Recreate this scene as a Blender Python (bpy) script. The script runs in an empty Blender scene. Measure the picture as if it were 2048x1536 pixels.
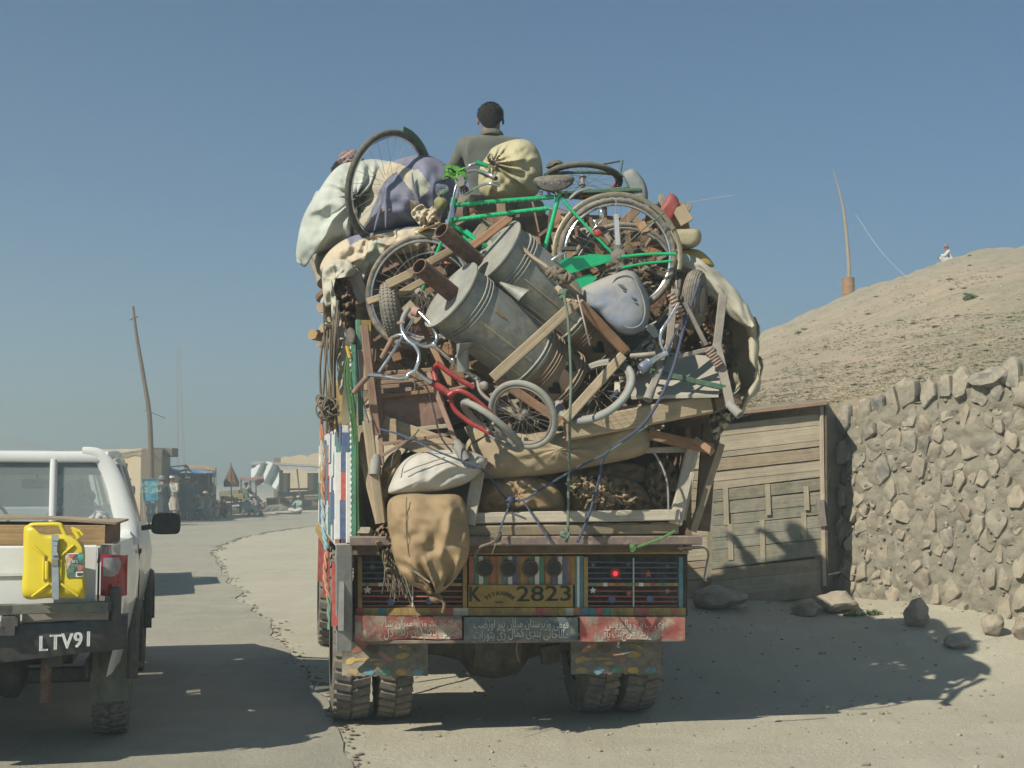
import bpy, math, random
from mathutils import Vector as V, Matrix, noise
R = math.radians
rnd = random.Random(7)
sc = bpy.context.scene
C = sc.collection
# ------------------------------------------------------------ camera, sky, sun
F = 2660.0; CX, CY = 1024.0, 768.0; EYE = 1.6; TH = math.atan(192 / F)
cam = bpy.data.objects.new('camera', bpy.data.cameras.new('camera')); C.objects.link(cam)
cam.location = (0, 0, EYE); cam.rotation_euler = (R(90) + TH, 0, 0)
cam.data.sensor_width = 36; cam.data.lens = 36 * F / 2048; cam.data.clip_end = 6000; cam.data.clip_start = 0.1
sc.camera = cam
SD = V((0.88, 0.86, -1.0)).normalized()          # the way sunlight travels
elev = math.asin(-SD.z)
w = bpy.data.worlds.new('World'); sc.world = w; w.use_nodes = True
nt = w.node_tree; bg = nt.nodes['Background']
sky = nt.nodes.new('ShaderNodeTexSky'); sky.sky_type = 'NISHITA'; sky.sun_disc = False
sky.sun_elevation = elev
sky.sun_rotation = math.atan2(-SD.x, -SD.y)
sky.altitude = 1800; sky.air_density = 1.0; sky.dust_density = .6; sky.ozone_density = 1.0
wb = nt.nodes.new('ShaderNodeMix'); wb.data_type = 'RGBA'; wb.blend_type = 'MULTIPLY'; wb.inputs[0].default_value = 1
wb.inputs[7].default_value = (.50, .85, 1.06, 1)          # the dusty teal blue of this sky
nt.links.new(sky.outputs[0], wb.inputs[6]); nt.links.new(wb.outputs[2], bg.inputs[0]); bg.inputs[1].default_value = 0.058
sun = bpy.data.objects.new('sun', bpy.data.lights.new('sun', 'SUN')); C.objects.link(sun)
sun.data.energy = 5.0; sun.data.angle = R(0.5); sun.data.color = (1.0, 0.945, 0.80)
sun.rotation_euler = SD.to_track_quat('-Z', 'Y').to_euler(); sun.location = (-20, -16, 25)
vs = sc.view_settings
vs.view_transform = 'Standard'; vs.look = 'None'; vs.gamma = 1; vs.exposure = 0.46
try: vs.use_curve_mapping = False
except Exception: pass
sc.cycles.max_bounces = 6; sc.cycles.volume_bounces = 1; sc.cycles.diffuse_bounces = 3
sc.cycles.caustics_reflective = False; sc.cycles.caustics_refractive = False
sc.cycles.sample_clamp_indirect = 4

# ------------------------------------------------------------ pixel -> place
def P(x, y, D):
    u = (x - CX) / F; v = (CY - y) / F
    d = V((u, math.cos(TH) - v * math.sin(TH), math.sin(TH) + v * math.cos(TH)))
    return V((0, 0, EYE)) + d * (D / d.y)
def G(x, y, z=0.0):
    d = P(x, y, 1.0) - V((0, 0, EYE)); return V((0, 0, EYE)) + d * ((z - EYE) / d.z)
def M(px, D): return px * D / F                  # pixels to metres at distance D
def cat(pts, n=6, closed=False):                 # smooth curve through points
    out = []; N = len(pts); pts = [V(p) for p in pts]
    rng = range(N) if closed else range(N - 1)
    for i in rng:
        if closed: a, b, c, d = pts[i-1], pts[i], pts[(i+1) % N], pts[(i+2) % N]
        else: a, b, c, d = pts[max(i-1, 0)], pts[i], pts[i+1], pts[min(i+2, N-1)]
        for k in range(n):
            t = k / n
            out.append(0.5 * ((2*b) + (c-a)*t + (2*a-5*b+4*c-d)*t*t + (3*b-a-3*c+d)*t**3))
    if not closed: out.append(pts[-1].copy())
    return out
def sm(a, b, x):
    t = min(1, max(0, (x - a) / (b - a))); return t * t * (3 - 2 * t)
def nz(p, s=1.0, o=0.0): return noise.noise(V(p) * s + V((o, o * 1.7, -o)))

# ------------------------------------------------------------ materials
MATS = {}
DUST = (0.42, 0.35, 0.26)
def mt(key, col, rough=.85, metal=0., var=.18, sc_=5., dust=.35, bump=.15, bs=60., grain=0, col2=None, stripe=None,
       trans=0., alpha=1., emit=None, patch=None, coat=0.):
    if key in MATS: return MATS[key]
    m = bpy.data.materials.new(key); m.use_nodes = True; MATS[key] = m
    t = m.node_tree; N = t.nodes; L = t.links.new
    bs_ = N['Principled BSDF']
    tc = N.new('ShaderNodeTexCoord')
    src = tc.outputs['Object']
    def math_(op, a, b=None, clamp=False):
        n = N.new('ShaderNodeMath'); n.operation = op; n.use_clamp = clamp
        for i, q in enumerate((a, b)):
            if q is None: continue
            if isinstance(q, (int, float)): n.inputs[i].default_value = q
            else: L(q, n.inputs[i])
        return n.outputs[0]
    def mixc(f, a, b):
        n = N.new('ShaderNodeMix'); n.data_type = 'RGBA'
        for s, q in ((n.inputs[0], f), (n.inputs[6], a), (n.inputs[7], b)):
            if isinstance(q, (int, float)): s.default_value = q
            elif isinstance(q, tuple): s.default_value = (*q[:3], 1)
            else: L(q, s)
        return n.outputs[2]
    def noi(scale, det=4, vec=src, r=.6):
        n = N.new('ShaderNodeTexNoise'); n.inputs['Scale'].default_value = scale; n.inputs['Detail'].default_value = det
        n.inputs['Roughness'].default_value = r; L(vec, n.inputs['Vector']); return n.outputs['Fac']
    def ramp(f, lo, hi):
        n = N.new('ShaderNodeMapRange'); n.inputs[1].default_value = lo; n.inputs[2].default_value = hi; L(f, n.inputs[0]); return n.outputs[0]
    oi = N.new('ShaderNodeObjectInfo')
    n1 = noi(sc_)
    f = ramp(n1, .3, .7)
    c2 = col2 or tuple(max(0, c * (1 - var * 1.6)) for c in col)
    c = mixc(f, tuple(min(1, q * (1 + var * .6)) for q in col), c2)
    h = None
    if grain or stripe:
        at = N.new('ShaderNodeAttribute'); at.attribute_name = 'guv'
        mp = N.new('ShaderNodeMapping'); L(at.outputs['Vector'], mp.inputs[0])
    if grain:
        mp.inputs['Scale'].default_value = (2.2, grain, grain)
        g = noi(1.0, 5, mp.outputs[0], .65)
        gf = ramp(g, .35, .68)
        c = mixc(math_('MULTIPLY', gf, .55), c, tuple(q * .45 for q in col)); h = g
    if stripe:                                   # (kind, frequency along, colour, width)
        mp.inputs['Scale'].default_value = (stripe[1], stripe[2], 1)
        wv = N.new('ShaderNodeTexWave'); wv.bands_direction = 'DIAGONAL' if stripe[0] == 'twist' else 'X'
        L(mp.outputs[0], wv.inputs[0]); wv.inputs['Scale'].default_value = 1; wv.inputs['Distortion'].default_value = .6
        c = mixc(ramp(wv.outputs[1], .4, .6), c, stripe[3]); h = wv.outputs[1]
    # each object a slightly different brightness
    hv = N.new('ShaderNodeHueSaturation'); L(c, hv.inputs['Color'])
    L(math_('ADD', math_('MULTIPLY', oi.outputs['Random'], .22), .89), hv.inputs['Value']); c = hv.outputs[0]
    if patch: c = mixc(math_('MULTIPLY', ramp(noi(patch[1], 6, r=.7), patch[2], patch[2] + .08), patch[3] if len(patch) > 3 else 1.0), c, patch[0])
    if dust > 0:
        ge = N.new('ShaderNodeNewGeometry'); sx = N.new('ShaderNodeSeparateXYZ'); L(ge.outputs['Normal'], sx.inputs[0])
        up = ramp(sx.outputs[2], -.3, 1.)
        dn = ramp(noi(sc_ * 2.3 + 1, 6), .35, .7)
        df = math_('MULTIPLY', math_('ADD', math_('MULTIPLY', up, .6), math_('MULTIPLY', dn, .6)), dust, True)
        c = mixc(df, c, DUST)
        L(math_('ADD', math_('MULTIPLY', df, .5), rough, True), bs_.inputs['Roughness'])
        if metal: L(math_('MULTIPLY', math_('SUBTRACT', 1.0, df, True), metal), bs_.inputs['Metallic'])
    else:
        bs_.inputs['Roughness'].default_value = rough; bs_.inputs['Metallic'].default_value = metal
    L(c, bs_.inputs['Base Color'])
    if bump:
        b = N.new('ShaderNodeBump'); b.inputs['Strength'].default_value = min(1, bump); b.inputs['Distance'].default_value = .02
        hh = noi(bs, 5, r=.65)
        if h is not None: hh = math_('ADD', math_('MULTIPLY', hh, .4), h)
        L(hh, b.inputs['Height']); L(b.outputs[0], bs_.inputs['Normal'])
    if trans: bs_.inputs['Transmission Weight'].default_value = trans; bs_.inputs['IOR'].default_value = 1.02
    if alpha < 1: bs_.inputs['Alpha'].default_value = alpha
    if coat: bs_.inputs['Coat Weight'].default_value = coat; bs_.inputs['Coat Roughness'].default_value = .08
    bs_.inputs['Specular IOR Level'].default_value = .35
    if emit: bs_.inputs['Emission Color'].default_value = (*emit[:3], 1); bs_.inputs['Emission Strength'].default_value = emit[3]
    return m

def wood(k, col=(.36, .28, .19), dust=.35, **kw): return mt('wood_' + k, col, .85, grain=45, dust=dust, bump=.35, bs=40, var=.2, **kw)
W_pale = wood('pale', (.40, .31, .20)); W_grey = wood('grey', (.31, .26, .20)); W_brown = wood('brown', (.23, .13, .08)); W_red = wood('redbrown', (.33, .17, .09))
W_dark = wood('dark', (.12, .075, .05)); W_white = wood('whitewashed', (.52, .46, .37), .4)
W_fresh = wood('fresh', (.50, .32, .15), .12)
galv = mt('galvanised', (.28, .305, .295), .5, .45, .22, 5, .42, .22, 16, patch=((.36, .34, .28), 9, .52, .7))
rust = mt('rusty_iron', (.13, .065, .045), .8, .1, .4, 14, .3, .5, 60, patch=((.26, .12, .06), 18, .55, .7))
steel = mt('dusty_steel', (.26, .23, .21), .55, .5, .2, 8, .5, .1, 50)
steel_red = mt('brown_painted_steel', (.24, .13, .10), .6, .2, .2, 9, .45, .12, 50)
chrome = mt('chrome', (.62, .63, .65), .12, 1., .05, 20, .22, .02, 40)
black = mt('black_rubber', (.03, .03, .03), .7, 0, .2, 20, .35, .1, 80)
tyre_g = mt('dusty_tyre', (.075, .072, .068), .85, 0, .2, 12, .75, .2, 90)
tyre_w = mt('pale_grey_tyre', (.22, .23, .215), .85, 0, .15, 10, .45, .12, 70)
green_f = mt('green_enamel', (.012, .52, .19), .25, .35, .12, 16, .06, .05, 30, coat=.6)
green_d = mt('dark_green_paint', (.03, .12, .075), .5, .1, .2, 16, .3, .05, 30)
red_f = mt('red_enamel', (.38, .025, .03), .35, .1, .3, 22, .22, .1, 50, patch=((.33, .22, .16), 30, .6, .8))
orange_m = mt('orange_paint', (.42, .13, .06), .6, 0, .25, 10, .5, .05)
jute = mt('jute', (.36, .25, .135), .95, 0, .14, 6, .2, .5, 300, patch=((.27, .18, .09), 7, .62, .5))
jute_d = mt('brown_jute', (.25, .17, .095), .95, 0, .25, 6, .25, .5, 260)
jute_p = mt('pale_jute', (.38, .30, .20), .95, 0, .15, 6, .3, .4, 260)
canvas = mt('canvas', (.38, .345, .25), .95, 0, .14, 3, .4, .3, 200, patch=((.20, .18, .13), 14, .72, .6))
canvas_l = mt('pale_canvas', (.50, .47, .38), .9, 0, .1, 4, .25, .25, 160)
white_cl = mt('white_cloth', (.43, .46, .42), .9, 0, .14, 5, .2, .2, 160)
white_sk = mt('white_sack', (.50, .48, .44), .75, 0, .12, 7, .35, .3, 260)
cream_sk = mt('cream_sack', (.50, .45, .27), .7, 0, .08, 5, .2, .3, 200)
mauve = mt('mauve_cloth', (.165, .175, .255), .95, 0, .15, 5, .16, .25, 160)
cream_cl = mt('cream_cloth', (.50, .42, .31), .95, 0, .1, 5, .25, .25, 160)
sage_cl = mt('sage_cloth', (.36, .38, .31), .95, 0, .1, 5, .2, .25, 160)
beige_cl = mt('beige_cloth', (.40, .37, .29), .95, 0, .1, 5, .2, .25, 160)
rope_n = mt('hemp_rope', (.36, .30, .22), .95, 0, .2, 20, .3, .6, 60, stripe=('twist', 120, 6, (.16, .13, .09)))
rope_g = mt('green_rope', (.11, .25, .19), .9, 0, .2, 20, .3, .6, 60, stripe=('twist', 120, 6, (.22, .26, .2)))
rope_lg = mt('bright_green_rope', (.10, .30, .09), .8, 0, .2, 20, .2, .5, 60, stripe=('twist', 120, 6, (.05, .13, .05)))
rope_b = mt('blue_rope', (.03, .05, .15), .8, 0, .3, 20, .15, .6, 60, stripe=('twist', 90, 6, (.14, .18, .28)))
ochre = mt('ochre_paint', (.38, .24, .05), .6, 0, .3, 14, .4, .1, 40, patch=((.18, .12, .06), 16, .58, .7))
white_p = mt('white_paint', (.66, .66, .64), .6, 0, .06, 14, .30, .12, 30, patch=((.35, .3, .22), 22, .66, .7))
blue_p = mt('blue_paint', (.05, .10, .24), .6, 0, .15, 14, .38, .12, 30, patch=((.3, .27, .22), 26, .66, .7))
red_p = mt('red_paint', (.43, .05, .05), .6, 0, .15, 14, .45, .12, 30, patch=((.3, .25, .2), 24, .62, .7))
green_p = mt('green_paint', (.04, .22, .14), .6, 0, .2, 14, .35, .12, 30, patch=((.55, .52, .45), 34, .63, .9))
teal_p = mt('teal_paint', (.05, .20, .25), .6, 0, .2, 14, .45, .12, 30)
grey_p = mt('grey_paint', (.24, .25, .25), .7, 0, .2, 10, .5, .12, 30)
black_p = mt('black_paint', (.02, .02, .022), .5, 0, .2, 10, .12, .03, 30)
skin = mt('skin', (.26, .135, .085), .6, 0, .08, 12, 0, .05, 60)
hair = mt('black_hair', (.012, .011, .011), .7, 0, .3, 60, .06, .8, 160)

# ------------------------------------------------------------ mesh builder
class MB:
    def __init__(s): s.v = []; s.f = []; s.mi = []; s.uv = []; s.k = 0
    def add(s, vs_, fs_, uv=None):
        b = len(s.v); s.v += [V(p) for p in vs_]
        s.uv += (uv if uv else [(p[0] + p[1], p[2], 0) for p in vs_])
        for q in fs_: s.f.append([b + i for i in q]); s.mi.append(s.k)
        return s
    def bar(s, a, b, w_, h_, up=V((0, 0, 1)), jit=0., seg=1, taper=1., bend=0., ch=.12):
        a, b = V(a), V(b); d = (b - a); Ln = d.length
        if Ln < 1e-6: return s
        d.normalize(); up = V(up)
        x = d.cross(up)
        if x.length < 1e-3: x = d.cross(V((1, 0, 0)))
        x.normalize(); z = x.cross(d).normalized()
        c = min(w_, h_) * ch
        vs_ = []; uv = []; fs = []; o = rnd.random() * 50
        for i in range(seg + 1):
            t = i / seg; k = 1 + (taper - 1) * t; p = a + d * Ln * t + z * bend * math.sin(t * math.pi)
            W_, H_ = w_ / 2 * k, h_ / 2 * k
            if jit: p = p + V((rnd.uniform(-1, 1), rnd.uniform(-1, 1), rnd.uniform(-1, 1))) * jit * .4; W_ *= 1 + rnd.uniform(-1, 1) * jit * 4; H_ *= 1 + rnd.uniform(-1, 1) * jit * 4
            ring = [(-W_ + c, -H_), (W_ - c, -H_), (W_, -H_ + c), (W_, H_ - c), (W_ - c, H_), (-W_ + c, H_), (-W_, H_ - c), (-W_, -H_ + c)]
            vs_ += [p + x * q[0] + z * q[1] for q in ring]
            uv += [(o + Ln * t, o + q[0], q[1]) for q in ring]
        for i in range(seg):
            for j in range(8):
                fs.append((i*8+(j+1) % 8, i*8+j, i*8+8+j, i*8+8+(j+1) % 8))
        fs.append(tuple(range(8))); fs.append(tuple(seg*8 + j for j in range(7, -1, -1)))
        return s.add(vs_, fs, uv)
    def box(s, c, sx, sy, sz, rz=0., ch=.06):
        c = V(c); d = V((math.cos(rz), math.sin(rz), 0)) * sx / 2
        return s.bar(c - d, c + d, sy, sz, ch=ch)
    def tube(s, pts, r, n=8, closed=False, cap=True, flat=1., up0=None):
        pts = [V(p) for p in pts]; N = len(pts)
        if N < 2: return s
        rr = r if isinstance(r, (list, tuple)) else [r] * N
        vs_ = []; uv = []; fs = []; L_ = 0; x = None
        for i, p in enumerate(pts):
            if closed: d = pts[(i+1) % N] - pts[i-1]
            else: d = pts[min(i+1, N-1)] - pts[max(i-1, 0)]
            if d.length < 1e-9: d = V((0, 0, 1))
            d.normalize()
            if x is None:
                x = d.cross(up0 if up0 else V((.13, .31, .94)))
                if x.length < 1e-3: x = d.cross(V((1, 0, 0)))
            x = (x - d * x.dot(d))
            if x.length < 1e-4: x = d.orthogonal()
            x.normalize(); y = d.cross(x)
            if i: L_ += (p - pts[i-1]).length
            for j in range(n):
                a = 2 * math.pi * j / n
                vs_.append(p + (x * math.cos(a) + y * math.sin(a) * flat) * rr[i]); uv.append((L_, j / n, 0))
        m = N if closed else N - 1
        for i in range(m):
            for j in range(n):
                i2 = (i + 1) % N
                fs.append((i*n+j, i*n+(j+1) % n, i2*n+(j+1) % n, i2*n+j))
        if cap and not closed:
            fs.append(tuple(range(n-1, -1, -1))); fs.append(tuple((N-1)*n + j for j in range(n)))
        return s.add(vs_, fs, uv)
    def torus(s, c, nrm, R_, r, n=48, m=10, tread=0., flat=1., a0=0., a1=2*math.pi, lug=0):
        c = V(c); nrm = V(nrm).normalized(); x = nrm.orthogonal().normalized(); y = nrm.cross(x)
        full = abs(a1 - a0 - 2*math.pi) < 1e-5
        K = n if full else n + 1; vs_ = []; uv = []; fs = []
        for i in range(K):
            a = a0 + (a1 - a0) * i / n; d = x * math.cos(a) + y * math.sin(a)
            for j in range(m):
                b = 2*math.pi*j/m
                k = 1.0
                if lug and abs(math.cos(b)) > .45 and math.cos(b) > 0 and (i + (j % 2)) % lug == 0: k = 1 + tread
                cb, sb = math.cos(b), math.sin(b)
                vs_.append(c + d * (R_ + r * cb * k) + nrm * (r * flat * sb * k)); uv.append((a * R_, b / 6.283, 0))
        for i in range(n if full else n):
            i2 = (i + 1) % K
            for j in range(m): fs.append((i*m+j, i2*m+j, i2*m+(j+1) % m, i*m+(j+1) % m))
        if not full: fs.append(tuple(range(m))); fs.append(tuple(n*m + j for j in range(m-1, -1, -1)))
        return s.add(vs_, fs, uv)
    def lathe(s, a, b, prof, n=24, ex=1.):     # prof: (t along a->b, radius)
        a, b = V(a), V(b); d = b - a; x = d.orthogonal().normalized(); y = d.normalized().cross(x)
        vs_ = []; uv = []; fs = []
        for t, r in prof:
            for j in range(n):
                q = 2*math.pi*j/n; vs_.append(a + d*t + (x*math.cos(q)*ex + y*math.sin(q)) * r); uv.append((t * d.length, q / 6.28, 0))
        for i in range(len(prof) - 1):
            for j in range(n): fs.append((i*n+j, i*n+(j+1) % n, (i+1)*n+(j+1) % n, (i+1)*n+j))
        if prof[0][1] > 1e-4: fs.append(tuple(range(n-1, -1, -1)))
        if prof[-1][1] > 1e-4: fs.append(tuple((len(prof)-1)*n + j for j in range(n)))
        return s.add(vs_, fs, uv)
    def grid(s, fn, nu, nv, thick=None):
        vs_ = [fn(i / nu, j / nv) for i in range(nu + 1) for j in range(nv + 1)]
        uv = [(i / nu, j / nv, 0) for i in range(nu + 1) for j in range(nv + 1)]
        q = lambda i, j: i * (nv + 1) + j
        fs = [(q(i, j), q(i+1, j), q(i+1, j+1), q(i, j+1)) for i in range(nu) for j in range(nv)]
        if thick is not None:
            T = V(thick); n0 = len(vs_); vs_ += [p + T for p in vs_]; uv += uv
            fs += [tuple(n0 + i for i in reversed(f)) for f in fs]
            rim = [q(i, 0) for i in range(nu)] + [q(nu, j) for j in range(nv)] + [q(i, nv) for i in range(nu, 0, -1)] + [q(0, j) for j in range(nv, 0, -1)]
            for a in range(len(rim)):
                b = rim[(a + 1) % len(rim)]; fs.append((rim[a], n0 + rim[a], n0 + b, b))
        return s.add(vs_, fs, uv)
    def prism(s, poly, T):                      # poly: 3-D points, extruded by T
        T = V(T); n = len(poly); poly = [V(p) for p in poly]
        fs = [tuple(range(n)), tuple(range(2*n-1, n-1, -1))] + [(i, n+i, n+(i+1) % n, (i+1) % n) for i in range(n)]
        return s.add(poly + [p + T for p in poly], fs)
    def rock(s, c, rx, ry, rz, seed=0, sub=2, rough=.28, rot=0.):
        import bmesh
        bm = bmesh.new(); bmesh.ops.create_icosphere(bm, subdivisions=sub, radius=1)
        pl = []
        rr = random.Random(seed)
        for _ in range(9):
            pl.append((V((rr.uniform(-1, 1), rr.uniform(-1, 1), rr.uniform(-1, 1))).normalized(), rr.uniform(.62, .95)))
        cr, sr = math.cos(rot), math.sin(rot)
        vs_ = []
        for v in bm.verts:
            p = v.co.copy()
            for n_, dd in pl:
                q = p.dot(n_)
                if q > dd: p -= n_ * (q - dd)
            p *= 1 + rough * .5 * noise.noise(p * 1.7 + V((seed, seed*.3, 0)))
            p = V((p.x*rx, p.y*ry, p.z*rz)); p = V((p.x*cr - p.z*sr, p.y, p.x*sr + p.z*cr))
            vs_.append(V(c) + p)
        fs = [tuple(v.index for v in f.verts) for f in bm.faces]; bm.free()
        return s.add(vs_, fs)
    def jitter(s, a, sc_=3.):
        for i, p in enumerate(s.v): s.v[i] = p + noise.noise_vector(p * sc_) * a
        return s
    def build(s, name, mats, parent=None, smooth=True, ang=40, origin=None, props=None):
        if not isinstance(mats, (list, tuple)): mats = [mats]
        me = bpy.data.meshes.new(name)
        root = parent
        while root is not None and root.parent is not None: root = root.parent
        if root is not None: o0 = V(root.location)
        elif origin is not None: o0 = V(origin)
        else:
            mn = V((min(p[i] for p in s.v) for i in range(3))); mx = V((max(p[i] for p in s.v) for i in range(3)))
            o0 = V(((mn.x+mx.x)/2, (mn.y+mx.y)/2, mn.z))
        me.from_pydata([tuple(p - o0) for p in s.v], [], s.f); 
        for m in mats: me.materials.append(m)
        me.polygons.foreach_set('material_index', s.mi)
        at = me.attributes.new('guv', 'FLOAT_VECTOR', 'POINT')
        at.data.foreach_set('vector', [c for u in s.uv for c in u])
        if smooth:
            me.polygons.foreach_set('use_smooth', [True] * len(s.f)); me.set_sharp_from_angle(angle=R(ang))
        me.update()
        ob = bpy.data.objects.new(name, me); C.objects.link(ob)
        if parent is None: ob.location = o0
        else: ob.parent = parent
        if props:
            for k, v in props.items(): ob[k] = v
        return ob
def tag(o, label, cat_, group=None):
    o['label'] = label; o['category'] = cat_
    if group: o['group'] = group
    return o
def thing(name, label, cat_, loc, group=None):
    o = bpy.data.objects.new(name, None); C.objects.link(o); o.location = V(loc); o.empty_display_size = .1
    return tag(o, label, cat_, group)
def dup(src, loc, label=None, rz=0., scale=None, group=None):
    r = src.copy(); C.objects.link(r); r.location = V(loc); r.rotation_euler.z = src.rotation_euler.z + rz
    if scale: r.scale = V(src.scale) * scale
    if label: r['label'] = label
    if group: r['group'] = group
    for ch in src.children:
        c = ch.copy(); C.objects.link(c); c.parent = r
        for g in ch.children:
            d = g.copy(); C.objects.link(d); d.parent = c
    return r

VIEW = V((0, 1, 0))
def puff(mb, outline, D, th=.25, rings=16, n=96, fold=0., fk=9, tie=None, wr=.012, ws=5., back=.6, seed=0, sq=2.0, depth=None, matf=None, dirf=None):
    """a soft closed body whose silhouette follows an outline given in pixels at distance D.  tie: pixel where creases gather; depth(x,y)->extra distance"""
    pts2 = cat([V((x, y, 0)) for x, y in outline], max(2, n // len(outline)), True)
    N = len(pts2); c = sum(pts2, V()) / N
    if tie: tv = V((*tie, 0))
    vs_ = []; pix = []
    dep = depth or (lambda x, y: 0.)
    def wrk(q, f):
        w_ = wr * (noise.fractal(V((q.x * ws * .008, q.y * ws * .008, seed * 3.1)), 1.2, 2., 2)) * f
        if fold:
            if dirf is not None:
                a = (q.x * math.cos(dirf) + q.y * math.sin(dirf)) * fk * .02 + 2.2 * noise.noise(V((q.x * .012, q.y * .012, seed)))
                w_ += fold * f * (abs(math.sin(a)) - .5)
            else:
                d = q - (tv if tie else c); a = math.atan2(d.y, d.x)
                g = min(1, 40 / (d.length + 12)) if tie else 1
                am = max(0, .55 + 1.1 * noise.noise(V((math.cos(a) * 2.2, math.sin(a) * 2.2, seed + d.length * .012))))
                w_ += fold * f * g * am * (abs(math.sin(a * fk / 2 + 2.6 * noise.noise(V((q.x * .013, q.y * .013, seed))) + d.length * .01)) - .5)
        return w_
    for side in (0, 1):
        for k in range(rings + (1 if side == 0 else 0)):
            s_ = 1 - k / rings if side == 0 else k / rings
            if side == 0: s_ = 1 - k / rings
            for p in pts2:
                q = c + (p - c) * (s_ if side == 0 else (1 - (k + 1) / rings))
                ss = s_ if side == 0 else (1 - (k + 1) / rings)
                hgt = (1 - ss ** sq) ** (1 / sq)
                f = min(1, hgt * 1.6)
                if side == 0: d = D + dep(q.x, q.y) - th * hgt + wrk(q, f)
                else: d = D + dep(q.x, q.y) + th * back * hgt
                vs_.append(P(q.x, q.y, d)); pix.append(q)
    fs = []; B = rings + 1
    for k in range(rings):
        for j in range(N): fs.append((k*N+j, (k+1)*N+j, (k+1)*N+(j+1) % N, k*N+(j+1) % N))
    off = B * N
    for k in range(rings - 1):
        for j in range(N): fs.append((off+k*N+(j+1) % N, off+(k+1)*N+(j+1) % N, off+(k+1)*N+j, off+k*N+j))
    for j in range(N): fs.append(((j+1) % N, off+(j+1) % N, off+j, j))
    b0 = len(mb.f); mb.add(vs_, fs)
    if matf:
        for i, f in enumerate(fs):
            q = sum((pix[a] for a in f), V()) / len(f); mb.mi[b0 + i] = matf(q.x, q.y)
    return mb
def inpoly(x, y, poly):
    r = False; j = len(poly) - 1
    for i in range(len(poly)):
        (xi, yi), (xj, yj) = poly[i], poly[j]
        if (yi > y) != (yj > y) and x < (xj - xi) * (y - yi) / (yj - yi) + xi: r = not r
        j = i
    return r
def pl(*a): return [P(*p) for p in a]           # list of (x,y,D)
def wheel(name_root, c, nrm, R_, parent, tr=.016, tmat=None, rmat=None, spokes=36, hub=.022, tyrename='tyre', rimw=.016, label=None, sp_r=.0013, n=56):
    c = V(c); nrm = V(nrm).normalized()
    wn = MB().torus(c, nrm, R_ - tr, tr, n, 10).build(tyrename, tmat or tyre_g, parent)
    if label: wn['label'] = label
    rim = MB().torus(c, nrm, R_ - 2*tr - .004, rimw * .7, n, 8, flat=1.2).build('rim', rmat or chrome, wn)
    x = nrm.orthogonal().normalized(); y = nrm.cross(x)
    m = MB()
    for i in range(spokes):
        a = 2*math.pi*i/spokes; s_ = 1 if i % 2 else -1
        a2 = a + s_ * (1 if (i // 2) % 2 else -1) * .9
        p0 = c + nrm * s_ * .03 + (x*math.cos(a2) + y*math.sin(a2)) * hub
        p1 = c + (x*math.cos(a) + y*math.sin(a)) * (R_ - 2*tr - .012)
        m.tube([p0, p1], sp_r, 4, cap=False)
    m.build('spokes', steel, wn, props={'kind': 'stuff'})
    MB().lathe(c - nrm*.045, c + nrm*.045, [(0, .006), (0, .012), (.12, .012), (.13, hub), (.2, hub), (.22, hub*.6), (.78, hub*.6), (.8, hub), (.87, hub), (.88, .012), (1, .012)], 14).build('hub', steel, wn)
    return wn

def sk(joints, edges, mat=None, sub=1, skin_smooth=True):
    """body grown over a skeleton: joints {name: (pos, radius or (rx,ry))}; returns an evaluated mesh's verts and faces"""
    names = list(joints); idx = {k: i for i, k in enumerate(names)}
    me = bpy.data.meshes.new('t'); me.from_pydata([tuple(joints[k][0]) for k in names], [(idx[a], idx[b]) for a, b in edges], [])
    ob = bpy.data.objects.new('t', me); C.objects.link(ob)
    md = ob.modifiers.new('s', 'SKIN'); md.use_smooth_shade = True; md.branch_smoothing = .3
    for i, k in enumerate(names):
        r = joints[k][1]; me.skin_vertices[0].data[i].radius = r if isinstance(r, tuple) else (r, r)
    me.skin_vertices[0].data[0].use_root = True
    s2 = ob.modifiers.new('u', 'SUBSURF'); s2.levels = sub; s2.render_levels = sub
    dg = bpy.context.evaluated_depsgraph_get(); dg.update()
    ev = ob.evaluated_get(dg); m2 = ev.to_mesh()
    vs_ = [v.co.copy() for v in m2.vertices]; fs = [tuple(p.vertices) for p in m2.polygons]
    ev.to_mesh_clear(); bpy.data.objects.remove(ob); bpy.data.meshes.remove(me)
    return vs_, fs

# text ------------------------------------------------------------
def text_mesh(txt, size, depth=.002, font=None, sx=1.):
    cu = bpy.data.curves.new('t', 'FONT'); cu.body = txt; cu.size = size; cu.extrude = depth; cu.align_x = 'CENTER'; cu.align_y = 'CENTER'; cu.resolution_u = 3
    ob = bpy.data.objects.new('t', cu); C.objects.link(ob)
    dg = bpy.context.evaluated_depsgraph_get(); dg.update()
    m2 = ob.evaluated_get(dg).to_mesh()
    vs_ = [V((v.co.x * sx, v.co.y, v.co.z)) for v in m2.vertices]; fs = [tuple(p.vertices) for p in m2.polygons]
    ob.evaluated_get(dg).to_mesh_clear(); bpy.data.objects.remove(ob); bpy.data.curves.remove(cu)
    return vs_, fs
def text_on(mb, txt, c, right, up, size, sx=1., depth=.002, bold=0.):
    vs_, fs = text_mesh(txt, size, depth, sx=sx)
    r = V(right).normalized(); u = V(up).normalized(); n = r.cross(u).normalized()
    for o in ([0] if not bold else [-bold, 0, bold]):
        mb.add([V(c) + r * (p.x + o) + u * p.y + n * p.z for p in vs_], fs)
    return mb
AR = {}
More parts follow.
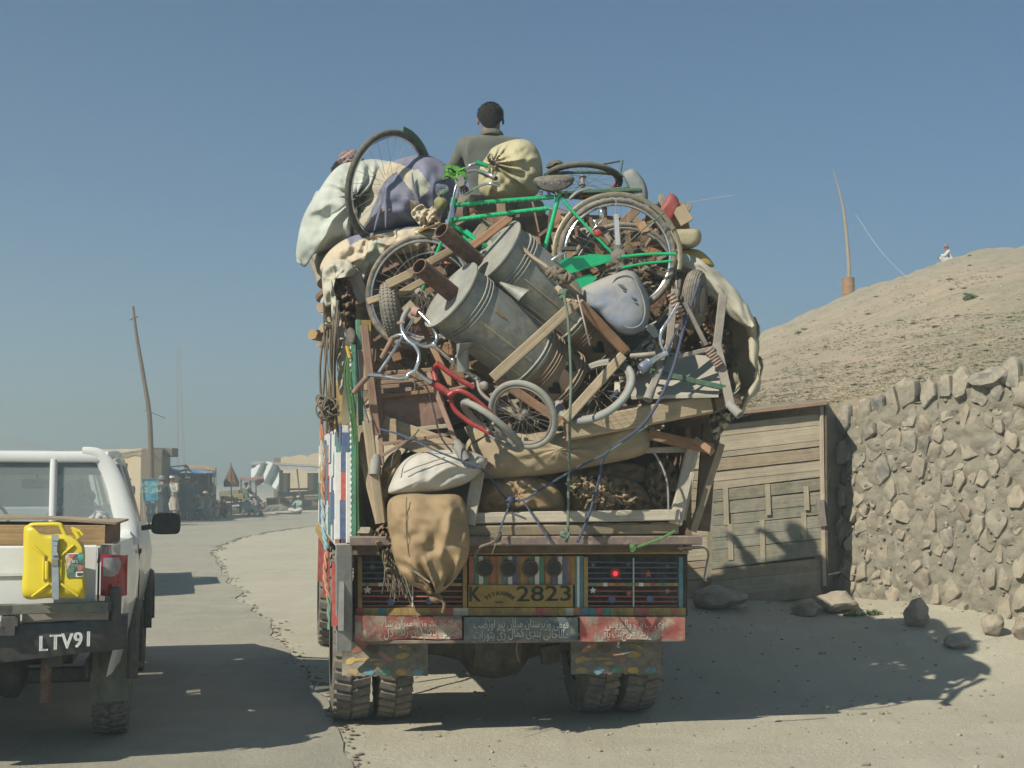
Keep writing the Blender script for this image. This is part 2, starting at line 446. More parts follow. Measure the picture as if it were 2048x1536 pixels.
for row in '''ا FE8D FE8E - -|ب FE8F FE90 FE91 FE92|پ FB56 FB57 FB58 FB59|ت FE95 FE96 FE97 FE98|ج FE9D FE9E FE9F FEA0|خ FEA5 FEA6 FEA7 FEA8|د FEA9 FEAA - -|ر FEAD FEAE - -|ز FEAF FEB0 - -|س FEB1 FEB2 FEB3 FEB4|ش FEB5 FEB6 FEB7 FEB8|ض FEBD FEBE FEBF FEC0|ق FED5 FED6 FED7 FED8|ک FB8E FB8F FB90 FB91|ل FEDD FEDE FEDF FEE0|م FEE1 FEE2 FEE3 FEE4|ن FEE5 FEE6 FEE7 FEE8|و FEED FEEE - -|ه FEE9 FEEA FEEB FEEC|ی FBFC FBFD FBFE FBFF|ط FEC1 FEC2 FEC3 FEC4|ع FEC9 FECA FECB FECC'''.split('|'):
    a = row.split(' '); AR[a[0]] = [None if q == '-' else chr(int(q, 16)) for q in a[1:]]
def shape_ar(s):
    out = []
    for i, ch in enumerate(s):
        if ch not in AR: out.append(ch); continue
        f = AR[ch]; prev = i > 0 and s[i-1] in AR and AR[s[i-1]][2] is not None; nxt = i + 1 < len(s) and s[i+1] in AR and f[2] is not None
        out.append(f[3] if prev and nxt else f[2] if nxt else f[1] if prev else f[0])
    return ''.join(reversed(out))
# ============================================================ THE SETTING
def gz(X, Y):
    b = .5 * sm(9.9, 13.3, Y + .1 * X) * sm(.3, 2.0, X + .17 * (Y - 8)) * (1 - sm(14, 19, Y) * sm(3, -3, X))
    b += .015 * noise.noise(V((X * .35, Y * .35, 0))) + .006 * noise.noise(V((X * 2.1, Y * 2.1, 3)))
    if X > 1.2 and Y > 9.5: b += .05 * noise.noise(V((X * .9, Y * .9, 7))) * sm(9.5, 12, Y)
    return b
def soil_mat(name, a, b, c, sc1=.35, green=None, speck=(.30, .26, .19), peb=26., grey=0):
    m = bpy.data.materials.new(name); m.use_nodes = True; N = m.node_tree.nodes; L = m.node_tree.links.new
    bs_ = N['Principled BSDF']; bs_.inputs['Roughness'].default_value = .95; bs_.inputs['Specular IOR Level'].default_value = .15
    tc = N.new('ShaderNodeTexCoord')
    def noi(s, d=5, r=.6, st=None):
        n = N.new('ShaderNodeTexNoise'); n.inputs['Scale'].default_value = s; n.inputs['Detail'].default_value = d; n.inputs['Roughness'].default_value = r
        if st:
            mp = N.new('ShaderNodeMapping'); mp.inputs['Scale'].default_value = st; mp.inputs['Rotation'].default_value = (0, 0, .1); L(tc.outputs['Object'], mp.inputs[0]); L(mp.outputs[0], n.inputs[0])
        else: L(tc.outputs['Object'], n.inputs[0])
        return n.outputs['Fac']
    def rmp(f, lo, hi, tmx=1.):
        n = N.new('ShaderNodeMapRange'); n.inputs[1].default_value = lo; n.inputs[2].default_value = hi; n.inputs[4].default_value = tmx; L(f, n.inputs[0]); return n.outputs[0]
    def mix(f, p, q):
        n = N.new('ShaderNodeMix'); n.data_type = 'RGBA'; L(f, n.inputs[0])
        for s, k in ((n.inputs[6], p), (n.inputs[7], q)):
            if isinstance(k, tuple): s.default_value = (*k, 1)
            else: L(k, s)
        return n.outputs[2]
    col = mix(rmp(noi(sc1), .35, .65), a, b)
    col = mix(rmp(noi(sc1 * 7, 6), .45, .75, .7), col, c)
    col = mix(rmp(noi(1.0, 5, .7, (7, .14, 1)), .5, .72, .32), col, tuple(q * .72 for q in a))
    if green: col = mix(rmp(noi(.16, 7, .75), .45, .6, .6), col, green); col = mix(rmp(noi(2.2, 8, .85), .50, .62, .75), col, tuple(q * .75 for q in green)); col = mix(rmp(noi(5, 6, .85), .58, .66, .6), col, tuple(min(1, q * 1.35) for q in a))
    col = mix(rmp(noi(55, 3, .8), .62, .72, .55), col, tuple(q * .55 for q in a))
    col = mix(rmp(noi(90, 2, .8), .64, .72, .5), col, tuple(min(1, q * 1.4) for q in c))
    L(col, bs_.inputs['Base Color'])
    vo = N.new('ShaderNodeTexVoronoi'); vo.inputs['Scale'].default_value = peb; L(tc.outputs['Object'], vo.inputs[0])
    ad = N.new('ShaderNodeMath'); ad.operation = 'MULTIPLY_ADD'; L(rmp(vo.outputs['Distance'], .0, .5), ad.inputs[0]); ad.inputs[1].default_value = -.10; L(noi(22, 9, .8), ad.inputs[2])
    bp = N.new('ShaderNodeBump'); bp.inputs['Strength'].default_value = .7; bp.inputs['Distance'].default_value = .03; L(ad.outputs[0], bp.inputs['Height']); L(bp.outputs[0], bs_.inputs['Normal'])
    return m
ground_m = soil_mat('dusty_ground', (.49, .45, .35), (.43, .395, .305), (.55, .51, .405))
road_m = soil_mat('dusty_asphalt', (.385, .36, .295), (.335, .315, .255), (.47, .435, .345), peb=60)
crumb_m = soil_mat('crumbled_asphalt', (.17, .145, .11), (.22, .19, .14), (.26, .22, .16), 3, peb=40)
hill_m = soil_mat('hill_soil', (.41, .32, .235), (.36, .285, .205), (.46, .375, .285), .25, green=(.25, .25, .165), peb=9)
# ground sheet: fine near the camera, coarse out to the horizon
def axis(a, b, fine, lim):
    out = []; x = a
    while x < b:
        out.append(x); d = fine if -lim[0] <= x <= lim[1] else fine + max(-lim[0] - x, x - lim[1]) * .12 + .05
        x += d
    out.append(b); return out
xs = axis(-800, 800, .22, (6, 9)); ys = axis(-30, 900, .22, (30, 17))
m = MB(); nx, ny = len(xs), len(ys)
m.add([(x, y, gz(x, y)) for x in xs for y in ys], [(i*ny+j, (i+1)*ny+j, (i+1)*ny+j+1, i*ny+j+1) for i in range(nx-1) for j in range(ny-1)])
ground = m.build('ground', ground_m, origin=(0, 0, 0), props={'kind': 'structure'})
# road sheet, 4-8 mm above the soil
RE = cat([V(p) for p in [(-.2, -10, 0), (-.7, 4, 0), (-1.02, 8.2, 0), (-1.83, 11.5, 0), (-3.49, 17.7, 0), (-5.9, 26.6, 0), (-7.1, 32.7, 0), (-7.5, 39.4, 0), (-6.8, 47, 0), (-4.5, 58, 0), (1, 74, 0), (14, 96, 0), (45, 130, 0), (110, 180, 0)]], 28)
LO = 7.5
def side(i, off):
    a = RE[max(0, i-1)]; b = RE[min(len(RE)-1, i+1)]; d = (b - a).normalized(); return RE[i] + V((-d.y, d.x, 0)) * off
m = MB(); K = 24
vs_ = []
for i in range(len(RE)):
    for k in range(K + 1):
        off = LO * k / K + (.0 if 0 < k < K else (.15 * noise.fractal(RE[i] * .7, 1.1, 2.0, 3)) * (1 if RE[i].y < 40 else 2))
        p = side(i, off); vs_.append(V((p.x, p.y, gz(p.x, p.y) + .010)))
m.add(vs_, [(i*(K+1)+k, i*(K+1)+k+1, (i+1)*(K+1)+k+1, (i+1)*(K+1)+k) for i in range(len(RE)-1) for k in range(K)])
m.build('road', road_m, origin=(0, 0, 0), props={'kind': 'structure'})
# crumbled lip of the asphalt
m = MB(); rr = random.Random(5)
for i in range(16, 220):
    p0 = side(i, .15 * noise.fractal(RE[i] * .7, 1.1, 2.0, 3))
    if p0.y > 50: break
    for _ in range(9):
        t = rr.random(); q = p0.lerp(side(i+1, .15 * noise.fractal(RE[i+1] * .7, 1.1, 2.0, 3)), t); o = rr.gauss(0, .07); s_ = rr.uniform(.003, .009) * (1 + p0.y * .05)
        if rr.random() < .6: q = q + V((o, 0, 0)); m.rock((q.x, q.y, gz(q.x, q.y) + .006 + s_ * .1), s_ * rr.uniform(1, 2.4), s_ * rr.uniform(1, 3), s_ * .35, rr.randrange(999), 1)
m.build('road_edge_crumbs', crumb_m, origin=(0, 0, 0), props={'kind': 'stuff'})
# pebbles and grit
m = MB()
for _ in range(2600):
    Y = rr.uniform(5.8, 15) if rr.random() < .75 else rr.uniform(15, 45); X = rr.uniform(-.45, .5) * Y
    s_ = abs(rr.gauss(0, .008)) + .004 + (.01 if rr.random() < .06 else 0)
    if X < -.1 * Y and rr.random() < .7: continue
    m.rock((X, Y, gz(X, Y) + s_ * .2), s_, s_ * rr.uniform(.7, 1.3), s_ * .6, rr.randrange(99), 1, .1)
peb_m = mt('pebbles', (.36, .31, .235), .9, 0, .3, 3, .3, .2, 80)
m.build('pebbles', peb_m, origin=(0, 0, 0), props={'kind': 'stuff'})

# ------------------------------------------------------------ hill
crest = [(700, 975), (900, 960), (1000, 935), (1200, 860), (1400, 760), (1500, 694), (1545, 666), (1620, 632), (1700, 597), (1800, 560), (1900, 527), (1960, 510), (2048, 495), (2300, 448), (2700, 400), (3300, 400)]
def lerp1(tab, x):
    if x <= tab[0][0]: return tab[0][1]
    for (a, p), (b, q) in zip(tab, tab[1:]):
        if x <= b: return p + (q - p) * (x - a) / (b - a)
    return tab[-1][1]
basey = [(700, 1190), (1200, 1210), (1270, 1150), (1330, 960), (1400, 835), (1660, 808), (1700, 800), (1850, 765), (2048, 725), (3300, 640)]
def Y0(x): return lerp1([(700, 17), (1300, 14), (1500, 13.2), (1690, 13.1), (2048, 12.2), (3300, 11)], x)
def hill_pt(x, t):
    y0 = Y0(x); Y = y0 + (57 - y0) * (t ** 1.35)
    e0 = (960 - lerp1(basey, x)) / F; ec = (960 - lerp1(crest, x)) / F
    e = e0 + (ec - e0) * (1 - (1 - t) ** 2) if t <= 1 else ec - (ec - e0) * ((t - 1) * 1.5) ** 2
    d = P(x, 960, Y); n_ = noise.fractal(V((d.x * .22, Y * .22, 5)), .8, 2.1, 5)
    z = EYE + Y * e + n_ * (.12 + .26 * min(t, 1)) * min(1, t * 8 + .2); k = sm(1010, 1340, x)
    return V((d.x, Y, (gz(d.x, Y) - .15) * (1 - k) + z * k))
NU, NT = 190, 110
m = MB(); vs_ = []
X0, X1 = 1000, 3300
hx = [X0 + (1400 - X0) * i / 30 for i in range(30)] + [1400 + 700 * i / 140 for i in range(140)] + [2100 + 1200 * i / 20 for i in range(21)]
for x in hx:
    p = hill_pt(x, 0); vs_.append(V((p.x, p.y - .02, gz(p.x, p.y) - .3)))
    for k in range(NT + 1): vs_.append(hill_pt(x, 1.9 * k / NT))
q = NT + 2
m.add(vs_, [(i*q+k, (i+1)*q+k, (i+1)*q+k+1, i*q+k+1) for i in range(len(hx)-1) for k in range(q-1)])
m.build('hill', hill_m, origin=(0, 0, 0), props={'kind': 'structure'})
def on_hill(x, y):
    lo, hi = 0., 1.
    for _ in range(30):
        t = (lo + hi) / 2; p = hill_pt(x, t); py = 960 - (p.z - EYE) / p.y * F
        if py > y: lo = t
        else: hi = t
    return hill_pt(x, lo)
m = MB()
for _ in range(6000):
    x = rr.uniform(1480, 2060); yb, yc = lerp1(basey, x), lerp1(crest, x); y = yc + (yb - yc) * rr.random() ** .8
    p = on_hill(x, y); s_ = rr.uniform(.5, 1.9) * p.y / F * (2.2 if rr.random() < .05 else 1)
    m.rock(p, s_ * rr.uniform(.8, 1.5), s_, s_ * .8, rr.randrange(99), 1, .1)
m.build('hill_stones', mt('hill_pebbles', (.42, .35, .26), .9, 0, .45, 1.5, .2, .1), origin=(0, 0, 0), props={'kind': 'stuff'})
scrub_m = mt('scrub', (.15, .18, .09), .9, 0, .4, 1.5, .35, .1); 
def tuft(m, c, r, h, n, seed=0):
    q = random.Random(seed)
    for _ in range(n):
        a = q.uniform(0, 6.28); rr_ = r * q.random() ** .6; b = V(c) + V((math.cos(a) * rr_ * .5, math.sin(a) * rr_ * .5, 0)); hh = h * q.uniform(.4, 1) * (1 - .5 * rr_ / r)
        t = V(c) + V((math.cos(a) * rr_ * 1.25, math.sin(a) * rr_ * 1.25, hh)); w_ = r * .09; s_ = V((-math.sin(a + 1), math.cos(a + 1), .3)) * w_
        mid = b.lerp(t, .55) + V((0, 0, hh * .12))
        m.add([b, mid - s_, t, mid + s_], [(0, 1, 2, 3)])
m = MB()
for _ in range(7500):
    x = rr.uniform(1480, 2060); yb, yc = lerp1(basey, x), lerp1(crest, x); f = rr.random() ** .55; y = yc + (yb - yc) * f
    if noise.noise(V((x * .009, y * .03, 1))) < .16 - .75 * sm(.3, .75, f): continue
    p = on_hill(x, y); r_ = rr.uniform(1.5, 6.5) * p.y / F
    tuft(m, p - V((0, 0, r_ * .1)), r_, r_ * .8, 9, rr.randrange(9999))
for _ in range(90):
    x = rr.uniform(1500, 2060); yb, yc = lerp1(basey, x), lerp1(crest, x); p = on_hill(x, yc + (yb - yc) * rr.random() ** .8); r_ = rr.uniform(4, 10) * p.y / F
    tuft(m, p - V((0, 0, r_ * .1)), r_, r_ * .7, 60, rr.randrange(9999))
m.build('scrub_grass', scrub_m, origin=(0, 0, 0), props={'kind': 'stuff'})
def bush(x, y, wpx, label, n=420):
    p = on_hill(x, y); r_ = wpx / 2 * p.y / F; m = MB(); q = random.Random(int(x))
    for _ in range(n):
        a = q.uniform(0, 6.28); el = q.uniform(.05, 1.45); rr_ = r_ * q.uniform(.5, 1.0) * (.85 + .3 * noise.noise(V((a, el, 2))))
        c = p + V((math.cos(a) * math.cos(el) * rr_, math.sin(a) * math.cos(el) * rr_, math.sin(el) * rr_ * .8)); s_ = r_ * .09
        d1 = V((q.uniform(-1, 1), q.uniform(-1, 1), q.uniform(-.2, 1))).normalized() * s_ * 1.8; d2 = V((q.uniform(-1, 1), q.uniform(-1, 1), q.uniform(-1, 1))).normalized() * s_ * .7
        m.add([c - d1, c + d2, c + d1, c - d2], [(0, 1, 2, 3)])
    t = thing('bush', label, 'bush', p); m.build('foliage', mt('bush_leaf', (.12, .20, .075), .8, 0, .35, 2, .2, .1), t)
    s = MB()
    for k in range(6): a = k * 1.05; s.tube([p, p + V((math.cos(a) * r_ * .4, math.sin(a) * r_ * .4, r_ * .5))], r_ * .03, 5)
    s.build('stem', W_brown, t)
bush(1950, 598, 36, 'largest green bush on the tan hillside below the seated man')
bush(1602, 668, 22, 'small grey green bush low on the hill edge just beyond the truck', 200)
bush(1950, 510, 14, 'tiny bush on the hill crest beside the seated man', 120)
# far ridge at the left
m = MB(); prof = [(-500, 820), (-200, 838), (0, 866), (60, 884), (110, 898), (170, 925), (240, 955), (300, 975)]
pts = cat([V((a, b, 0)) for a, b in prof], 14)
vs_ = []
for i, p in enumerate(pts):
    yy = p.y + 2.0 * noise.fractal(V((p.x * .03, 0, 0)), .8, 2, 4)
    for k, (dd, f) in enumerate(((330, 1.), (345, .55), (360, .22), (380, .0), (430, .0), (560, 1.))):
        z = 960 + 26; y_ = z + (yy - z) * (1 - f) if k < 4 else (yy + (60 if k == 5 else 0)); 
        vs_.append(P(p.x + 3 * noise.noise(V((p.x * .02, k, 4))) * 4, y_, dd))
m.add(vs_, [(i*6+k, (i+1)*6+k, (i+1)*6+k+1, i*6+k+1) for i in range(len(pts)-1) for k in range(5)])
m.build('mountain', mt('mountain_rock', (.30, .25, .19), .95, 0, .2, .02, .2, .3, 1), origin=(0, 0, 0), props={'kind': 'structure'})

# ------------------------------------------------------------ stone wall
WA = V((3.27, 12.95, 0)); WB = V((4.75, 11.55, 0)); WC = V((7.6, 11.1, 0))
wd = (WB - WA).normalized(); wn = V((wd.y, -wd.x, 0))
if wn.y > 0: wn = -wn
wall = thing('stone_wall', 'rough dry stone wall plastered with mud beside the plank gate', 'wall', (WA.x, WA.y, .3))
def wtop(s): return 2.27 + .17 * s + .05 * noise.noise(V((s * 3, 0, 9)))
def wpt(s, h, o=0.):
    L1 = (WB - WA).length
    p = WA + wd * s if s < L1 else WB + (WC - WB).normalized() * (s - L1)
    n_ = wn if s < L1 - .2 else wn.lerp(V((.15, -.98, 0)), min(1, (s - L1 + .2) / .4)).normalized()
    return V((p.x, p.y, h)) + n_ * (o + .10 * (2.4 - h) / 2.4)
LW = (WB - WA).length + (WC - WB).length
mud = soil_mat('wall_mud', (.265, .24, .185), (.225, .205, .16), (.31, .28, .215), 2.2, peb=34)
m = MB()
def core(u, v):
    s = u * LW; h = .05 + (wtop(s) - .10) * v
    return wpt(s, h, .004 + .03 * noise.fractal(V((s * 8, h * 8, 1)), .8, 2, 4))
m.grid(core, 240, 110)
m.grid(lambda u, v: wpt(0, .05 + (wtop(0) - .1) * u) - wn * (.6 * v) + wd * (.02 * noise.noise(V((u * 9, v * 3, 4)))), 30, 8)
m.grid(lambda u, v: wpt(u * LW, wtop(u * LW) - .06) - wn * (.7 * v) + V((0, 0, .03 * noise.noise(V((u * 40, v * 4, 0))))), 120, 8)
m.build('mortar', mud, wall)
stm = [mt('stone_%s' % k, c, .9, 0, .22, 6, .6, .5, 45, patch=((.28, .25, .195), 7, .45, .8)) for k, c in (('tan', (.24, .21, .165)), ('grey', (.19, .185, .16)), ('blue', (.135, .145, .135)), ('pink', (.25, .205, .16)), ('pale', (.29, .26, .205)))]
q = random.Random(11); pts_ = []; AX = 1.45                  # stones stand taller than wide
tries = 0
while tries < 60000 and len(pts_) < 285:
    tries += 1
    s = q.uniform(-.02, 3.25); h = q.uniform(.20, wtop(s) - .01); r_ = .066 + .05 * (noise.noise(V((s * 2.3, h * 2.3, 8))) + .4) * q.uniform(.5, 1.6)
    if all(((s - a) * AX)**2 + (h - b)**2 > (r_ + c) ** 2 * 1.02 for a, b, c in pts_): pts_.append((s, h, r_))
def clip(poly, m_, n_):
    out = []
    for i in range(len(poly)):
        p, r2 = poly[i], poly[(i + 1) % len(poly)]; dp = (p[0]-m_[0])*n_[0] + (p[1]-m_[1])*n_[1]; dr = (r2[0]-m_[0])*n_[0] + (r2[1]-m_[1])*n_[1]
        if dp <= 0: out.append(p)
        if dp * dr < 0: t = dp / (dp - dr); out.append((p[0] + (r2[0]-p[0])*t, p[1] + (r2[1]-p[1])*t))
    return out
for k, (s, h, r_) in enumerate(pts_):
    S, H_ = s * AX, h; R_ = r_ * 2.3
    poly = [(S + R_ * math.cos(t) * q.uniform(.8, 1.1), H_ + R_ * math.sin(t) * q.uniform(.8, 1.1)) for t in [i * 6.2832 / 9 + .2 for i in range(9)]]
    for (a, b, c) in pts_:
        A = a * AX
        if (A, b) == (S, H_) or abs(A - S) > .6 or abs(b - H_) > .6: continue
        n_ = (A - S, b - H_); w_ = r_ / (r_ + c); poly = clip(poly, (S + n_[0] * w_, H_ + n_[1] * w_), n_)
        if len(poly) < 3: break
    if len(poly) < 3: continue
    # rounded, roughened outline
    P2 = []
    for i in range(len(poly)):
        a, b = poly[i], poly[(i+1) % len(poly)]
        for t in (.12, .5, .88): P2.append((a[0] + (b[0]-a[0])*t, a[1] + (b[1]-a[1])*t))
    cx_, cy_ = sum(p[0] for p in P2)/len(P2), sum(p[1] for p in P2)/len(P2); top = h > wtop(s) - .22
    hgt = q.choice((-.006, .0, .008, .02, .034)) + (.012 if top else 0); tx, ty = q.uniform(-.3, .3), q.uniform(-.35, .2); mm = MB(); vs_ = []; n = len(P2)
    gap = q.choice((.97, .92, .86, .78))
    for (sc2, dz) in ((gap + .03, -.07), (gap, hgt * .15 - .012), (gap * .90, hgt * .72), (gap * .62, hgt), (gap * .28, hgt * 1.1)):
        for p in P2:
            x, y = cx_ + (p[0]-cx_) * sc2, cy_ + (p[1]-cy_) * sc2; nn = 1.8 * noise.noise(V((x * 13, y * 13, k)))
            vs_.append(wpt((x + .010 * nn) / AX, y + .012 * nn, dz + (x-cx_) * tx + (y-cy_) * ty + .010 * nn + .006 * noise.noise(V((x * 40, y * 40, 3)))))
    vs_.append(wpt(cx_ / AX, cy_, hgt * 1.1)); fs = [(r*n+(i+1) % n, r*n+i, (r+1)*n+i, (r+1)*n+(i+1) % n) for r in range(4) for i in range(n)] + [(4*n+(i+1) % n, 4*n+i, 5*n) for i in range(n)]
    mm.add(vs_, fs).build('stone', stm[1 + (q.random() < .6)] if top and q.random() < .6 else q.choice(stm), wall, ang=34)
m = MB()
for _ in range(420):
    s_ = q.uniform(0, 3.3); h = q.uniform(.3, wtop(s_)); r_ = q.uniform(.008, .022); m.rock(wpt(s_, h, .012 + q.uniform(-.01, .012)), r_ * q.uniform(.8, 1.6), r_, r_ * q.uniform(.7, 1.3), q.randrange(99), 1, .2)
m.build('chinking_stones', stm[1], wall, props={'kind': 'stuff'})
for (x, y, D, a, b, c, k) in [(1985, 756, 12.0, .23, .2, .11, 2), (2050, 790, 11.8, .12, .15, .14, 0)]:
    MB().rock(P(x, y, D), a, b, c, int(x), 2, .5, .1).build('stone', stm[k], wall, ang=28)
def boulder(x, y, D, wpx, hpx, k, label, seed):
    c = P(x, y, D); gzz = gz(c.x, c.y)
    m = MB().rock((0, 0, 0), M(wpx, D) / 2, M(min(wpx, hpx * 1.6), D) / 2.2, M(hpx, D) / 2, seed, 3, .5, .1)
    mn = min(p.z for p in m.v); c.z = gzz - mn - M(hpx, D) * .10
    m.v = [p + c for p in m.v]
    tag(m.build('boulder', stm[k], ang=30), label, 'boulder', 'boulders at the foot of the wall')
boulder(1675, 1188, 12.2, 92, 42, 0, 'flat oblong boulder lying at the foot of the gate post', 3)
boulder(1612, 1205, 12.1, 60, 36, 0, 'rounded boulder half in shade under the plank gate', 4)
boulder(1440, 1205, 12.2, 110, 50, 1, 'shaded low boulder beside the truck under the gate', 5)
boulder(1832, 1215, 11.6, 52, 62, 3, 'upright pointed boulder standing against the stone wall', 6)
boulder(1910, 1245, 11.1, 60, 34, 1, 'dark flat boulder at the foot of the stone wall', 7)
boulder(1985, 1225, 11.4, 50, 44, 0, 'grey boulder at the foot of the wall near the frame edge', 8)
boulder(2045, 1235, 11.3, 44, 52, 3, 'boulder at the end of the wall foot beyond the grey one', 9)
for k, (x, y, s_) in enumerate([(1610, 1415, 14), (1655, 1418, 12), (1725, 1430, 14), (1650, 1208, 10), (1690, 1225, 8)]):
    p = G(x, y); p.z = gz(p.x, p.y); r_ = M(s_, p.y) / 2
    tag(MB().rock(p + V((0, 0, r_ * .3)), r_ * 1.3, r_, r_ * .7, 40 + k, 2, .4).build('pebble_stone', stm[4], ang=30), ('small pale stone on the dirt at the edge of the truck shadow', 'second pale stone a hand further along the shadow edge', 'third pale stone out on the sunlit dirt by the shadow', 'small stone lying between the boulders by the gate', 'small stone on the sunlit dirt before the oblong boulder')[k], 'stone', 'loose stones on the dirt')
m = MB()
for x, y in ((1715, 1212), (1750, 1207), (1735, 1215), (1700, 1218)):
    p = P(x, y, 12.0); p.z = gz(p.x, p.y); tuft(m, p, .07, .06, 60, x)
m.build('weeds', mt('weed', (.10, .17, .06), .8, 0, .3, 9, .2, .1), origin=(3.2, 12, .4), props={'kind': 'stuff'})

# ------------------------------------------------------------ plank gate
DG = 12.62
gate = thing('plank_gate', 'weathered gate of horizontal planks with faded teal paint beside the stone wall', 'gate', P(1520, 1190, DG))
ys_ = [838, 862, 893, 905, 930, 951, 968, 992, 1018, 1040, 1064, 1088, 1112, 1126, 1150, 1180, 1206]
gp = [wood('gate_%d' % i, c, .75) for i, c in enumerate([(.42, .36, .26), (.38, .31, .22), (.34, .26, .17), (.44, .38, .28)])]
gt = [wood('gate_teal_%d' % i, c, .7) for i, c in enumerate([(.22, .235, .19), (.20, .20, .15), (.25, .25, .2)])]
q = random.Random(3)
for i in range(len(ys_) - 1):
    yc_ = (ys_[i] + ys_[i+1]) / 2; h_ = M(ys_[i+1] - ys_[i], DG) - .006; o = q.uniform(-.012, .012)
    teal = 965 < yc_ < 1128
    a = P(1424 + q.uniform(-2, 2), yc_ + 13, DG + o); b = P(1641 + q.uniform(-1, 3), yc_ - 12 + q.uniform(-3, 3), DG + o)
    MB().bar(a, b, .025, h_, V((0, 0, 1)), jit=.002, seg=5).build('plank', q.choice(gt) if teal else q.choice(gp), gate)
    a = P(1290, yc_ + 16 + q.uniform(-4, 4), DG + .05 + o); b = P(1418, yc_ + 8, DG + .05 + o)
    MB().bar(a, b, .025, h_, jit=.002, seg=3).build('plank', q.choice(gp), gate)
for x, y1, y2 in ((1451, 975, 1050), (1460, 1048, 1120), (1535, 968, 1030), (1524, 1040, 1125), (1612, 972, 1020), (1607, 1025, 1080)):
    MB().bar(P(x, y1, DG - .022), P(x + 2, y2, DG - .022), .006, M(10, DG), V((1, 0, 0)), jit=.001, seg=3).build('batten', gp[0], gate)
MB().bar(P(1642, 808, DG - .03), P(1648, 1172, DG - .03), .05, .035, V((1, 0, 0)), jit=.003, seg=6).build('gate_post', gp[3], gate)
MB().bar(P(1649, 806, DG - .0), P(1652, 1176, DG - .0), .10, .02, V((1, 0, 0)), seg=6).build('gate_post', W_dark, gate)
MB().bar(P(1420, 860, DG + .02), P(1420, 1195, DG + .02), .03, .06, V((1, 0, 0)), seg=4).build('gate_post', W_grey, gate)
MB().bar(P(1290, 846, DG - .05), P(1650, 806, DG - .05), .16, .045, jit=.006, seg=8).build('lintel', wood('lintel', (.30, .19, .13)), gate)
MB().bar(P(1640, 1000, DG - .07), P(1646, 1052, DG - .07), .03, .07, V((1, 0, 0)), jit=.004, seg=3).build('hinge_plate', steel, gate)
m = MB().grid(lambda u, v: P(1290 + 362 * u, 850 - 44 * u - 6 * noise.noise(V((u * 8, v, 0))), DG - .1 + .9 * v) + V((0, 0, .03 + .02 * noise.noise(V((u * 14, v * 4, 2))))), 40, 8, (0, 0, -.05))
m.build('earth_roof', mud, gate)
MB().grid(lambda u, v: P(1290 + 362 * u, 870 + 330 * v, DG + .5), 4, 4, (0, .05, 0)).build('back_board', W_dark, gate)
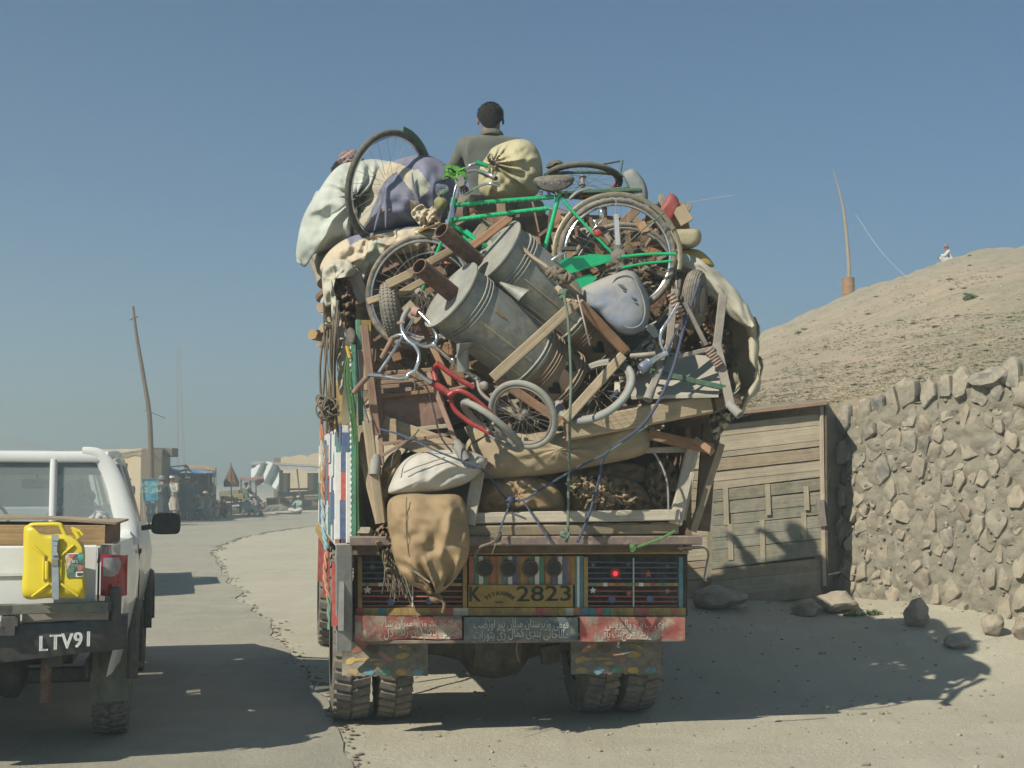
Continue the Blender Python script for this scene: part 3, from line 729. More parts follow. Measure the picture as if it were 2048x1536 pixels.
# ============================================================ PEOPLE
def person(loc, yaw, label, tunic, trousers, head='cap', headm=None, pose='stand', arms='down', h=1.7, group=None, detail=False, lean=0., headyaw=0., vest=None, beard=False):
    k = h / 1.7; cy, sy = math.cos(yaw), math.sin(yaw); loc = V(loc)
    T = lambda p: loc + V((p[0]*cy - p[1]*sy, p[0]*sy + p[1]*cy, p[2])) * k
    t = thing('person', label, 'person', loc, group)
    zp = {'stand': .92, 'squat': .24, 'sit': .12, 'bend': .55}[pose]
    up = lambda z, x=0., y=0.: V((x, y + lean * (z - zp) + (.02 if pose == 'stand' else .0), z))
    z0 = zp
    J = {'pelvis': (up(z0), (.125, .10)), 'belly': (up(z0 + .17), (.115, .085)), 'chest': (up(z0 + .36), (.135, .095)),
         'neck': (up(z0 + .525), .062), 'headb': (up(z0 + .575, 0, .015), .066), 'head': (up(z0 + .635, 0, .03), (.078, .094)), 'crown': (up(z0 + .71, 0, .015), (.065, .075))}
    E = [('pelvis', 'belly'), ('belly', 'chest'), ('chest', 'neck'), ('neck', 'headb'), ('headb', 'head'), ('head', 'crown')]
    for s, n in ((-1, 'L'), (1, 'R')):
        sh = up(z0 + .46, s * .185)
        if arms == 'down': el, wr_ = sh + V((s*.05, -.03, -.28)), sh + V((s*.06, .04, -.52))
        elif arms == 'fold': el, wr_ = sh + V((s*.06, .05, -.27)), sh + V((-s*.12, .22, -.27))
        elif arms == 'front': el, wr_ = sh + V((s*.05, .08, -.27)), sh + V((-s*.02, .30, -.33))
        elif arms == 'knee': el, wr_ = sh + V((s*.07, .16, -.22)), sh + V((s*.0, .36, -.22))
        else: el, wr_ = sh + V((s*.16, .02, -.2)), sh + V((s*.30, .18, -.18))
        hd = wr_ + (wr_ - el).normalized() * .08
        J.update({'sh'+n: (sh, .062), 'el'+n: (el, .042), 'wr'+n: (wr_, .028), 'hd'+n: (hd, (.035, .02))})
        E += [('chest', 'sh'+n), ('sh'+n, 'el'+n), ('el'+n, 'wr'+n), ('wr'+n, 'hd'+n)]
        if pose == 'stand': hp, kn, an, to = V((s*.10, 0, .86)), V((s*.115, .03, .48)), V((s*.12, -.02, .08)), V((s*.14, .14, .03))
        elif pose == 'squat': hp, kn, an, to = V((s*.11, .05, z0 - .02)), V((s*.17, .38, .50)), V((s*.13, .17, .08)), V((s*.14, .33, .03))
        elif pose == 'sit': hp, kn, an, to = V((s*.11, .05, z0 - .01)), V((s*.34, .30, .16)), V((-s*.06, .34, .07)), V((-s*.18, .36, .05))
        else: hp, kn, an, to = V((s*.11, .0, z0 - .03)), V((s*.13, .22, .30)), V((s*.12, -.04, .08)), V((s*.12, .10, .03))
        J.update({'hp'+n: (hp, .085), 'kn'+n: (kn, .055), 'an'+n: (an, .036), 'to'+n: (to, (.045, .03))})
        E += [('pelvis', 'hp'+n), ('hp'+n, 'kn'+n), ('kn'+n, 'an'+n), ('an'+n, 'to'+n)]
    vs_, fs = sk(J, E, sub=2 if detail else 1)
    m = MB().add([T(v) for v in vs_], fs)
    H = J['head'][0]; ch_, sh_ = math.cos(headyaw), math.sin(headyaw)
    HT = lambda p: T(H + V((p[0]*ch_ - p[1]*sh_, p[0]*sh_ + p[1]*ch_, p[2])))
    # nose, ears, lips, brow
    m.add([HT(p) for p in ((-.014, .088, -.02), (.014, .088, -.02), (0, .122, -.018), (0, .09, .03), (0, .085, -.03))], [(0, 2, 3), (2, 1, 3), (0, 4, 2), (4, 1, 2)])
    for s in (-1, 1):
        b0 = len(m.v); m.torus(HT((s*.088, -.005, -.008)), T(V((1, 0, 0))) - T(V((0, 0, 0))), .017, .008, 10, 6, flat=1.)
    m.tube([HT((-.022, .092, -.048)), HT((0, .099, -.046)), HT((.022, .092, -.048))], .005, 5)
    for s in (-1, 1): m.rock(HT((s*.03, .085, .012)), .011, .008, .007, 1, 1, 0)
    body = m.build('body', skin, t, ang=80)
    if detail: MB().torus(T(up(z0 + .515, 0, .0)), T(V((0, .25, 1))) - T(V((0, 0, 0))), .078, .016, 24, 8, flat=1.5).build('collar', tunic, t)
    if detail:                                   # five bent fingers a hand
        for n, s in (('L', -1), ('R', 1)):
            w0, h0 = J['wr'+n][0], J['hd'+n][0]; d = (h0 - w0).normalized(); sd = d.cross(V((0, 0, 1))).normalized(); dn = sd.cross(d).normalized()
            f = MB()
            for i, ln in enumerate((.062, .072, .078, .07)):
                b = w0 + d * .07 + sd * (.026 - i * .0175) * s; f.tube([T(b), T(b + d * ln * .5 - dn * .004), T(b + d * ln * .85 - dn * .025), T(b + d * ln * .9 - dn * .045)], [.0095, .009, .008, .006], 8)
            b = w0 + d * .03 + sd * .03 * s; f.tube([T(b), T(b + sd * .025 * s + d * .025), T(b + sd * .03 * s + d * .05 - dn * .015)], [.012, .010, .007], 8)
            f.build('hand_fingers', skin, t)
    def cloth_sk(keys, extra, grow):
        j = {a: (J[a][0], tuple((q if isinstance(J[a][1], tuple) else J[a][1]) + grow for q in (J[a][1] if isinstance(J[a][1], tuple) else (1, 1)))) for a in keys}
        j.update(extra); return j
    # tunic
    j = cloth_sk(['belly', 'chest', 'pelvis'], {}, .03)
    ed = [('pelvis', 'belly'), ('belly', 'chest'), ('chest', 'nk')]; j['nk'] = (up(z0 + .505), .078)
    for n in 'LR':
        a, b, c = J['sh'+n][0], J['el'+n][0], J['wr'+n][0]
        j['a'+n] = (a, .085); j['b'+n] = (b, .070); j['c'+n] = (b.lerp(c, .85), .058); ed += [('chest', 'a'+n), ('a'+n, 'b'+n), ('b'+n, 'c'+n)]
        if pose != 'stand': j['h'+n] = (J['hp'+n][0].lerp(J['kn'+n][0], .3), .12); j['k'+n] = (J['kn'+n][0], .095); j['m'+n] = (J['kn'+n][0].lerp(J['an'+n][0], .5), .085); ed += [('pelvis', 'h'+n), ('h'+n, 'k'+n), ('k'+n, 'm'+n)]
    vs_, fs = sk(j, ed, sub=2 if detail else 1)
    m = MB().add([T(v + noise.noise_vector(v * (9 if detail else 6) + V(loc) * 3) * (.012 if detail else .016)) for v in vs_], fs)
    if detail: m.v = [p + noise.noise_vector(V((p.x * 22, p.y * 22, p.z * 9))) * .010 for p in m.v]
    if pose == 'stand':
        sd_ = rnd.random() * 9
        def sk2(u, v):
            a = u * 2 * math.pi; r_ = .165 + .085 * v ** 1.2; r_ *= 1 + .10 * v * math.sin(a * 7 + sd_) + .06 * v * math.sin(a * 12 + sd_ * 2)
            return T(V((math.cos(a) * r_ * 1.02, math.sin(a) * r_ * .8, 1.02 - .56 * v + .015 * math.sin(a * 3))))
        m.grid(sk2, 32, 7, )
        def sk3(u, v): p = sk2(1 - u, v); return p
        m.grid(lambda u, v: sk2(1 - u, v), 32, 7)
    m.build('tunic', tunic, t, ang=80)
    if vest:
        j2 = {'p': (up(z0 + .12), (.165, .135)), 'b': (up(z0 + .2), (.16, .13)), 'c': (up(z0 + .38), (.175, .14)), 'n': (up(z0 + .47), .10)}
        vs_, fs = sk(j2, [('p', 'b'), ('b', 'c'), ('c', 'n')], sub=1); MB().add([T(v) for v in vs_], fs).build('vest', vest, t, ang=80)
    # trousers, shoes
    m = MB(); f = MB()
    for n in 'LR':
        a, b, c, d = (J[x+n][0] for x in ('hp', 'kn', 'an', 'to'))
        q = cat([a, a.lerp(b, .5), b, b.lerp(c, .5), c + V((0, 0, .04))], 4)
        m.tube([T(p) for p in q], [(.125 - .055 * i / (len(q)-1)) * (1 + .06 * math.sin(i * 2.1)) * k for i in range(len(q))], 12)
        f.tube([T(c + V((0, 0, -.03)) + (c - d) * .25), T(c.lerp(d, .5) + V((0, 0, -.01))), T(d), T(d + (d - c) * .22)], [.04*k, .048*k, .042*k, .02*k], 8, flat=.8)
    m.build('trousers', trousers, t, ang=80); f.build('shoes', W_brown, t)
    hm = headm or hair
    m = MB()
    if head == 'hair':
        def hf(u, v):
            a = u * 2 * math.pi; el = v * 1.62 + .0; rr_ = .105 + .006 * noise.noise(V((math.cos(a) * 4, math.sin(a) * 4, v * 6)))
            low = .018 - .098 * max(0, -math.sin(a)) ** 1.3 + .035 * max(0, math.sin(a))
            z = low + (.118 - low) * math.sin(el) + .005 * noise.noise(V((a * 3, v * 7, 3)))
            c = max(.0, 1 - max(0, z - .035) ** 2 / .0072) ** .5 * (1 - .9 * max(0, .02 - z) ** 1.5 * 9)
            return HT(V((math.cos(a) * rr_ * .88 * c, math.sin(a) * rr_ * 1.06 * c - .006, z)))
        m.grid(hf, 40, 16)
        if detail:
            for i in range(900):
                u, v = rnd.random(), rnd.random() ** .8 * .95; p = hf(u, v); cc = HT(V((0, 0, .02))); d = (p - cc).normalized()
                s_ = d.cross(V((0, 0, 1)) + V((rnd.uniform(-.5, .5), rnd.uniform(-.5, .5), 0))).normalized() * .003
                e = p + d * .010 + V((rnd.uniform(-1, 1), rnd.uniform(-1, 1), rnd.uniform(-.4, 1))) * .008; m.add([p - s_, p + s_, e], [(0, 1, 2)])
        m.build('hair', hm, t, ang=180)
    else:
        m0 = MB().grid(lambda u, v: HT(V((math.cos(u*6.2832) * .088 * math.cos(v*1.4), math.sin(u*6.2832) * .1 * math.cos(v*1.4) - .012, -.03 * (math.sin(u*6.2832) < .3) + .10 * math.sin(v*1.5)))), 18, 6); m0.build('hair', hair, t, ang=180)
        if head == 'cap':
            m.grid(lambda u, v: HT(V((math.cos(u*6.2832) * .096 * (1 if v < .6 else (1-v)/.4), math.sin(u*6.2832) * .106 * (1 if v < .6 else (1-v)/.4) - .005, .045 + .075 * min(v, .6) / .6 + .008 * (v > .6)))), 20, 10); m.build('cap', hm, t, ang=50)
        else:
            for i in range(5):
                z = .03 + i * .021; r_ = (.108, .118, .116, .10, .07)[i]
                m.tube([HT(V((math.cos(a*.2618) * r_ * .93, math.sin(a*.2618) * r_ - .005, z + .018 * math.sin(a * .2618 + i * 1.3)))) for a in range(24)], .021 * k, 7, closed=True)
            m.rock(HT(V((0, -.005, .09))), .085*k, .09*k, .05*k, 3, 2, 0); m.build('turban', hm, t, ang=120)
    if beard: MB().grid(lambda u, v: HT(V((math.cos(.5 + u*2.14) * .075, math.sin(.5 + u*2.14) * (.1 - .02 * v), -.03 - .07 * v * math.sin(u * 3.14)))), 10, 4, (0, .004, 0)).build('beard', mt('grey_beard', (.25, .25, .24), .9, 0, .3, 30, 0, .3), t)
    return t
cl = lambda k, c: mt('cloth_' + k, c, .92, 0, .12, 5, .15, .25, 120)
c_navy, c_teal, c_dk, c_white, c_cream, c_grey, c_brn, c_pink, c_lbl, c_red = cl('navy', (.04, .055, .08)), cl('teal', (.06, .11, .12)), cl('dark', (.045, .045, .05)), cl('white', (.58, .57, .54)), cl('cream', (.46, .41, .33)), cl('grey', (.22, .23, .23)), cl('brown', (.17, .12, .09)), cl('pink', (.42, .30, .28)), cl('pale_blue', (.30, .38, .42)), cl('red', (.28, .05, .05))

# ============================================================ ROADSIDE BAZAAR (far, at the road's outer edge)
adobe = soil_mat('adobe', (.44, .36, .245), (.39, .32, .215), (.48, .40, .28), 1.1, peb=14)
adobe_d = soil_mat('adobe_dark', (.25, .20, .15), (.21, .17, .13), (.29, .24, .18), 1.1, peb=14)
def Z(y, D): return EYE + (960 - y) / F * D
DB = 50.
b = thing('adobe_building', 'flat roofed mud brick building with a brown door beyond the pickup', 'building', P(250, 1045, DB))
A0 = P(120, 960, 57); A1 = P(303, 960, 50.); A2 = P(340, 960, 56)
def wall_face(name, p, q_, ztop0, ztop1, mat, parent, th=.35, holes=(), z0=-.1, rag=.05):
    """a thick wall from p to q with rectangular openings: holes = (u0,u1,z0,z1)"""
    us = sorted({0., 1., *[h for q in holes for h in q[:2]], *[i / 12 for i in range(13)]}); m = MB(); d = (q_ - p); d.z = 0; n = V((-d.y, d.x, 0)).normalized() * th
    for a, c in zip(us, us[1:]):
        mid = (a + c) / 2; zt = lambda u: ztop0 + (ztop1 - ztop0) * u + rag * noise.noise(V((u * 17, p.x, 2)))
        cuts = [(z0, None)]; hs = [h for h in holes if h[0] <= mid <= h[1]]
        spans = []; lo = z0
        for h in hs: spans.append((lo, h[2])); lo = h[3]
        spans.append((lo, None))
        for s0, s1 in spans:
            if s1 is not None and s1 - s0 < .01: continue
            A, B = V((p.x + d.x*a, p.y + d.y*a, 0)), V((p.x + d.x*c, p.y + d.y*c, 0)); ta, tb = (zt(a), zt(c)) if s1 is None else (s1, s1)
            pts = [A + V((0, 0, s0)), B + V((0, 0, s0)), B + V((0, 0, tb)), A + V((0, 0, ta))]
            m.prism(pts, n)
    return m.build(name, mat, parent, ang=30)
du = (225 - 130) / (303 - 130)
zt = Z(899, 50); h0, h1 = .575, .76
wall_face('wall', A0, A1, Z(914, 57), Z(898, 50), adobe, b, .4, [(h0, h1, 0.0, Z(927, 52))])
wall_face('wall', A1, A2, Z(898, 50), Z(897, 56), adobe_d, b, .4)  # side turned from the sun: its shade is also put into the darker adobe
wall_face('wall', A2, P(120, 960, 63), Z(897, 56), Z(900, 60), adobe, b, .4)
MB().prism([A0 + V((0, 0, .6)), A1 + V((0, 0, Z(902, 50) - 1.6)), A2 + V((0, .3, Z(902, 56) - 1.6)), P(120, 960, 62) + V((0, 0, .6))], (0, 0, .12)).build('roof', adobe, b)
m = MB(); m.grid(lambda u, v: A0.lerp(A1, u) + V((0, -.06 - .02 * noise.noise(V((u * 30, 0, 0))), Z(914, 57) * (1-u) + Z(898, 50) * u - 1.6 - .22 + .03 * math.sin(u * 40) + .09 * v)), 40, 1, (0, .1, 0)); m.build('drip_course', adobe_d, b)
dp = A0.lerp(A1, h0); dq = A0.lerp(A1, h1)
d_ = MB().bar(V((dp.x + .25, dp.y + .2, .95)), V((dq.x, dq.y + .2, .95)), .06, 1.9).build('door', wood('door', (.25, .12, .085), .3), b)
MB().bar(V((dp.x + .2, dp.y + .12, .0)), V((dp.x + .2, dp.y + .12, 1.9)), .08, .08).build('door_frame', white_p, b)
MB().box((P(328, 905, 54)), .9, 1.0, .35, ch=.1).build('parapet_block', wood('parapet', (.20, .15, .11), .2), b)
MB().bar(P(312, 900, 52), P(312, 1035, 52), .25, .25, V((1, 0, 0))).build('corner_post', W_dark, b)
t = thing('utility_pole', 'tall dark leaning wooden pole rising behind the adobe building corner', 'pole', P(304, 1040, 49.5))
m = MB(); pts = cat(pl((304, 1040, 49.5), (300, 850, 49.5), (288, 760, 49.5), (273, 670, 49.5), (266, 612, 49.5)), 6); m.tube(pts, [.11 - .065 * i / (len(pts)-1) for i in range(len(pts))], 8); m.build('pole', W_dark, t)
MB().bar(P(259, 640, 49.5), P(276, 633, 49.5), .05, .05).build('crosspiece', W_dark, t)
MB().tube(cat(pl((290, 820, 49.5), (330, 836, 55)), 4), .012, 4).build('wire_stub', black, t)
# sign
t = thing('shop_sign', 'bright blue notice board with pale hand painted script on posts', 'sign', P(300, 1040, 46))
sp = [P(284, 958, 46), P(314, 957, 46.2), P(316, 1001, 46.2), P(287, 1002, 46)]
MB().prism(sp, (0, .04, 0)).build('board', mt('sign_blue', (.05, .33, .47), .6, 0, .1, 4, .1, .05), t)
m = MB()
for i in range(4): m.bar(sp[i] + V((0, -.012, 0)), sp[(i+1) % 4] + V((0, -.012, 0)), .04, .04)
m.build('frame', teal_p, t)
sgn = mt('sign_cream', (.62, .60, .42), .6, 0, .05, 9, 0, 0)
rv = (sp[1] - sp[0])
for k, (s, y, size) in enumerate((('هندوان کاری', 966, .20), ('میز', 974, .18), ('اطلاق نامه', 981, .20), ('و', 988, .16))):
    m = MB(); text_on(m, shape_ar(s), P(302 if k % 2 == 0 else 293, y, 45.93), rv, V((.0, 0, 1)), size, sx=.85 if k % 2 == 0 else 1.); m.build('lettering', sgn, t)
MB().bar(P(288, 1001, 46.05), P(289, 1042, 46.05), .05, .05, V((1, 0, 0))).build('post', W_grey, t); MB().bar(P(314, 1000, 46.25), P(314, 1042, 46.25), .05, .05, V((1, 0, 0))).build('post', W_grey, t)

# blue tarp stall
def stall(name, label, loc): return thing(name, label, 'stall', loc)
t = stall('tarp_stall', 'market stall under a blue tarpaulin with a pale grey side curtain', P(385, 1035, 57))
blue_t = mt('blue_tarp', (.06, .16, .33), .6, 0, .2, 2, .3, .2, 20)
m = MB().grid(lambda u, v: P(338 + 90 * u, 937 + 3 * math.sin(u * 9) - 3 * v, 55.5 + 4 * v) + V((0, 0, -.12 * math.sin(u * 3.14))), 24, 6, (0, 0, .03)); m.build('tarp', blue_t, t, ang=60)
m = MB().grid(lambda u, v: P(338 + 88 * u, 938 + 3 * math.sin(u * 9) + 1 * u + (8 + 5 * math.sin(u * 11 + 1)) * v, 55.4 - .1 * v), 24, 4, (0, .03, 0)); m.build('valance', blue_t, t, ang=60)
MB().bar(P(369, 932, 55.8), P(432, 938, 55.3), .05, .14).build('roof_plank', W_fresh, t); MB().bar(P(338, 934, 55.6), P(370, 931, 55.6), .05, .05).build('roof_plank', W_grey, t)
for x in (341, 372, 426, 431): MB().bar(P(x, 938, 55.5), P(x, 1034, 55.5), .06, .06, V((1, 0, 0))).build('pole', W_grey, t)
MB().grid(lambda u, v: P(409 + 20 * u, 946 + 82 * v, 56.5 + .2 * math.sin(u * 12)), 16, 6, (0, .03, 0)).build('curtain', cl('curtain', (.36, .37, .38)), t, ang=60)
MB().grid(lambda u, v: P(338 + 75 * u, 946 + 90 * v, 59.5), 2, 2, (0, .05, 0)).build('interior_shade_sheet', cl('interior_shade', (.09, .08, .075)), t)  # dark sheet added at the back, the stall's inner shade put into its colour
MB().prism(pl((350, 1012, 57.5), (404, 1012, 57.5), (404, 1034, 57.5), (350, 1034, 57.5)), (0, 1., 0)).build('counter', W_dark, t)
# conical umbrella
t = thing('market_umbrella', 'rust coloured conical umbrella on a thin pole before the stalls', 'umbrella', P(463, 1030, 60))
ap = P(462, 929, 60); rim_y = 965; rr_ = M(15, 60); um = mt('rust_canvas', (.33, .15, .065), .9, 0, .2, 3, .2, .2)
bc = P(463, rim_y, 60)
def uf(u, v): a = u * 6.2832; return ap.lerp(bc, v) + V((math.cos(a), math.sin(a), 0)) * rr_ * v * (1 + .08 * math.cos(a * 8))
m = MB().grid(uf, 48, 8); m.grid(lambda u, v: uf(1 - u, v), 48, 8)
m.build('canopy', um, t)
m = MB().grid(lambda u, v: bc + V((math.cos(u*6.2832) * rr_ * (1 + .04 * math.cos(u * 50)), math.sin(u*6.2832) * rr_, -.18 * v)), 40, 2, (0, 0, -.01)); m.build('valance', mt('rust_pale', (.42, .28, .15), .9, 0, .2, 3, .2, .2), t)
MB().tube([ap + V((0, 0, .08)), P(463, 1030, 60)], .025, 6).build('pole', W_dark, t)
# red awning stall
t = stall('awning_stall', 'low stall under a dusty red awning with crates of fruit', P(500, 1025, 62))
rd = mt('dusty_red_cloth', (.27, .10, .09), .9, 0, .2, 2, .35, .2)
MB().grid(lambda u, v: P(479 + 49 * u, 960 - 2 * u - 5 * v + 2 * math.sin(u * 3.14), 61 + 3 * v), 14, 5, (0, 0, .03)).build('awning', rd, t, ang=60)
MB().grid(lambda u, v: P(514 + 14 * u, 957 + (16 - 9 * u) * v, 61 + .1 * v), 6, 3, (0, .03, 0)).build('side_flap', mt('maroon', (.14, .04, .04), .9), t, ang=60)
for x in (482, 500.5, 512): MB().bar(P(x, 960, 61.2), P(x, 1022, 61.2), .06, .06, V((1, 0, 0))).build('pole', W_dark, t)
MB().prism(pl((438, 982, 63), (477, 980, 63), (477, 1002, 63), (438, 1004, 63)), (0, 1.4, 0)).build('counter', wood('counter', (.30, .30, .20)), t)
MB().prism(pl((452, 1006, 60.5), (515, 1001, 60.5), (515, 1006, 60.5), (452, 1011, 60.5)), (0, 1.2, 0)).build('table_top', W_grey, t)
for x in (455, 480, 512): MB().bar(P(x, 1006, 60.6), P(x, 1028 - (x - 455) * .05, 60.6), .05, .05, V((1, 0, 0))).build('leg', W_dark, t)
yel = wood('yellow_crate', (.45, .33, .12), .2)
for k, (x, y, w_, D) in enumerate(((457, 997, 15, 60.6), (479, 993, 16, 60.9), (470, 1001, 8, 60.4))):
    tt = thing('fruit_crate', ('yellow slatted crate at the near end of the low table', 'yellow crate tilted beside the green bundle on the table', 'small crate between the two yellow crates')[k], 'crate', P(x, y + 5, D), 'crates on the stall table')
    for j in range(3): MB().bar(P(x - w_/2, y - 4 + j * 4, D), P(x + w_/2, y - 5 + j * 4, D), .03, .07).build('slat', yel, tt)
    MB().prism(pl((x - w_/2, y - 4, D + .1), (x + w_/2, y - 5, D + .1), (x + w_/2, y + 5, D + .1), (x - w_/2, y + 6, D + .1)), (0, .3, 0)).build('box_body', wood('crate_in', (.30, .22, .09)), tt)
# white tarp tent
t = stall('white_tent', 'white sheet tent with a grey awning and open dark front by the mud shop', P(560, 1020, 72))
ws = mt('white_tarp', (.50, .54, .54), .7, 0, .08, 1.5, .2, .3, 8)
m = MB().grid(lambda u, v: P(502 + 56 * u, 929 - 3 * math.sin(u * 2.6) + (34 + 18 * u) * v + 3 * math.sin(u * 8), 70 + .25 * math.sin(u * 14 + v * 5) - .3 * v), 30, 12, (0, .04, 0)); m.build('sheet', ws, t, ang=70)
m = MB().grid(lambda u, v: P(502 + 140 * u, 929 - 3 * math.sin(min(1, u * 2.5) * 2.6) + 8 * u - 4 * v, 70 + 5 * v), 30, 5, (0, 0, .03)); m.build('roof_sheet', mt('grey_tarp', (.36, .36, .36), .7, 0, .1, 1.5, .3, .3, 8), t, ang=70)
m = MB().grid(lambda u, v: P(557 + 90 * u, 928 + 5 * u + (6 + 6 * abs(math.sin(u * 7))) * v, 70), 30, 4, (0, .03, 0)); m.build('awning', mt('grey_tarp', (.36, .36, .36)), t, ang=70)
MB().grid(lambda u, v: P(556 + 10 * u, 940 + 50 * v, 71 + 3 * u), 6, 6, (0, .03, 0)).build('side_flap', c_grey, t)
for p in ((594, 938, 600, 995), (557, 930, 557, 1020), (640, 938, 640, 1012)): MB().bar(P(p[0], p[1], 70.2), P(p[2], p[3], 70.2), .07, .07, V((1, 0, 0))).build('pole', W_dark, t)
MB().prism(pl((575, 977, 73), (617, 976, 73), (617, 980, 73), (575, 981, 73)), (0, .8, 0)).build('shelf', W_fresh, t)
MB().prism(pl((552, 985, 71.5), (645, 980, 71.5), (645, 1010, 71.5), (552, 1016, 71.5)), (0, 1.2, 0)).build('counter', wood('ct', (.14, .11, .085), .2), t)
t = thing('mud_shop', 'crumbling mud walled shop behind the grey awning of the white tent', 'building', P(610, 1012, 78))
wall_face('wall', P(561, 960, 79), P(660, 960, 77), Z(914, 79), Z(906, 77), adobe, t, .5, [(.02, .20, 0, Z(946, 77)), (.55, .85, 0, Z(946, 78))], rag=.18)
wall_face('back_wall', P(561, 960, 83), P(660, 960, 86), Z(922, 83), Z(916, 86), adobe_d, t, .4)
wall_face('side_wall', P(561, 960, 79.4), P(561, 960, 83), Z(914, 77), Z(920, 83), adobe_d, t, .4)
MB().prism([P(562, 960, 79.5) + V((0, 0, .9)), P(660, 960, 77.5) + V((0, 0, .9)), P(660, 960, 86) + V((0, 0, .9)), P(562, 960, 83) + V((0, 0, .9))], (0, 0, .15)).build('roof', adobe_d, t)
# mast
t = thing('lattice_mast', 'faint tall lattice mast far off in the dusty haze', 'mast', P(362, 975, 230))
m = MB(); b0, t0 = P(363, 972, 230), P(357, 692, 230)
for s in (-1, 1):
    for q2 in (-1, 1): m.bar(b0 + V((s * .6, q2 * .6, 0)), t0 + V((s * .18, q2 * .18, 0)), .09, .09)
for k in range(26):
    a, c = k / 26, (k + 1) / 26; wa, wb = .6 - .42 * a, .6 - .42 * c; s = 1 if k % 2 else -1
    m.bar(b0.lerp(t0, a) + V((-s * wa, -wa, 0)), b0.lerp(t0, c) + V((s * wb, -wb, 0)), .05, .05); m.bar(b0.lerp(t0, a) + V((s * wa, wa, 0)), b0.lerp(t0, c) + V((-s * wb, wb, 0)), .05, .05)
m.build('lattice', steel, t); MB().bar(P(344, 706, 230), P(371, 704, 230), .14, .14).build('crossarm', steel, t)
# people of the bazaar  (x, feet y, D, ...)
def at(x, D): p = P(x, 960, D); return V((p.x, p.y, 0.0))
folk = [
 (247, 47.2, 2.6, 'man in dark clothes and dark cap standing at the adobe doorway', c_dk, c_dk, 'cap', c_dk, 'stand', 'fold', None, 1.72),
 (258, 46.6, 2.9, 'man in slate tunic and white cap beside the adobe doorway', c_teal, c_teal, 'cap', c_white, 'stand', 'fold', None, 1.68),
 (276, 46.4, 2.2, 'person crouching in dark clothes on the ground near the blue sign', c_dk, c_brn, 'turban', c_dk, 'squat', 'knee', None, 1.6),
 (306, 47.2, .3, 'person in pale green tunic partly behind the blue sign', c_lbl, c_lbl, 'cap', c_grey, 'stand', 'down', None, 1.45),
 (325, 47.0, .5, 'man in navy robe with a grey shawl next to the blue sign', c_navy, c_navy, 'turban', c_grey, 'stand', 'down', c_navy, 1.76),
 (346, 50.0, 2.8, 'man in cream clothes and white cap with folded arms before the blue stall', c_cream, c_pink, 'cap', c_white, 'stand', 'fold', c_lbl, 1.78),
 (376, 53.0, 2.9, 'man in dark teal clothes and white cap under the blue tarpaulin', c_teal, c_teal, 'cap', c_white, 'stand', 'down', None, 1.76),
 (362, 54.0, 3.6, 'man in brown standing behind the cream clothed man', c_brn, c_brn, 'turban', c_brn, 'stand', 'down', None, 1.66),
 (392, 55.0, .4, 'tall man in dark navy with his back turned under the tarpaulin', c_navy, c_navy, 'hair', None, 'stand', 'down', None, 1.8),
 (404, 54.0, 2.6, 'man in blue grey squatting at the edge of the tarpaulin stall', c_lbl, c_navy, 'turban', c_pink, 'squat', 'knee', None, 1.7),
 (427, 54.5, 3.3, 'man in dark red waistcoat squatting beside the road', c_grey, c_cream, 'turban', c_dk, 'squat', 'knee', c_red, 1.8),
 (440, 56.0, 3.9, 'person in a red shawl sitting just behind the squatting man', c_red, c_dk, 'hair', None, 'squat', 'front', None, 1.6),
 (418, 53.0, 3.1, 'person in grey bending over goods on the road edge', c_grey, c_grey, 'turban', c_cream, 'bend', 'front', None, 1.5),
 (524, 61.0, 1.8, 'man with white turban bending in front of the white tent', c_cream, c_cream, 'turban', c_white, 'bend', 'front', None, 1.65),
 (508, 60.0, 2.9, 'person in mauve clothes sitting by the red awning stall', cl('mauve2', (.22, .22, .32)), c_lbl, 'cap', c_white, 'squat', 'knee', None, 1.6),
 (493, 62.5, 3.0, 'person in green shawl standing behind the yellow crates', cl('green', (.10, .19, .14)), c_grey, 'turban', c_cream, 'stand', 'down', None, 1.5),
 (598, 66.0, 2.7, 'person in pale green sitting on the ground before the dark tent', cl('pgreen', (.24, .36, .30)), c_white, 'cap', c_white, 'sit', 'knee', None, 1.6),
]
for i, (x, D, yaw, lb, tu, tr, hd, hm, po, ar, ve, h_) in enumerate(folk):
    person(at(x, D), yaw, lb, tu, tr, hd, hm, po, ar, h_, 'people at the roadside bazaar', vest=ve, lean=(.9 if po == 'bend' else .35 if po == 'squat' else 0), beard=(i % 3 == 0))
# goods and rubble along the far edge
m = MB()
for _ in range(420):
    x = rr.uniform(318, 648); D = 52 + (x - 318) * .085 + rr.uniform(-.8, 2.5); p = at(x, D); s_ = abs(rr.gauss(.07, .07)) + .04
    m.rock(p + V((0, 0, s_ * .3)), s_ * 1.3, s_, s_ * .8, rr.randrange(99), 1, .3)
m.build('rubble', stm[0], origin=(0, 50, 0), props={'kind': 'stuff'})
m = MB().grid(lambda u, v: at(300 + 370 * u, 50 + 27 * u) + V((0, 6 * v, .02 + .28 * math.sin(min(1, v * 2.5) * 1.57) + .06 * noise.noise(V((u * 60, v * 4, 1))))), 120, 10)
m.build('roadside_bank', ground_m, origin=(0, 50, 0), props={'kind': 'structure'})
def crate(x, y, D, w_, h_, mat, label):
    t = thing('goods_box', label, 'box', P(x, y + h_/2, D), 'boxes of goods beside the stalls')
    MB().prism(pl((x-w_/2, y-h_/2, D), (x+w_/2, y-h_/2-1, D), (x+w_/2, y+h_/2-1, D), (x-w_/2, y+h_/2, D)), (0, .5, 0)).build('box_body', mat, t)
    MB().prism(pl((x-w_/2-1, y-h_/2-2, D-.03), (x+w_/2+1, y-h_/2-3, D-.03), (x+w_/2+1, y-h_/2, D-.03), (x-w_/2-1, y-h_/2+1, D-.03)), (0, .56, 0)).build('lid', W_pale, t)
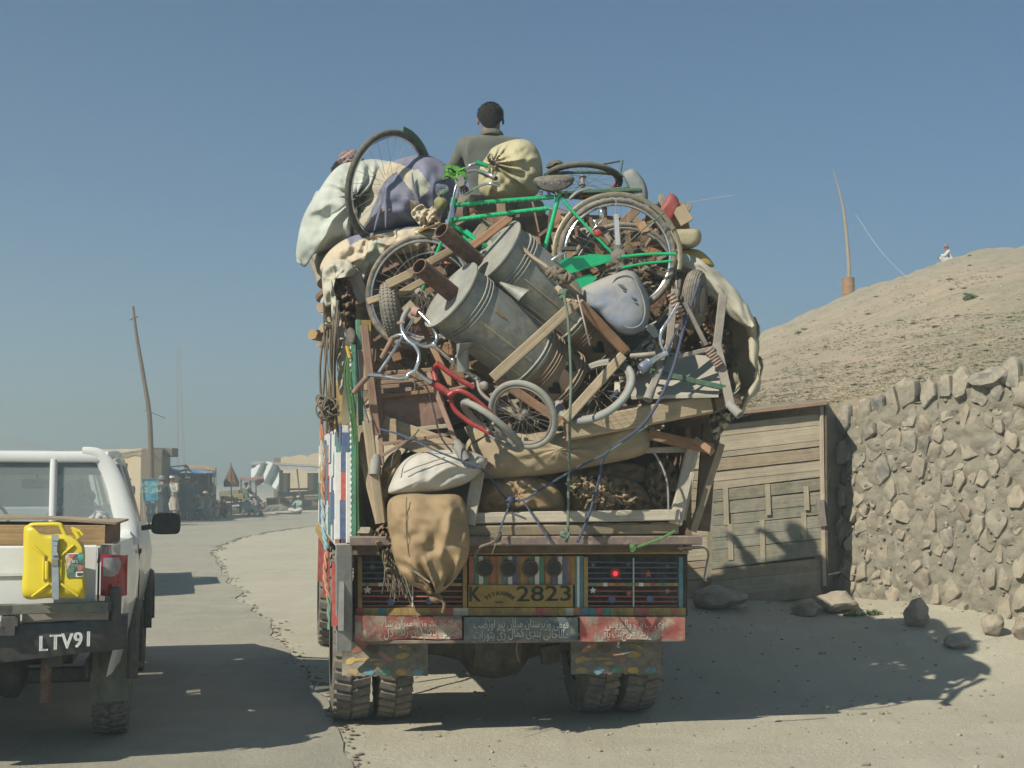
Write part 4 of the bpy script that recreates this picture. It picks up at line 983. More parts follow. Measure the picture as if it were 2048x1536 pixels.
crate(449, 1018, 57.5, 16, 15, c_grey, 'grey box on the road edge under the umbrella')
crate(493, 1014, 58.5, 22, 11, c_lbl, 'low pale blue box on the road edge by the red awning')
crate(521, 1013, 60, 12, 13, stm[0], 'tan sack shaped box at the foot of the white tent')
crate(543, 1004, 62, 20, 12, wood('cb', (.12, .1, .08)), 'dark box at the open front of the tent')
crate(572, 1001, 64, 24, 10, mt('redbox', (.2, .09, .06)), 'dull red box inside the shade of the awning')
crate(622, 996, 66, 26, 8, wood('cc', (.15, .12, .1)), 'dark low box beside the truck side view')

# ------------------------------------------------------------ on the hill crest
p = hill_pt(1697, 1.0); DD = p.y; base = P(1697, 598, DD)
t = thing('oil_drum', 'rusty orange brown oil drum holding up a pole on the hill crest', 'drum', base)
r_ = M(12.5, DD); hh = M(43, DD)
prof = [(0, r_ * .98), (0, r_), (.02, r_ * 1.03), (.05, r_)] + [(.05 + .9 * i / 28, r_ * (1 + (.045 if i in (9, 10, 19, 20) else 0))) for i in range(1, 28)] + [(.95, r_), (.98, r_ * 1.03), (1, r_), (1, r_ * .9), (.92, r_ * .9), (.9, 0.00001)]
MB().lathe(base - V((0, 0, .15)), base + V((0, 0, hh)), prof, 28).build('drum', mt('drum_rust', (.30, .15, .065), .8, 0, .25, 2, .2, .2, patch=((.16, .08, .05), 3, .55, .8)), t)
t = thing('crooked_pole', 'thin crooked pale wooden pole standing in the rusty drum', 'pole', P(1697, 590, DD))
pts = cat(pl((1697, 590, DD), (1698, 540, DD), (1694, 480, DD), (1688, 425, DD), (1683, 400, DD), (1676, 372, DD), (1667, 342, DD)), 6)
m = MB(); m.tube(pts, [M(4.2, DD) - (M(3.3, DD)) * i / (len(pts)-1) for i in range(len(pts))], 8); m.build('pole', W_pale, t)
p2 = on_hill(1822, 553)
MB().tube(cat([P(1712, 430, DD), P(1760, 500, (DD + p2.y) / 2), p2], 8), .007, 4).build('guy_wire', mt('wire_pale', (.5, .5, .48)), t)
p = hill_pt(1912, .985)
person(p - V((0, 0, .02)), 1.45, 'man in white clothes and dark vest with orange cap squatting on the hill crest', c_white, c_white, 'cap', cl('orange', (.42, .16, .05)), 'squat', 'knee', 1.62, vest=c_navy, lean=.25)
# ============================================================ WHITE PICKUP
PO = V((-2.965, 7.31, 0)); pa = R(13.5); pf = V((-math.sin(pa), math.cos(pa), 0)); pr = V((math.cos(pa), math.sin(pa), 0))
def K(x, y, z): return PO + pr * x + pf * y + V((0, 0, z))
paint = mt('white_car_paint', (.66, .67, .66), .32, 0, .03, 4, .12, .02, 20, coat=.5)
glass = mt('car_glass', (.55, .62, .62), .03, 0, .0, 5, 0, 0, alpha=.22)
plast = mt('black_plastic', (.035, .037, .04), .55, 0, .1, 10, .22, .06, 60)
gloss = mt('glossy_black', (.03, .032, .036), .3, 0, .1, 10, .15, .02, 40)
pk = thing('pickup_truck', 'white pickup with yellow jerry can rack and black steel bumper lettered in white', 'pickup', PO)
def loft(secs, close=False):
    n = len(secs[0]); m = MB()
    vs_ = [p for s in secs for p in s]; fs = [(i*n+j, (i+1)*n+j, (i+1)*n+j+1, i*n+j+1) for i in range(len(secs)-1) for j in range(n-1)]
    return m.add(vs_, fs)
# side skins (bed side, cab door, fender), one each side, bulging
def skin_side(s):
    secs = []
    N_ = 46
    for i in range(N_ + 1):
        y = .06 + 4.85 * i / N_
        wid = .80 + .045 * math.exp(-((y - 1.1) / .42) ** 2) + .05 * math.exp(-((y - 3.95) / .42) ** 2) - .10 * sm(4.4, 4.95, y) - .03 * sm(.25, .0, y)
        top = 1.235 + .03 * sm(1.5, 1.7, y) - .22 * sm(3.5, 4.9, y)
        arch = max(0, .40 ** 2 - (y - 1.1) ** 2) ** .5 if abs(y - 1.1) < .40 else (max(0, .40 ** 2 - (y - 3.95) ** 2) ** .5 if abs(y - 3.95) < .40 else 0)
        bot = max(.50, .37 + arch)
        ring = []
        for k in range(11):
            t = k / 10; z = bot + (top - bot) * t
            w_ = wid - .05 * (1 - sm(.45, .75, z)) - .035 * sm(1.05, 1.25, z) + .012 * math.exp(-((z - .98) / .05) ** 2)
            ring.append(K(s * w_, y, z))
        ring.append(K(s * (wid - .09), y, top + .004)); ring.append(K(s * (wid - .11), y, top - .10))
        secs.append(ring)
    return loft(secs)
for s in (-1, 1):
    m = skin_side(s); m.build('side_panel', paint, pk, ang=60)
    for y in (1.1, 3.95):
        m = MB(); m.tube([K(s * .845, y + .42 * math.cos(a), .40 + .42 * math.sin(a)) for a in [math.pi * i / 14 for i in range(15)]], .035, 8)
        m.build('wheel_arch_flare', plast, pk)
for s in (-1, 1):
    for y in (1.62, 2.62, 3.55): MB().tube([K(s * (.802 if z < 1.1 else .772), y, z) for z in (.56, .7, .9, 1.05, 1.22)], .006, 5).build('panel_gap', plast, pk)
    MB().bar(K(s * .815, 2.48, 1.08), K(s * .815, 2.32, 1.08), .02, .03).build('door_handle', plast, pk)
# tailgate
m = MB().bar(K(-.71, .08, .99), K(.66, .08, .99), .05, .49, ch=.2); tgt = m.build('tailgate', paint, pk)
MB().bar(K(-.55, .045, 1.08), K(.55, .045, 1.08), .012, .02).build('crease', paint, tgt)
MB().bar(K(.675, .075, .76), K(.675, .075, 1.22), .02, .006, V((1, 0, 0))).build('gap_seam', plast, tgt)
MB().bar(K(.74, .17, .75), K(.75, .17, 1.23), .04, .15, V((0, 1, 0)), ch=.3).build('corner_panel', paint, pk)
MB().bar(K(-.74, .17, .75), K(-.75, .17, 1.23), .04, .15, V((0, 1, 0)), ch=.3).build('corner_panel', paint, pk)
MB().prism([K(-.72, .1, .8), K(.72, .1, .8), K(.72, 1.62, .8), K(-.72, 1.62, .8)], (0, 0, .03)).build('bed_floor', plast, pk)
red_l = mt('tail_lens_red', (.33, .012, .02), .15, 0, .1, 10, .06, 0, coat=.6); clr_l = mt('tail_lens_clear', (.30, .27, .28), .15, .2, .2, 40, .05, .1, 60, coat=.6)
for s in (-1, 1):
    def lens(z0, z1, e=0):
        return MB().grid(lambda u, v: K(s * (.690 + .128 * u), .035 - .012 * math.sin(v*3.14) + .10 * u ** 3 + e, z0 + (z1 - z0) * v - .012 * u), 8, 6, (0, .04, 0))
    tl = lens(.955, 1.185).build('tail_light', red_l, pk); 
    m = MB().grid(lambda u, v: K(s * (.703 + .095 * u), .029 - .012 * math.sin(v*3.14) + .07 * u ** 3, 1.045 + .12 * v), 6, 4, (0, .004, 0)); m.build('clear_lens', clr_l, tl)
# cab: roof, pillars, windows
def cabx(z): return .80 - .16 * sm(1.26, 1.80, z) ** 1.1
rf = []
for i in range(13):
    y = 1.66 + 1.55 * i / 12; ring = []
    for k in range(15):
        a = -1 + 2 * k / 14; x = a * .665; z = 1.815 - .10 * abs(a) ** 3.2 - .035 * (abs(i - 6) / 6) ** 2
        ring.append(K(x, y, z))
    rf.append(ring)
loft(rf).build('roof', paint, pk, ang=60)
loft([[p - V((0, 0, .03)) for p in r_] for r_ in rf]).build('headliner', mt('headliner', (.25, .25, .24), .9), pk, ang=60)
# rear cab panel with two openings
def rearframe():
    m = MB(); y = 1.66
    m.bar(K(-.62, y, 1.755), K(.62, y, 1.755), .04, .075, ch=.2)           # header
    m.bar(K(-.75, y, 1.265), K(.75, y, 1.265), .04, .05, ch=.2)             # sill
    for x in (-.27, .27): m.bar(K(x, y - .004, 1.27), K(x, y - .004, 1.74), .042, .045, V((0, 1, 0)), ch=.2)
    for s in (-1, 1):
        pts = [K(s * (.79 - .03), y, 1.16), K(s * .745, y, 1.30), K(s * .705, y, 1.45), K(s * .665, y, 1.58), K(s * .615, y, 1.69), K(s * .55, y, 1.765), K(s * .45, y, 1.78)]
        pts = cat(pts, 6); rr_ = [.085 - .04 * i / (len(pts)-1) for i in range(len(pts))]
        m.tube(pts, rr_, 10, flat=.45, up0=V((0, 1, 0)))
    return m
rearframe().build('rear_window_frame', paint, pk, ang=50)
MB().prism([K(-.77, 1.64, .8), K(.77, 1.64, .8), K(.77, 1.64, 1.25), K(-.77, 1.64, 1.25)], pf * .03).build('cab_back', paint, pk)
for a, b in ((-.62, -.29), (-.25, .25), (.29, .64)):
    MB().prism([K(a, 1.665, 1.28), K(b + (.06 if b > .6 else 0), 1.665, 1.28), K(b - (.06 if b > .6 else 0), 1.665, 1.74), K(a + (.05 if a < -.6 else 0), 1.665, 1.74)], pf * .004).build('rear_window_pane', glass, pk)
for s in (-1, 1):
    m = MB()
    m.tube(cat([K(s * .60, 1.70, 1.76), K(s * .63, 2.3, 1.785), K(s * .63, 3.15, 1.755), K(s * .70, 3.55, 1.45), K(s * .75, 3.85, 1.22)], 6), .028, 8)
    m.bar(K(s * .62, 2.25, 1.74), K(s * .77, 2.2, 1.25), .05, .09, V((1, 0, 0)))
    m.build('side_pillar', paint, pk)
    MB().prism([K(s * .765, 1.75, 1.26), K(s * .765, 3.7, 1.26), K(s * .645, 3.12, 1.74), K(s * .645, 1.75, 1.74)], pr * (-s * .004)).build('side_window', glass, pk)
    mi = MB().puff if False else None
    m = MB(); c = K(s * .985, 3.15, 1.255)
    prof = [(-.10, -.075), (-.115, .0), (-.09, .075), (.02, .085), (.095, .075), (.11, .02), (.10, -.07), (.03, -.085)]
    pp = cat([V((a, b, 0)) for a, b in prof], 4, True)
    for k_, (dd, sc2) in enumerate(((0, .9), (.012, 1.), (.05, .98), (.075, .8))):
        m.v += [c + pr * p.x * sc2 * s + V((0, 0, p.y * sc2)) + pf * dd for p in pp]; m.uv += [(0, 0, 0)] * len(pp)
    n_ = len(pp)
    for k_ in range(3):
        for j in range(n_): m.f.append([k_*n_+j, k_*n_+(j+1) % n_, (k_+1)*n_+(j+1) % n_, (k_+1)*n_+j]); m.mi.append(0)
    m.f.append(list(range(n_-1, -1, -1))); m.mi.append(0); m.f.append([3*n_+j for j in range(n_)]); m.mi.append(0)
    mr = m.build('side_mirror', plast, pk); MB().bar(K(s * .80, 3.2, 1.22), K(s * .90, 3.17, 1.235), .05, .04).build('mirror_arm', plast, mr)
# windscreen, bonnet, dash
MB().prism([K(-.70, 3.72, 1.24), K(.70, 3.72, 1.24), K(.60, 3.16, 1.75), K(-.60, 3.16, 1.75)], pf * .004).build('windscreen', glass, pk)
bn = [[K(-.72 + 1.44 * k / 10, 3.68 + 1.2 * i / 8, 1.225 - .16 * (i / 8) ** 1.5 - .05 * abs(k / 5 - 1) ** 3) for k in range(11)] for i in range(9)]
loft(bn).build('bonnet', paint, pk, ang=60)
MB().bar(K(-.72, 4.88, .78), K(.72, 4.88, .78), .08, .52, ch=.3).build('front_panel', paint, pk)
MB().bar(K(-.80, 4.98, .58), K(.80, 4.98, .58), .14, .2, ch=.3).build('front_bumper', plast, pk)
MB().bar(K(-.70, 3.45, 1.16), K(.70, 3.45, 1.16), .35, .15, ch=.3).build('dashboard', plast, pk)
seat_m = mt('grey_seat', (.16, .17, .175), .6, 0, .2, 8, .1, .2); wrap = mt('plastic_wrap', (.45, .47, .47), .18, 0, .2, 18, .05, .8, 14, alpha=.45)
for x in (-.37, .37):
    puffs = MB().rock(K(x, 2.45, 1.12), .24, .10, .34, 3, 3, 0); st_ = puffs.build('seat', seat_m, pk, ang=90)
    MB().rock(K(x, 2.5, 1.50), .13, .06, .10, 5, 3, 0).build('headrest', seat_m, st_, ang=90)
    m = MB().rock(K(x, 2.44, 1.25), .26, .13, .36, 9, 3, .5); m.jitter(.05, 9).build('seat_wrap', wrap, st_, ang=30)
MB().bar(K(-.12, 3.25, 1.57), K(.12, 3.25, 1.57), .03, .075, ch=.4).build('inner_mirror', plast, pk)
MB().bar(K(0, 3.25, 1.6), K(0, 3.2, 1.7), .02, .02).build('mirror_stem', plast, pk)
MB().bar(K(-.6, 3.12, 1.69), K(.6, 3.12, 1.69), .02, .10).build('sun_visor', mt('visor', (.10, .12, .16), .7), pk)
MB().torus(K(-.37, 3.1, 1.28), pf + V((0, 0, .5)), .18, .014, 30, 8).build('steering_wheel', plast, pk)
# bumper
bp = []
for i in range(25):
    x = -.84 + 1.68 * i / 24; e = (abs(x) / .84) ** 6 * .12
    zt = .825 + .018 * sm(.55, .62, abs(x)); zb = .655 - .05 * (1 - sm(.0, .75, abs(x)))
    bp.append([K(x, .02 + e, zb - .01), K(x, -.065 + e, zb), K(x, -.085 + e, (zb+zt)/2), K(x, -.07 + e, zt - .008), K(x, -.055 + e, zt), K(x, .06 + e, zt)])
bu = loft(bp); MBb = bu.build('rear_bumper', gloss, pk, ang=35)
m = MB(); wl = mt('stencil_white', (.75, .76, .75), .6, 0, .04, 30, .08, 0)
for ch_, x, y in (('L', 107, 1284), ('T', 127, 1281.5), ('V', 146, 1279), ('9', 164, 1277), ('I', 181, 1275)):
    lx = (x - 107) / 74 * .235 + .405
    c = K(lx, -.092, 0); D = c.y; c.z = EYE + (960 - y) / F * D
    text_on(m, ch_, c, pr, V((0, 0, 1)), .118, sx=.82, depth=.002, bold=.0028)
m.build('lettering', wl, MBb)
MB().bar(K(-.35, -.10, .60), K(.16, -.10, .60), .12, .12, ch=.4).build('hitch_housing', black_p, pk)
MB().bar(K(-.5, -.06, .80), K(.21, -.06, .80), .16, .03).build('step_plate', plast, pk)
MB().lathe(K(.775, -.01, .82), K(.775, -.01, 1.005), [(0, .03), (.9, .032), (.97, .028), (1, .012)], 14).build('swing_arm_post', plast, pk)
# jerry can rack
rk = mt('grey_green_steel', (.13, .14, .115), .6, .1, .15, 8, .35, .08, 40)
MB().bar(K(.25, -.14, .905), K(.74, -.10, .905), .03, .055).build('rack_tray', rk, pk)
MB().bar(K(.29, -.05, .865), K(.74, -.04, .865), .03, .07).build('rack_plate', steel, pk)
for x, z in ((.215, .90), (.235, .84), (.22, .79)): MB().box(K(x, -.09, z), .085, .10, .055, pa).build('bracket', plast, pk)
MB().bar(K(.64, -.05, .90), K(.75, -.03, .90), .05, .06).build('rack_arm', plast, pk)
# wheels
rimw_ = mt('steel_rim', (.3, .3, .29), .4, .6, .1, 8, .3)
def roadwheel(c, ax, R_, wd_, parent, lugs=36, tm=tyre_g, lug=.014):
    c = V(c); ax = V(ax).normalized()
    prof = [(0, R_ * .58), (.0, R_ * .86), (.06, R_ * .955), (.16, R_ * .985), (.5, R_), (.84, R_ * .985), (.94, R_ * .955), (1, R_ * .86), (1, R_ * .58), (.75, R_ * .55), (.25, R_ * .55)]
    m = MB().lathe(c - ax * wd_/2, c + ax * wd_/2, prof, 48)
    m.f.pop(); m.f.pop(); m.mi.pop(); m.mi.pop()
    wt = m.build('tyre', tm, parent)
    m = MB(); x = ax.orthogonal().normalized(); y = ax.cross(x)
    for i in range(lugs):
        for s in (-1, 1):
            a = 2 * math.pi * (i + (.5 if s > 0 else 0)) / lugs; d = x * math.cos(a) + y * math.sin(a); tt = ax.cross(d)
            d2 = x * math.cos(a + .035) + y * math.sin(a + .035)
            m.bar(c + ax * s * wd_ * .03 + d2 * (R_ + lug * .2), c + ax * s * wd_ * .47 + d * (R_ * .97 + lug * .2), 2 * math.pi * R_ / lugs * .66, lug * 2, d)
    m.build('tread', tm, wt, props={'kind': 'stuff'})
    MB().lathe(c - ax * wd_ * .42, c + ax * wd_ * .42, [(0, R_ * .57), (0, R_ * .5), (.12, R_ * .45), (.2, R_ * .2), (.22, R_ * .18), (.8, R_ * .18), (.85, R_ * .45), (1, R_ * .5), (1, R_ * .57)], 32).build('rim', rimw_, wt)
    return wt
for y in (1.1, 3.95):
    for s in (-1, 1): roadwheel(K(s * .71, y, .375), pr, .36, .21, pk, 30, tyre_g, .010)
MB().bar(K(-.7, 1.1, .38), K(.7, 1.1, .38), .09, .09).rock(K(.1, 1.1, .38), .15, .15, .14, 2, 2, 0).build('rear_axle', plast, pk)
for x in (-.45, .45): MB().bar(K(x, .1, .62), K(x, 4.8, .58), .08, .12).build('chassis_rail', plast, pk)
MB().bar(K(.40, .15, .36), K(.40, .18, .64), .05, .05, V((1, 0, 0))).build('spring_hanger', rust, pk)
for s in (-1, 1): MB().grid(lambda u, v: K(s * (.60 + .22 * u), .72 + .02 * math.sin(u * 9), .60 - .34 * v), 5, 5, (0, .01, 0)).build('mudflap', rk, pk)
for x in (-.6, .6): MB().bar(K(x, .4, .5), K(x, 1.9, .5), .02, .1).build('leaf_spring', black_p, pk)
MB().box(K(-.1, 2.6, .45), 1.0, 1.4, .22, pa).build('fuel_tank', black_p, pk)

# ------------------------------------------------------------ yellow jerry can
yl = mt('yellow_plastic', (.66, .52, .02), .38, 0, .04, 6, .10, .03, 60, coat=.15)
jc = thing('jerry_can', 'bright yellow plastic jerry can strapped upright on the pickup rear rack', 'jerry can', K(.45, -.14, .93))
DJ = K(.45, -.16, 1).y
ol = [(47, 1194), (46.5, 1130), (47, 1062), (51, 1052), (58, 1049.5), (66, 1053), (78, 1064), (90, 1069), (104, 1069), (122, 1068), (140, 1071), (156, 1078), (166, 1088), (170, 1102), (170, 1150), (170, 1194), (150, 1196), (100, 1196)]
m = puff(MB(), ol, DJ, .045, 10, 108, wr=.0, sq=7, back=2.2); jb = m.build('can_body', yl, jc, ang=70)
yo = -.052
MB().tube(cat(pl((58, 1056, DJ), (64, 1050, DJ), (90, 1049, DJ), (118, 1049, DJ), (124, 1056, DJ), (132, 1073, DJ)), 5), .0125, 10).build('handle', yl, jc)
def rid(a, b, r_=.007): return MB().tube(cat(pl((a[0], a[1], DJ + yo), ((a[0]+b[0])/2, (a[1]+b[1])/2, DJ + yo - .004), (b[0], b[1], DJ + yo)), 4), r_, 8).build('ridge', yl, jb)
rid((64, 1193), (98, 1168)); rid((120, 1166), (156, 1192)); rid((66, 1092), (90, 1112)); rid((122, 1112), (148, 1090)); rid((88, 1115), (87, 1160)); rid((94, 1122), (94, 1158), .011); rid((122, 1118), (121, 1160))
m = MB()
for a, b, r_ in (((143, 1056), (160, 1063), .009), ((160, 1063), (166, 1070), .008), ((152, 1064), (158, 1076), .013), ((146, 1060), (153, 1068), .01)): m.tube([P(a[0], a[1], DJ), P(b[0], b[1], DJ)], r_, 8)
m.build('spout_cap', yl, jc)
DS = DJ - .068; st = mt('galv_strap', (.33, .37, .40), .4, .5, .15, 12, .1, .05)
m = MB().prism(pl((103, 1070, DS), (117, 1070, DS), (117.5, 1199, DS), (104, 1199, DS)), (0, .004, 0)); sp_ = m.build('strap', st, jc)
m = MB()
for y, hh_, w_ in ((1072, 9, 14), (1083, 8, 10), (1092, 14, 8), (1106, 5, 12)): m.prism(pl((110-w_/2, y, DS-.012), (110+w_/2, y, DS-.012), (110+w_/2, y+hh_, DS-.012), (110-w_/2, y+hh_, DS-.012)), (0, .011, 0))
m.build('buckle', chrome, sp_); MB().prism(pl((103, 1119, DS-.006), (116, 1119, DS-.006), (116, 1132, DS-.006), (103, 1132, DS-.006)), (0, .005, 0)).build('latch', rk, sp_)
def patch_(poly, mat, dd, parent, name): return MB().prism([P(x, y, DJ - .052 - dd) for x, y in poly], (0, .0015, 0)).build(name, mat, parent)
lb = patch_([(129, 1107), (168, 1105), (168.5, 1153), (134, 1156)], mt('label_green', (.10, .17, .13), .5, 0, .5, 40, 0, 0), .0, jc, 'sticker')
patch_([(130, 1108), (149, 1107), (144, 1118), (140, 1130), (134, 1140)], mt('label_salmon', (.50, .36, .25), .5, 0, .3, 40, 0, 0), .0016, lb, 'print')
patch_([(137, 1109), (153, 1109), (149, 1113), (140, 1117)], red_p, .0030, lb, 'print'); patch_([(131, 1106.5), (158, 1105.7), (158, 1108), (131, 1108.5)], white_p, .003, lb, 'print')
patch_([(155, 1108), (167, 1107), (167, 1118), (160, 1122)], mt('label_teal', (.08, .30, .26), .5, 0, .3, 40, 0, 0), .0016, lb, 'print')
patch_([(160 + 5.5*math.cos(a), 1136 + 5.5*math.sin(a)) for a in [i*.524 for i in range(12)]], red_p, .0016, lb, 'print')
patch_([(152, 1144), (166, 1143), (166.5, 1153), (152, 1154)], white_p, .0016, lb, 'print')
m = MB()
for i in range(7): x = 154 + i * 1.7; m.prism([P(a, b, DJ - .056) for a, b in ((x, 1145), (x + .7, 1145), (x + .7, 1152), (x, 1152))], (0, .001, 0))
m.build('print', black_p, lb)
text_on(MB(), '20 L', P(150, 1123, DJ - .056), V((1, 0, 0)), V((0, 0, 1)), .020).build('print', white_p, lb)

# ------------------------------------------------------------ timber box in the bed and the plastic bag
t = thing('wooden_crate', 'long shallow box of new brown timber lying across the pickup bed', 'crate', K(.3, .25, 1.24))
MB().bar(K(-.6, .18, 1.30), K(.70, .16, 1.285), .025, .115, jit=.001, seg=6).build('front_board', W_fresh, t)
m = MB().prism([K(-.6, .17, 1.38), K(.40, .15, 1.375), K(.76, .15, 1.345), K(.80, .8, 1.35), K(-.6, .8, 1.41)], (0, 0, .012)); m.build('lid_board', wood('plywood', (.36, .27, .18), .3), t)
MB().bar(K(.705, .17, 1.285), K(.74, .8, 1.285), .025, .11).build('end_board', W_brown, t)
MB().bar(K(-.6, .8, 1.30), K(.70, .8, 1.285), .025, .115).build('back_board', W_fresh, t)
t = MB(); puff(t, [(180, 1044), (184, 1032), (190, 1024), (199, 1020), (206, 1022), (216, 1030), (224, 1040), (222, 1049), (200, 1046)], 8.05, .07, 12, 60, wr=.05, ws=22, seed=4); t.jitter(.025, 14)
tag(t.build('plastic_bag', mt('clear_plastic', (.55, .56, .56), .15, 0, .25, 24, .05, .9, 14, alpha=.6), ang=25), 'crumpled clear plastic bag on the timber box behind the cab', 'bag')

# ------------------------------------------------------------ another pickup ahead, seen through the cab windows
BO = P(60, 1040, 17.5); BO.z = 0
def B(x, y, z): return BO + pr * x + pf * y + V((0, 0, z))
bt = thing('pickup_truck', 'pale green pickup ahead, seen only through the white cab windows', 'pickup', BO)
pale = mt('pale_green_paint', (.45, .55, .53), .4, 0, .05, 6, .2)
MB().bar(B(-.75, 0, 1.0), B(.75, 0, 1.0), .08, .5, ch=.3).build('tailgate', pale, bt)
for s in (-1, 1):
    MB().bar(B(s*.8, .05, .95), B(s*.8, 4.6, .9), .08, .6, ch=.3).build('side_panel', pale, bt)
    for y in (1.0, 3.8): roadwheel(B(s*.72, y, .37), pr, .36, .2, bt, 20)
    MB().bar(B(s*.72, -.03, .85), B(s*.72, -.03, 1.15), .08, .04, V((1, 0, 0))).build('tail_light', red_l, bt)
MB().bar(B(-.8, -.08, .62), B(.8, -.08, .62), .1, .15).build('rear_bumper', chrome, bt)
MB().prism([B(-.62, 1.7, 1.74), B(.62, 1.7, 1.74), B(.6, 3.0, 1.74), B(-.6, 3.0, 1.74)], (0, 0, .05)).build('roof', pale, bt)
for s in (-1, 1):
    MB().bar(B(s*.75, 1.65, 1.2), B(s*.62, 1.7, 1.76), .1, .07, V((1, 0, 0))).build('side_pillar', pale, bt); MB().bar(B(s*.75, 3.6, 1.15), B(s*.62, 3.0, 1.76), .06, .06, V((1, 0, 0))).build('side_pillar', pale, bt)
MB().prism([B(-.7, 1.7, 1.22), B(.7, 1.7, 1.22), B(.6, 1.7, 1.74), B(-.6, 1.7, 1.74)], pf * .01).build('rear_window', mt('dark_glass', (.03, .035, .04), .1, 0, 0, 5, 0, 0), bt)
MB().prism([B(-.75, 3.5, 1.12), B(.75, 3.5, 1.12), B(.72, 4.6, 1.0), B(-.72, 4.6, 1.0)], (0, 0, .05)).build('bonnet', pale, bt)
# ============================================================ PAINTED TRUCK
TO = V((.056, 8.175, 0)); ta = R(9.6); tf = V((-math.sin(ta), math.cos(ta), 0)); tr_ = V((math.cos(ta), math.sin(ta), 0)); UP = V((0, 0, 1))
def T(x, y, z): return TO + tr_ * x + tf * y + V((0, 0, z))
PUSH = .22                                        # the tail panels sit this far under the overhanging top rail
def TP(px, py, ly=0.):
    if py > 1098: ly = ly + PUSH                            # the point of the truck's rear plane (ly metres forward of it) seen at a pixel
    e = V((0, 0, EYE)); d = P(px, py, 1.) - e; p0 = T(0, ly, 0); k = (p0 - e).dot(tf) / d.dot(tf); return e + d * k
tk = thing('painted_truck', 'old painted cargo truck seen from behind with yellow plate board and script panels', 'truck', TO)
def tbar(a, b, w_, h_, mat, name, ly=0., up=UP, parent=None, **kw): return MB().bar(TP(*a, ly), TP(*b, ly), w_, h_, up, **kw).build(name, mat, parent or tk)
def tquad(x0, y0, x1, y1, mat, name, ly=0., th=.02, parent=None):
    return MB().prism([TP(x0, y0, ly), TP(x1, y0, ly), TP(x1, y1, ly), TP(x0, y1, ly)], tf * th).build(name, mat, parent or tk, smooth=False)
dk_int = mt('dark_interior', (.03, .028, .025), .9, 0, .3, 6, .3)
steel_p = mt('purple_brown_steel', (.17, .115, .11), .6, .2, .25, 7, .45, .15, 40, patch=((.3, .25, .2), 8, .55, .7))
# chassis
for x in (-.42, .42): MB().bar(T(x, .6, .86), T(x, 6.6, .86), .10, .20).build('chassis_rail', dk_int, tk)
for y in (.6, 2.2, 4.0): MB().bar(T(-.9, y, .98), T(.9, y, .98), .10, .14).build('cross_member', dk_int, tk)
ax_ = MB().lathe(T(-1.0, 1.1, .50), T(1.0, 1.1, .50), [(0, .09), (.3, .09), (.38, .13), (.42, .23), (.5, .26), (.58, .23), (.62, .13), (.7, .09), (1, .09)], 20).build('rear_axle', mt('axle_iron', (.05, .045, .04), .8, 0, .3, 6, .4), tk)
MB().bar(T(0, 1.3, .5), T(0, 5.5, .75), .10, .10).build('drive_shaft', dk_int, tk)
for x in (-.45, .45):
    for i in range(4): MB().bar(T(x, .35 + .1 * i, .66 + .015 * i), T(x, 1.85 - .1 * i, .66 + .015 * i), .08, .014, bend=-.05, seg=6).build('leaf_spring', dk_int, tk)
tt_ = mt('truck_tyre', (.085, .083, .08), .8, 0, .15, 6, .6, .15, 60)
for x, w_ in ((-.985, .245), (-.70, .225), (.955, .24), (.68, .23)): roadwheel(T(x, 1.10, .5), tr_, .485, w_, tk, 40, tt_, .016)
for x in (-.98, .98): roadwheel(T(x, 5.2, .5), tr_, .485, .24, tk, 30, tt_, .014)
for x in (-.72, .72): MB().lathe(T(x - .02, 2.6, .78), T(x - .02, 3.7, .78), [(0, .22), (1, .22)], 20).build('fuel_tank', dk_int, tk)
# floor, sides, cab
MB().prism([T(-1.04, .06, 1.15), T(1.04, .06, 1.15), T(1.04, 5.4, 1.15), T(-1.04, 5.4, 1.15)], (0, 0, .07)).build('bed_floor', W_dark, tk)
lside = MB().prism([T(-1.09, .04, 1.16), T(-1.09, 5.4, 1.16), T(-1.09, 5.4, 2.02), T(-1.09, .04, 1.93)], tr_ * .035).build('side_wall', white_p, tk)
MB().prism([T(1.06, .04, 1.16), T(1.06, 5.4, 1.16), T(1.06, 5.4, 2.02), T(1.06, .04, 1.93)], tr_ * .035).build('side_wall', W_brown, tk)
cols = [white_p, blue_p, red_p, green_p, ochre, teal_p, white_p, blue_p]
q = random.Random(12)
y = .06
while y < 5.3:                                    # the painted boards of the side, each a coloured block
    wd_ = q.uniform(.22, .50); z = 1.19
    while z < 1.93:
        h_ = q.choice((.10, .16, .22, .34)); h_ = min(h_, 1.95 - z)
        if h_ < .05: break
        mat = q.choice(cols)
        MB().prism([T(-1.095, y, z), T(-1.095, min(5.38, y + wd_ - .02), z), T(-1.095, min(5.38, y + wd_ - .02), z + h_ - .012), T(-1.095, y, z + h_ - .012)], -tr_ * .008).build('painted_block', mat, lside, smooth=False); z += h_
    y += wd_
MB().prism([T(-1.10, .05, .70), T(-1.10, .8, .70), T(-1.10, .8, 1.14), T(-1.10, .05, 1.14)], tr_ * .03).build('side_skirt', grey_p, tk)
for y in (.03, 2.0, 3.6): MB().bar(T(-1.115, y + .1, .72), T(-1.115, y + .1, 1.10), .05, .01, tf).build('side_reflector', red_p, tk)
MB().bar(T(-1.115, 2.0, 1.13), T(-1.115, 5.3, 1.13), .03, .08).build('side_rail', ochre, tk)
cab = MB().bar(T(0, 5.6, 1.55), T(0, 6.9, 1.55), 2.05, 1.5, ch=.15).build('cab', red_p, tk)
MB().bar(T(0, 6.9, 1.15), T(0, 7.6, 1.1), 1.5, .7, ch=.2).build('bonnet', green_p, tk)
MB().bar(T(-1.02, 5.45, 2.35), T(1.02, 5.45, 2.35), .3, .5, ch=.2).build('crown_board', ochre, tk)
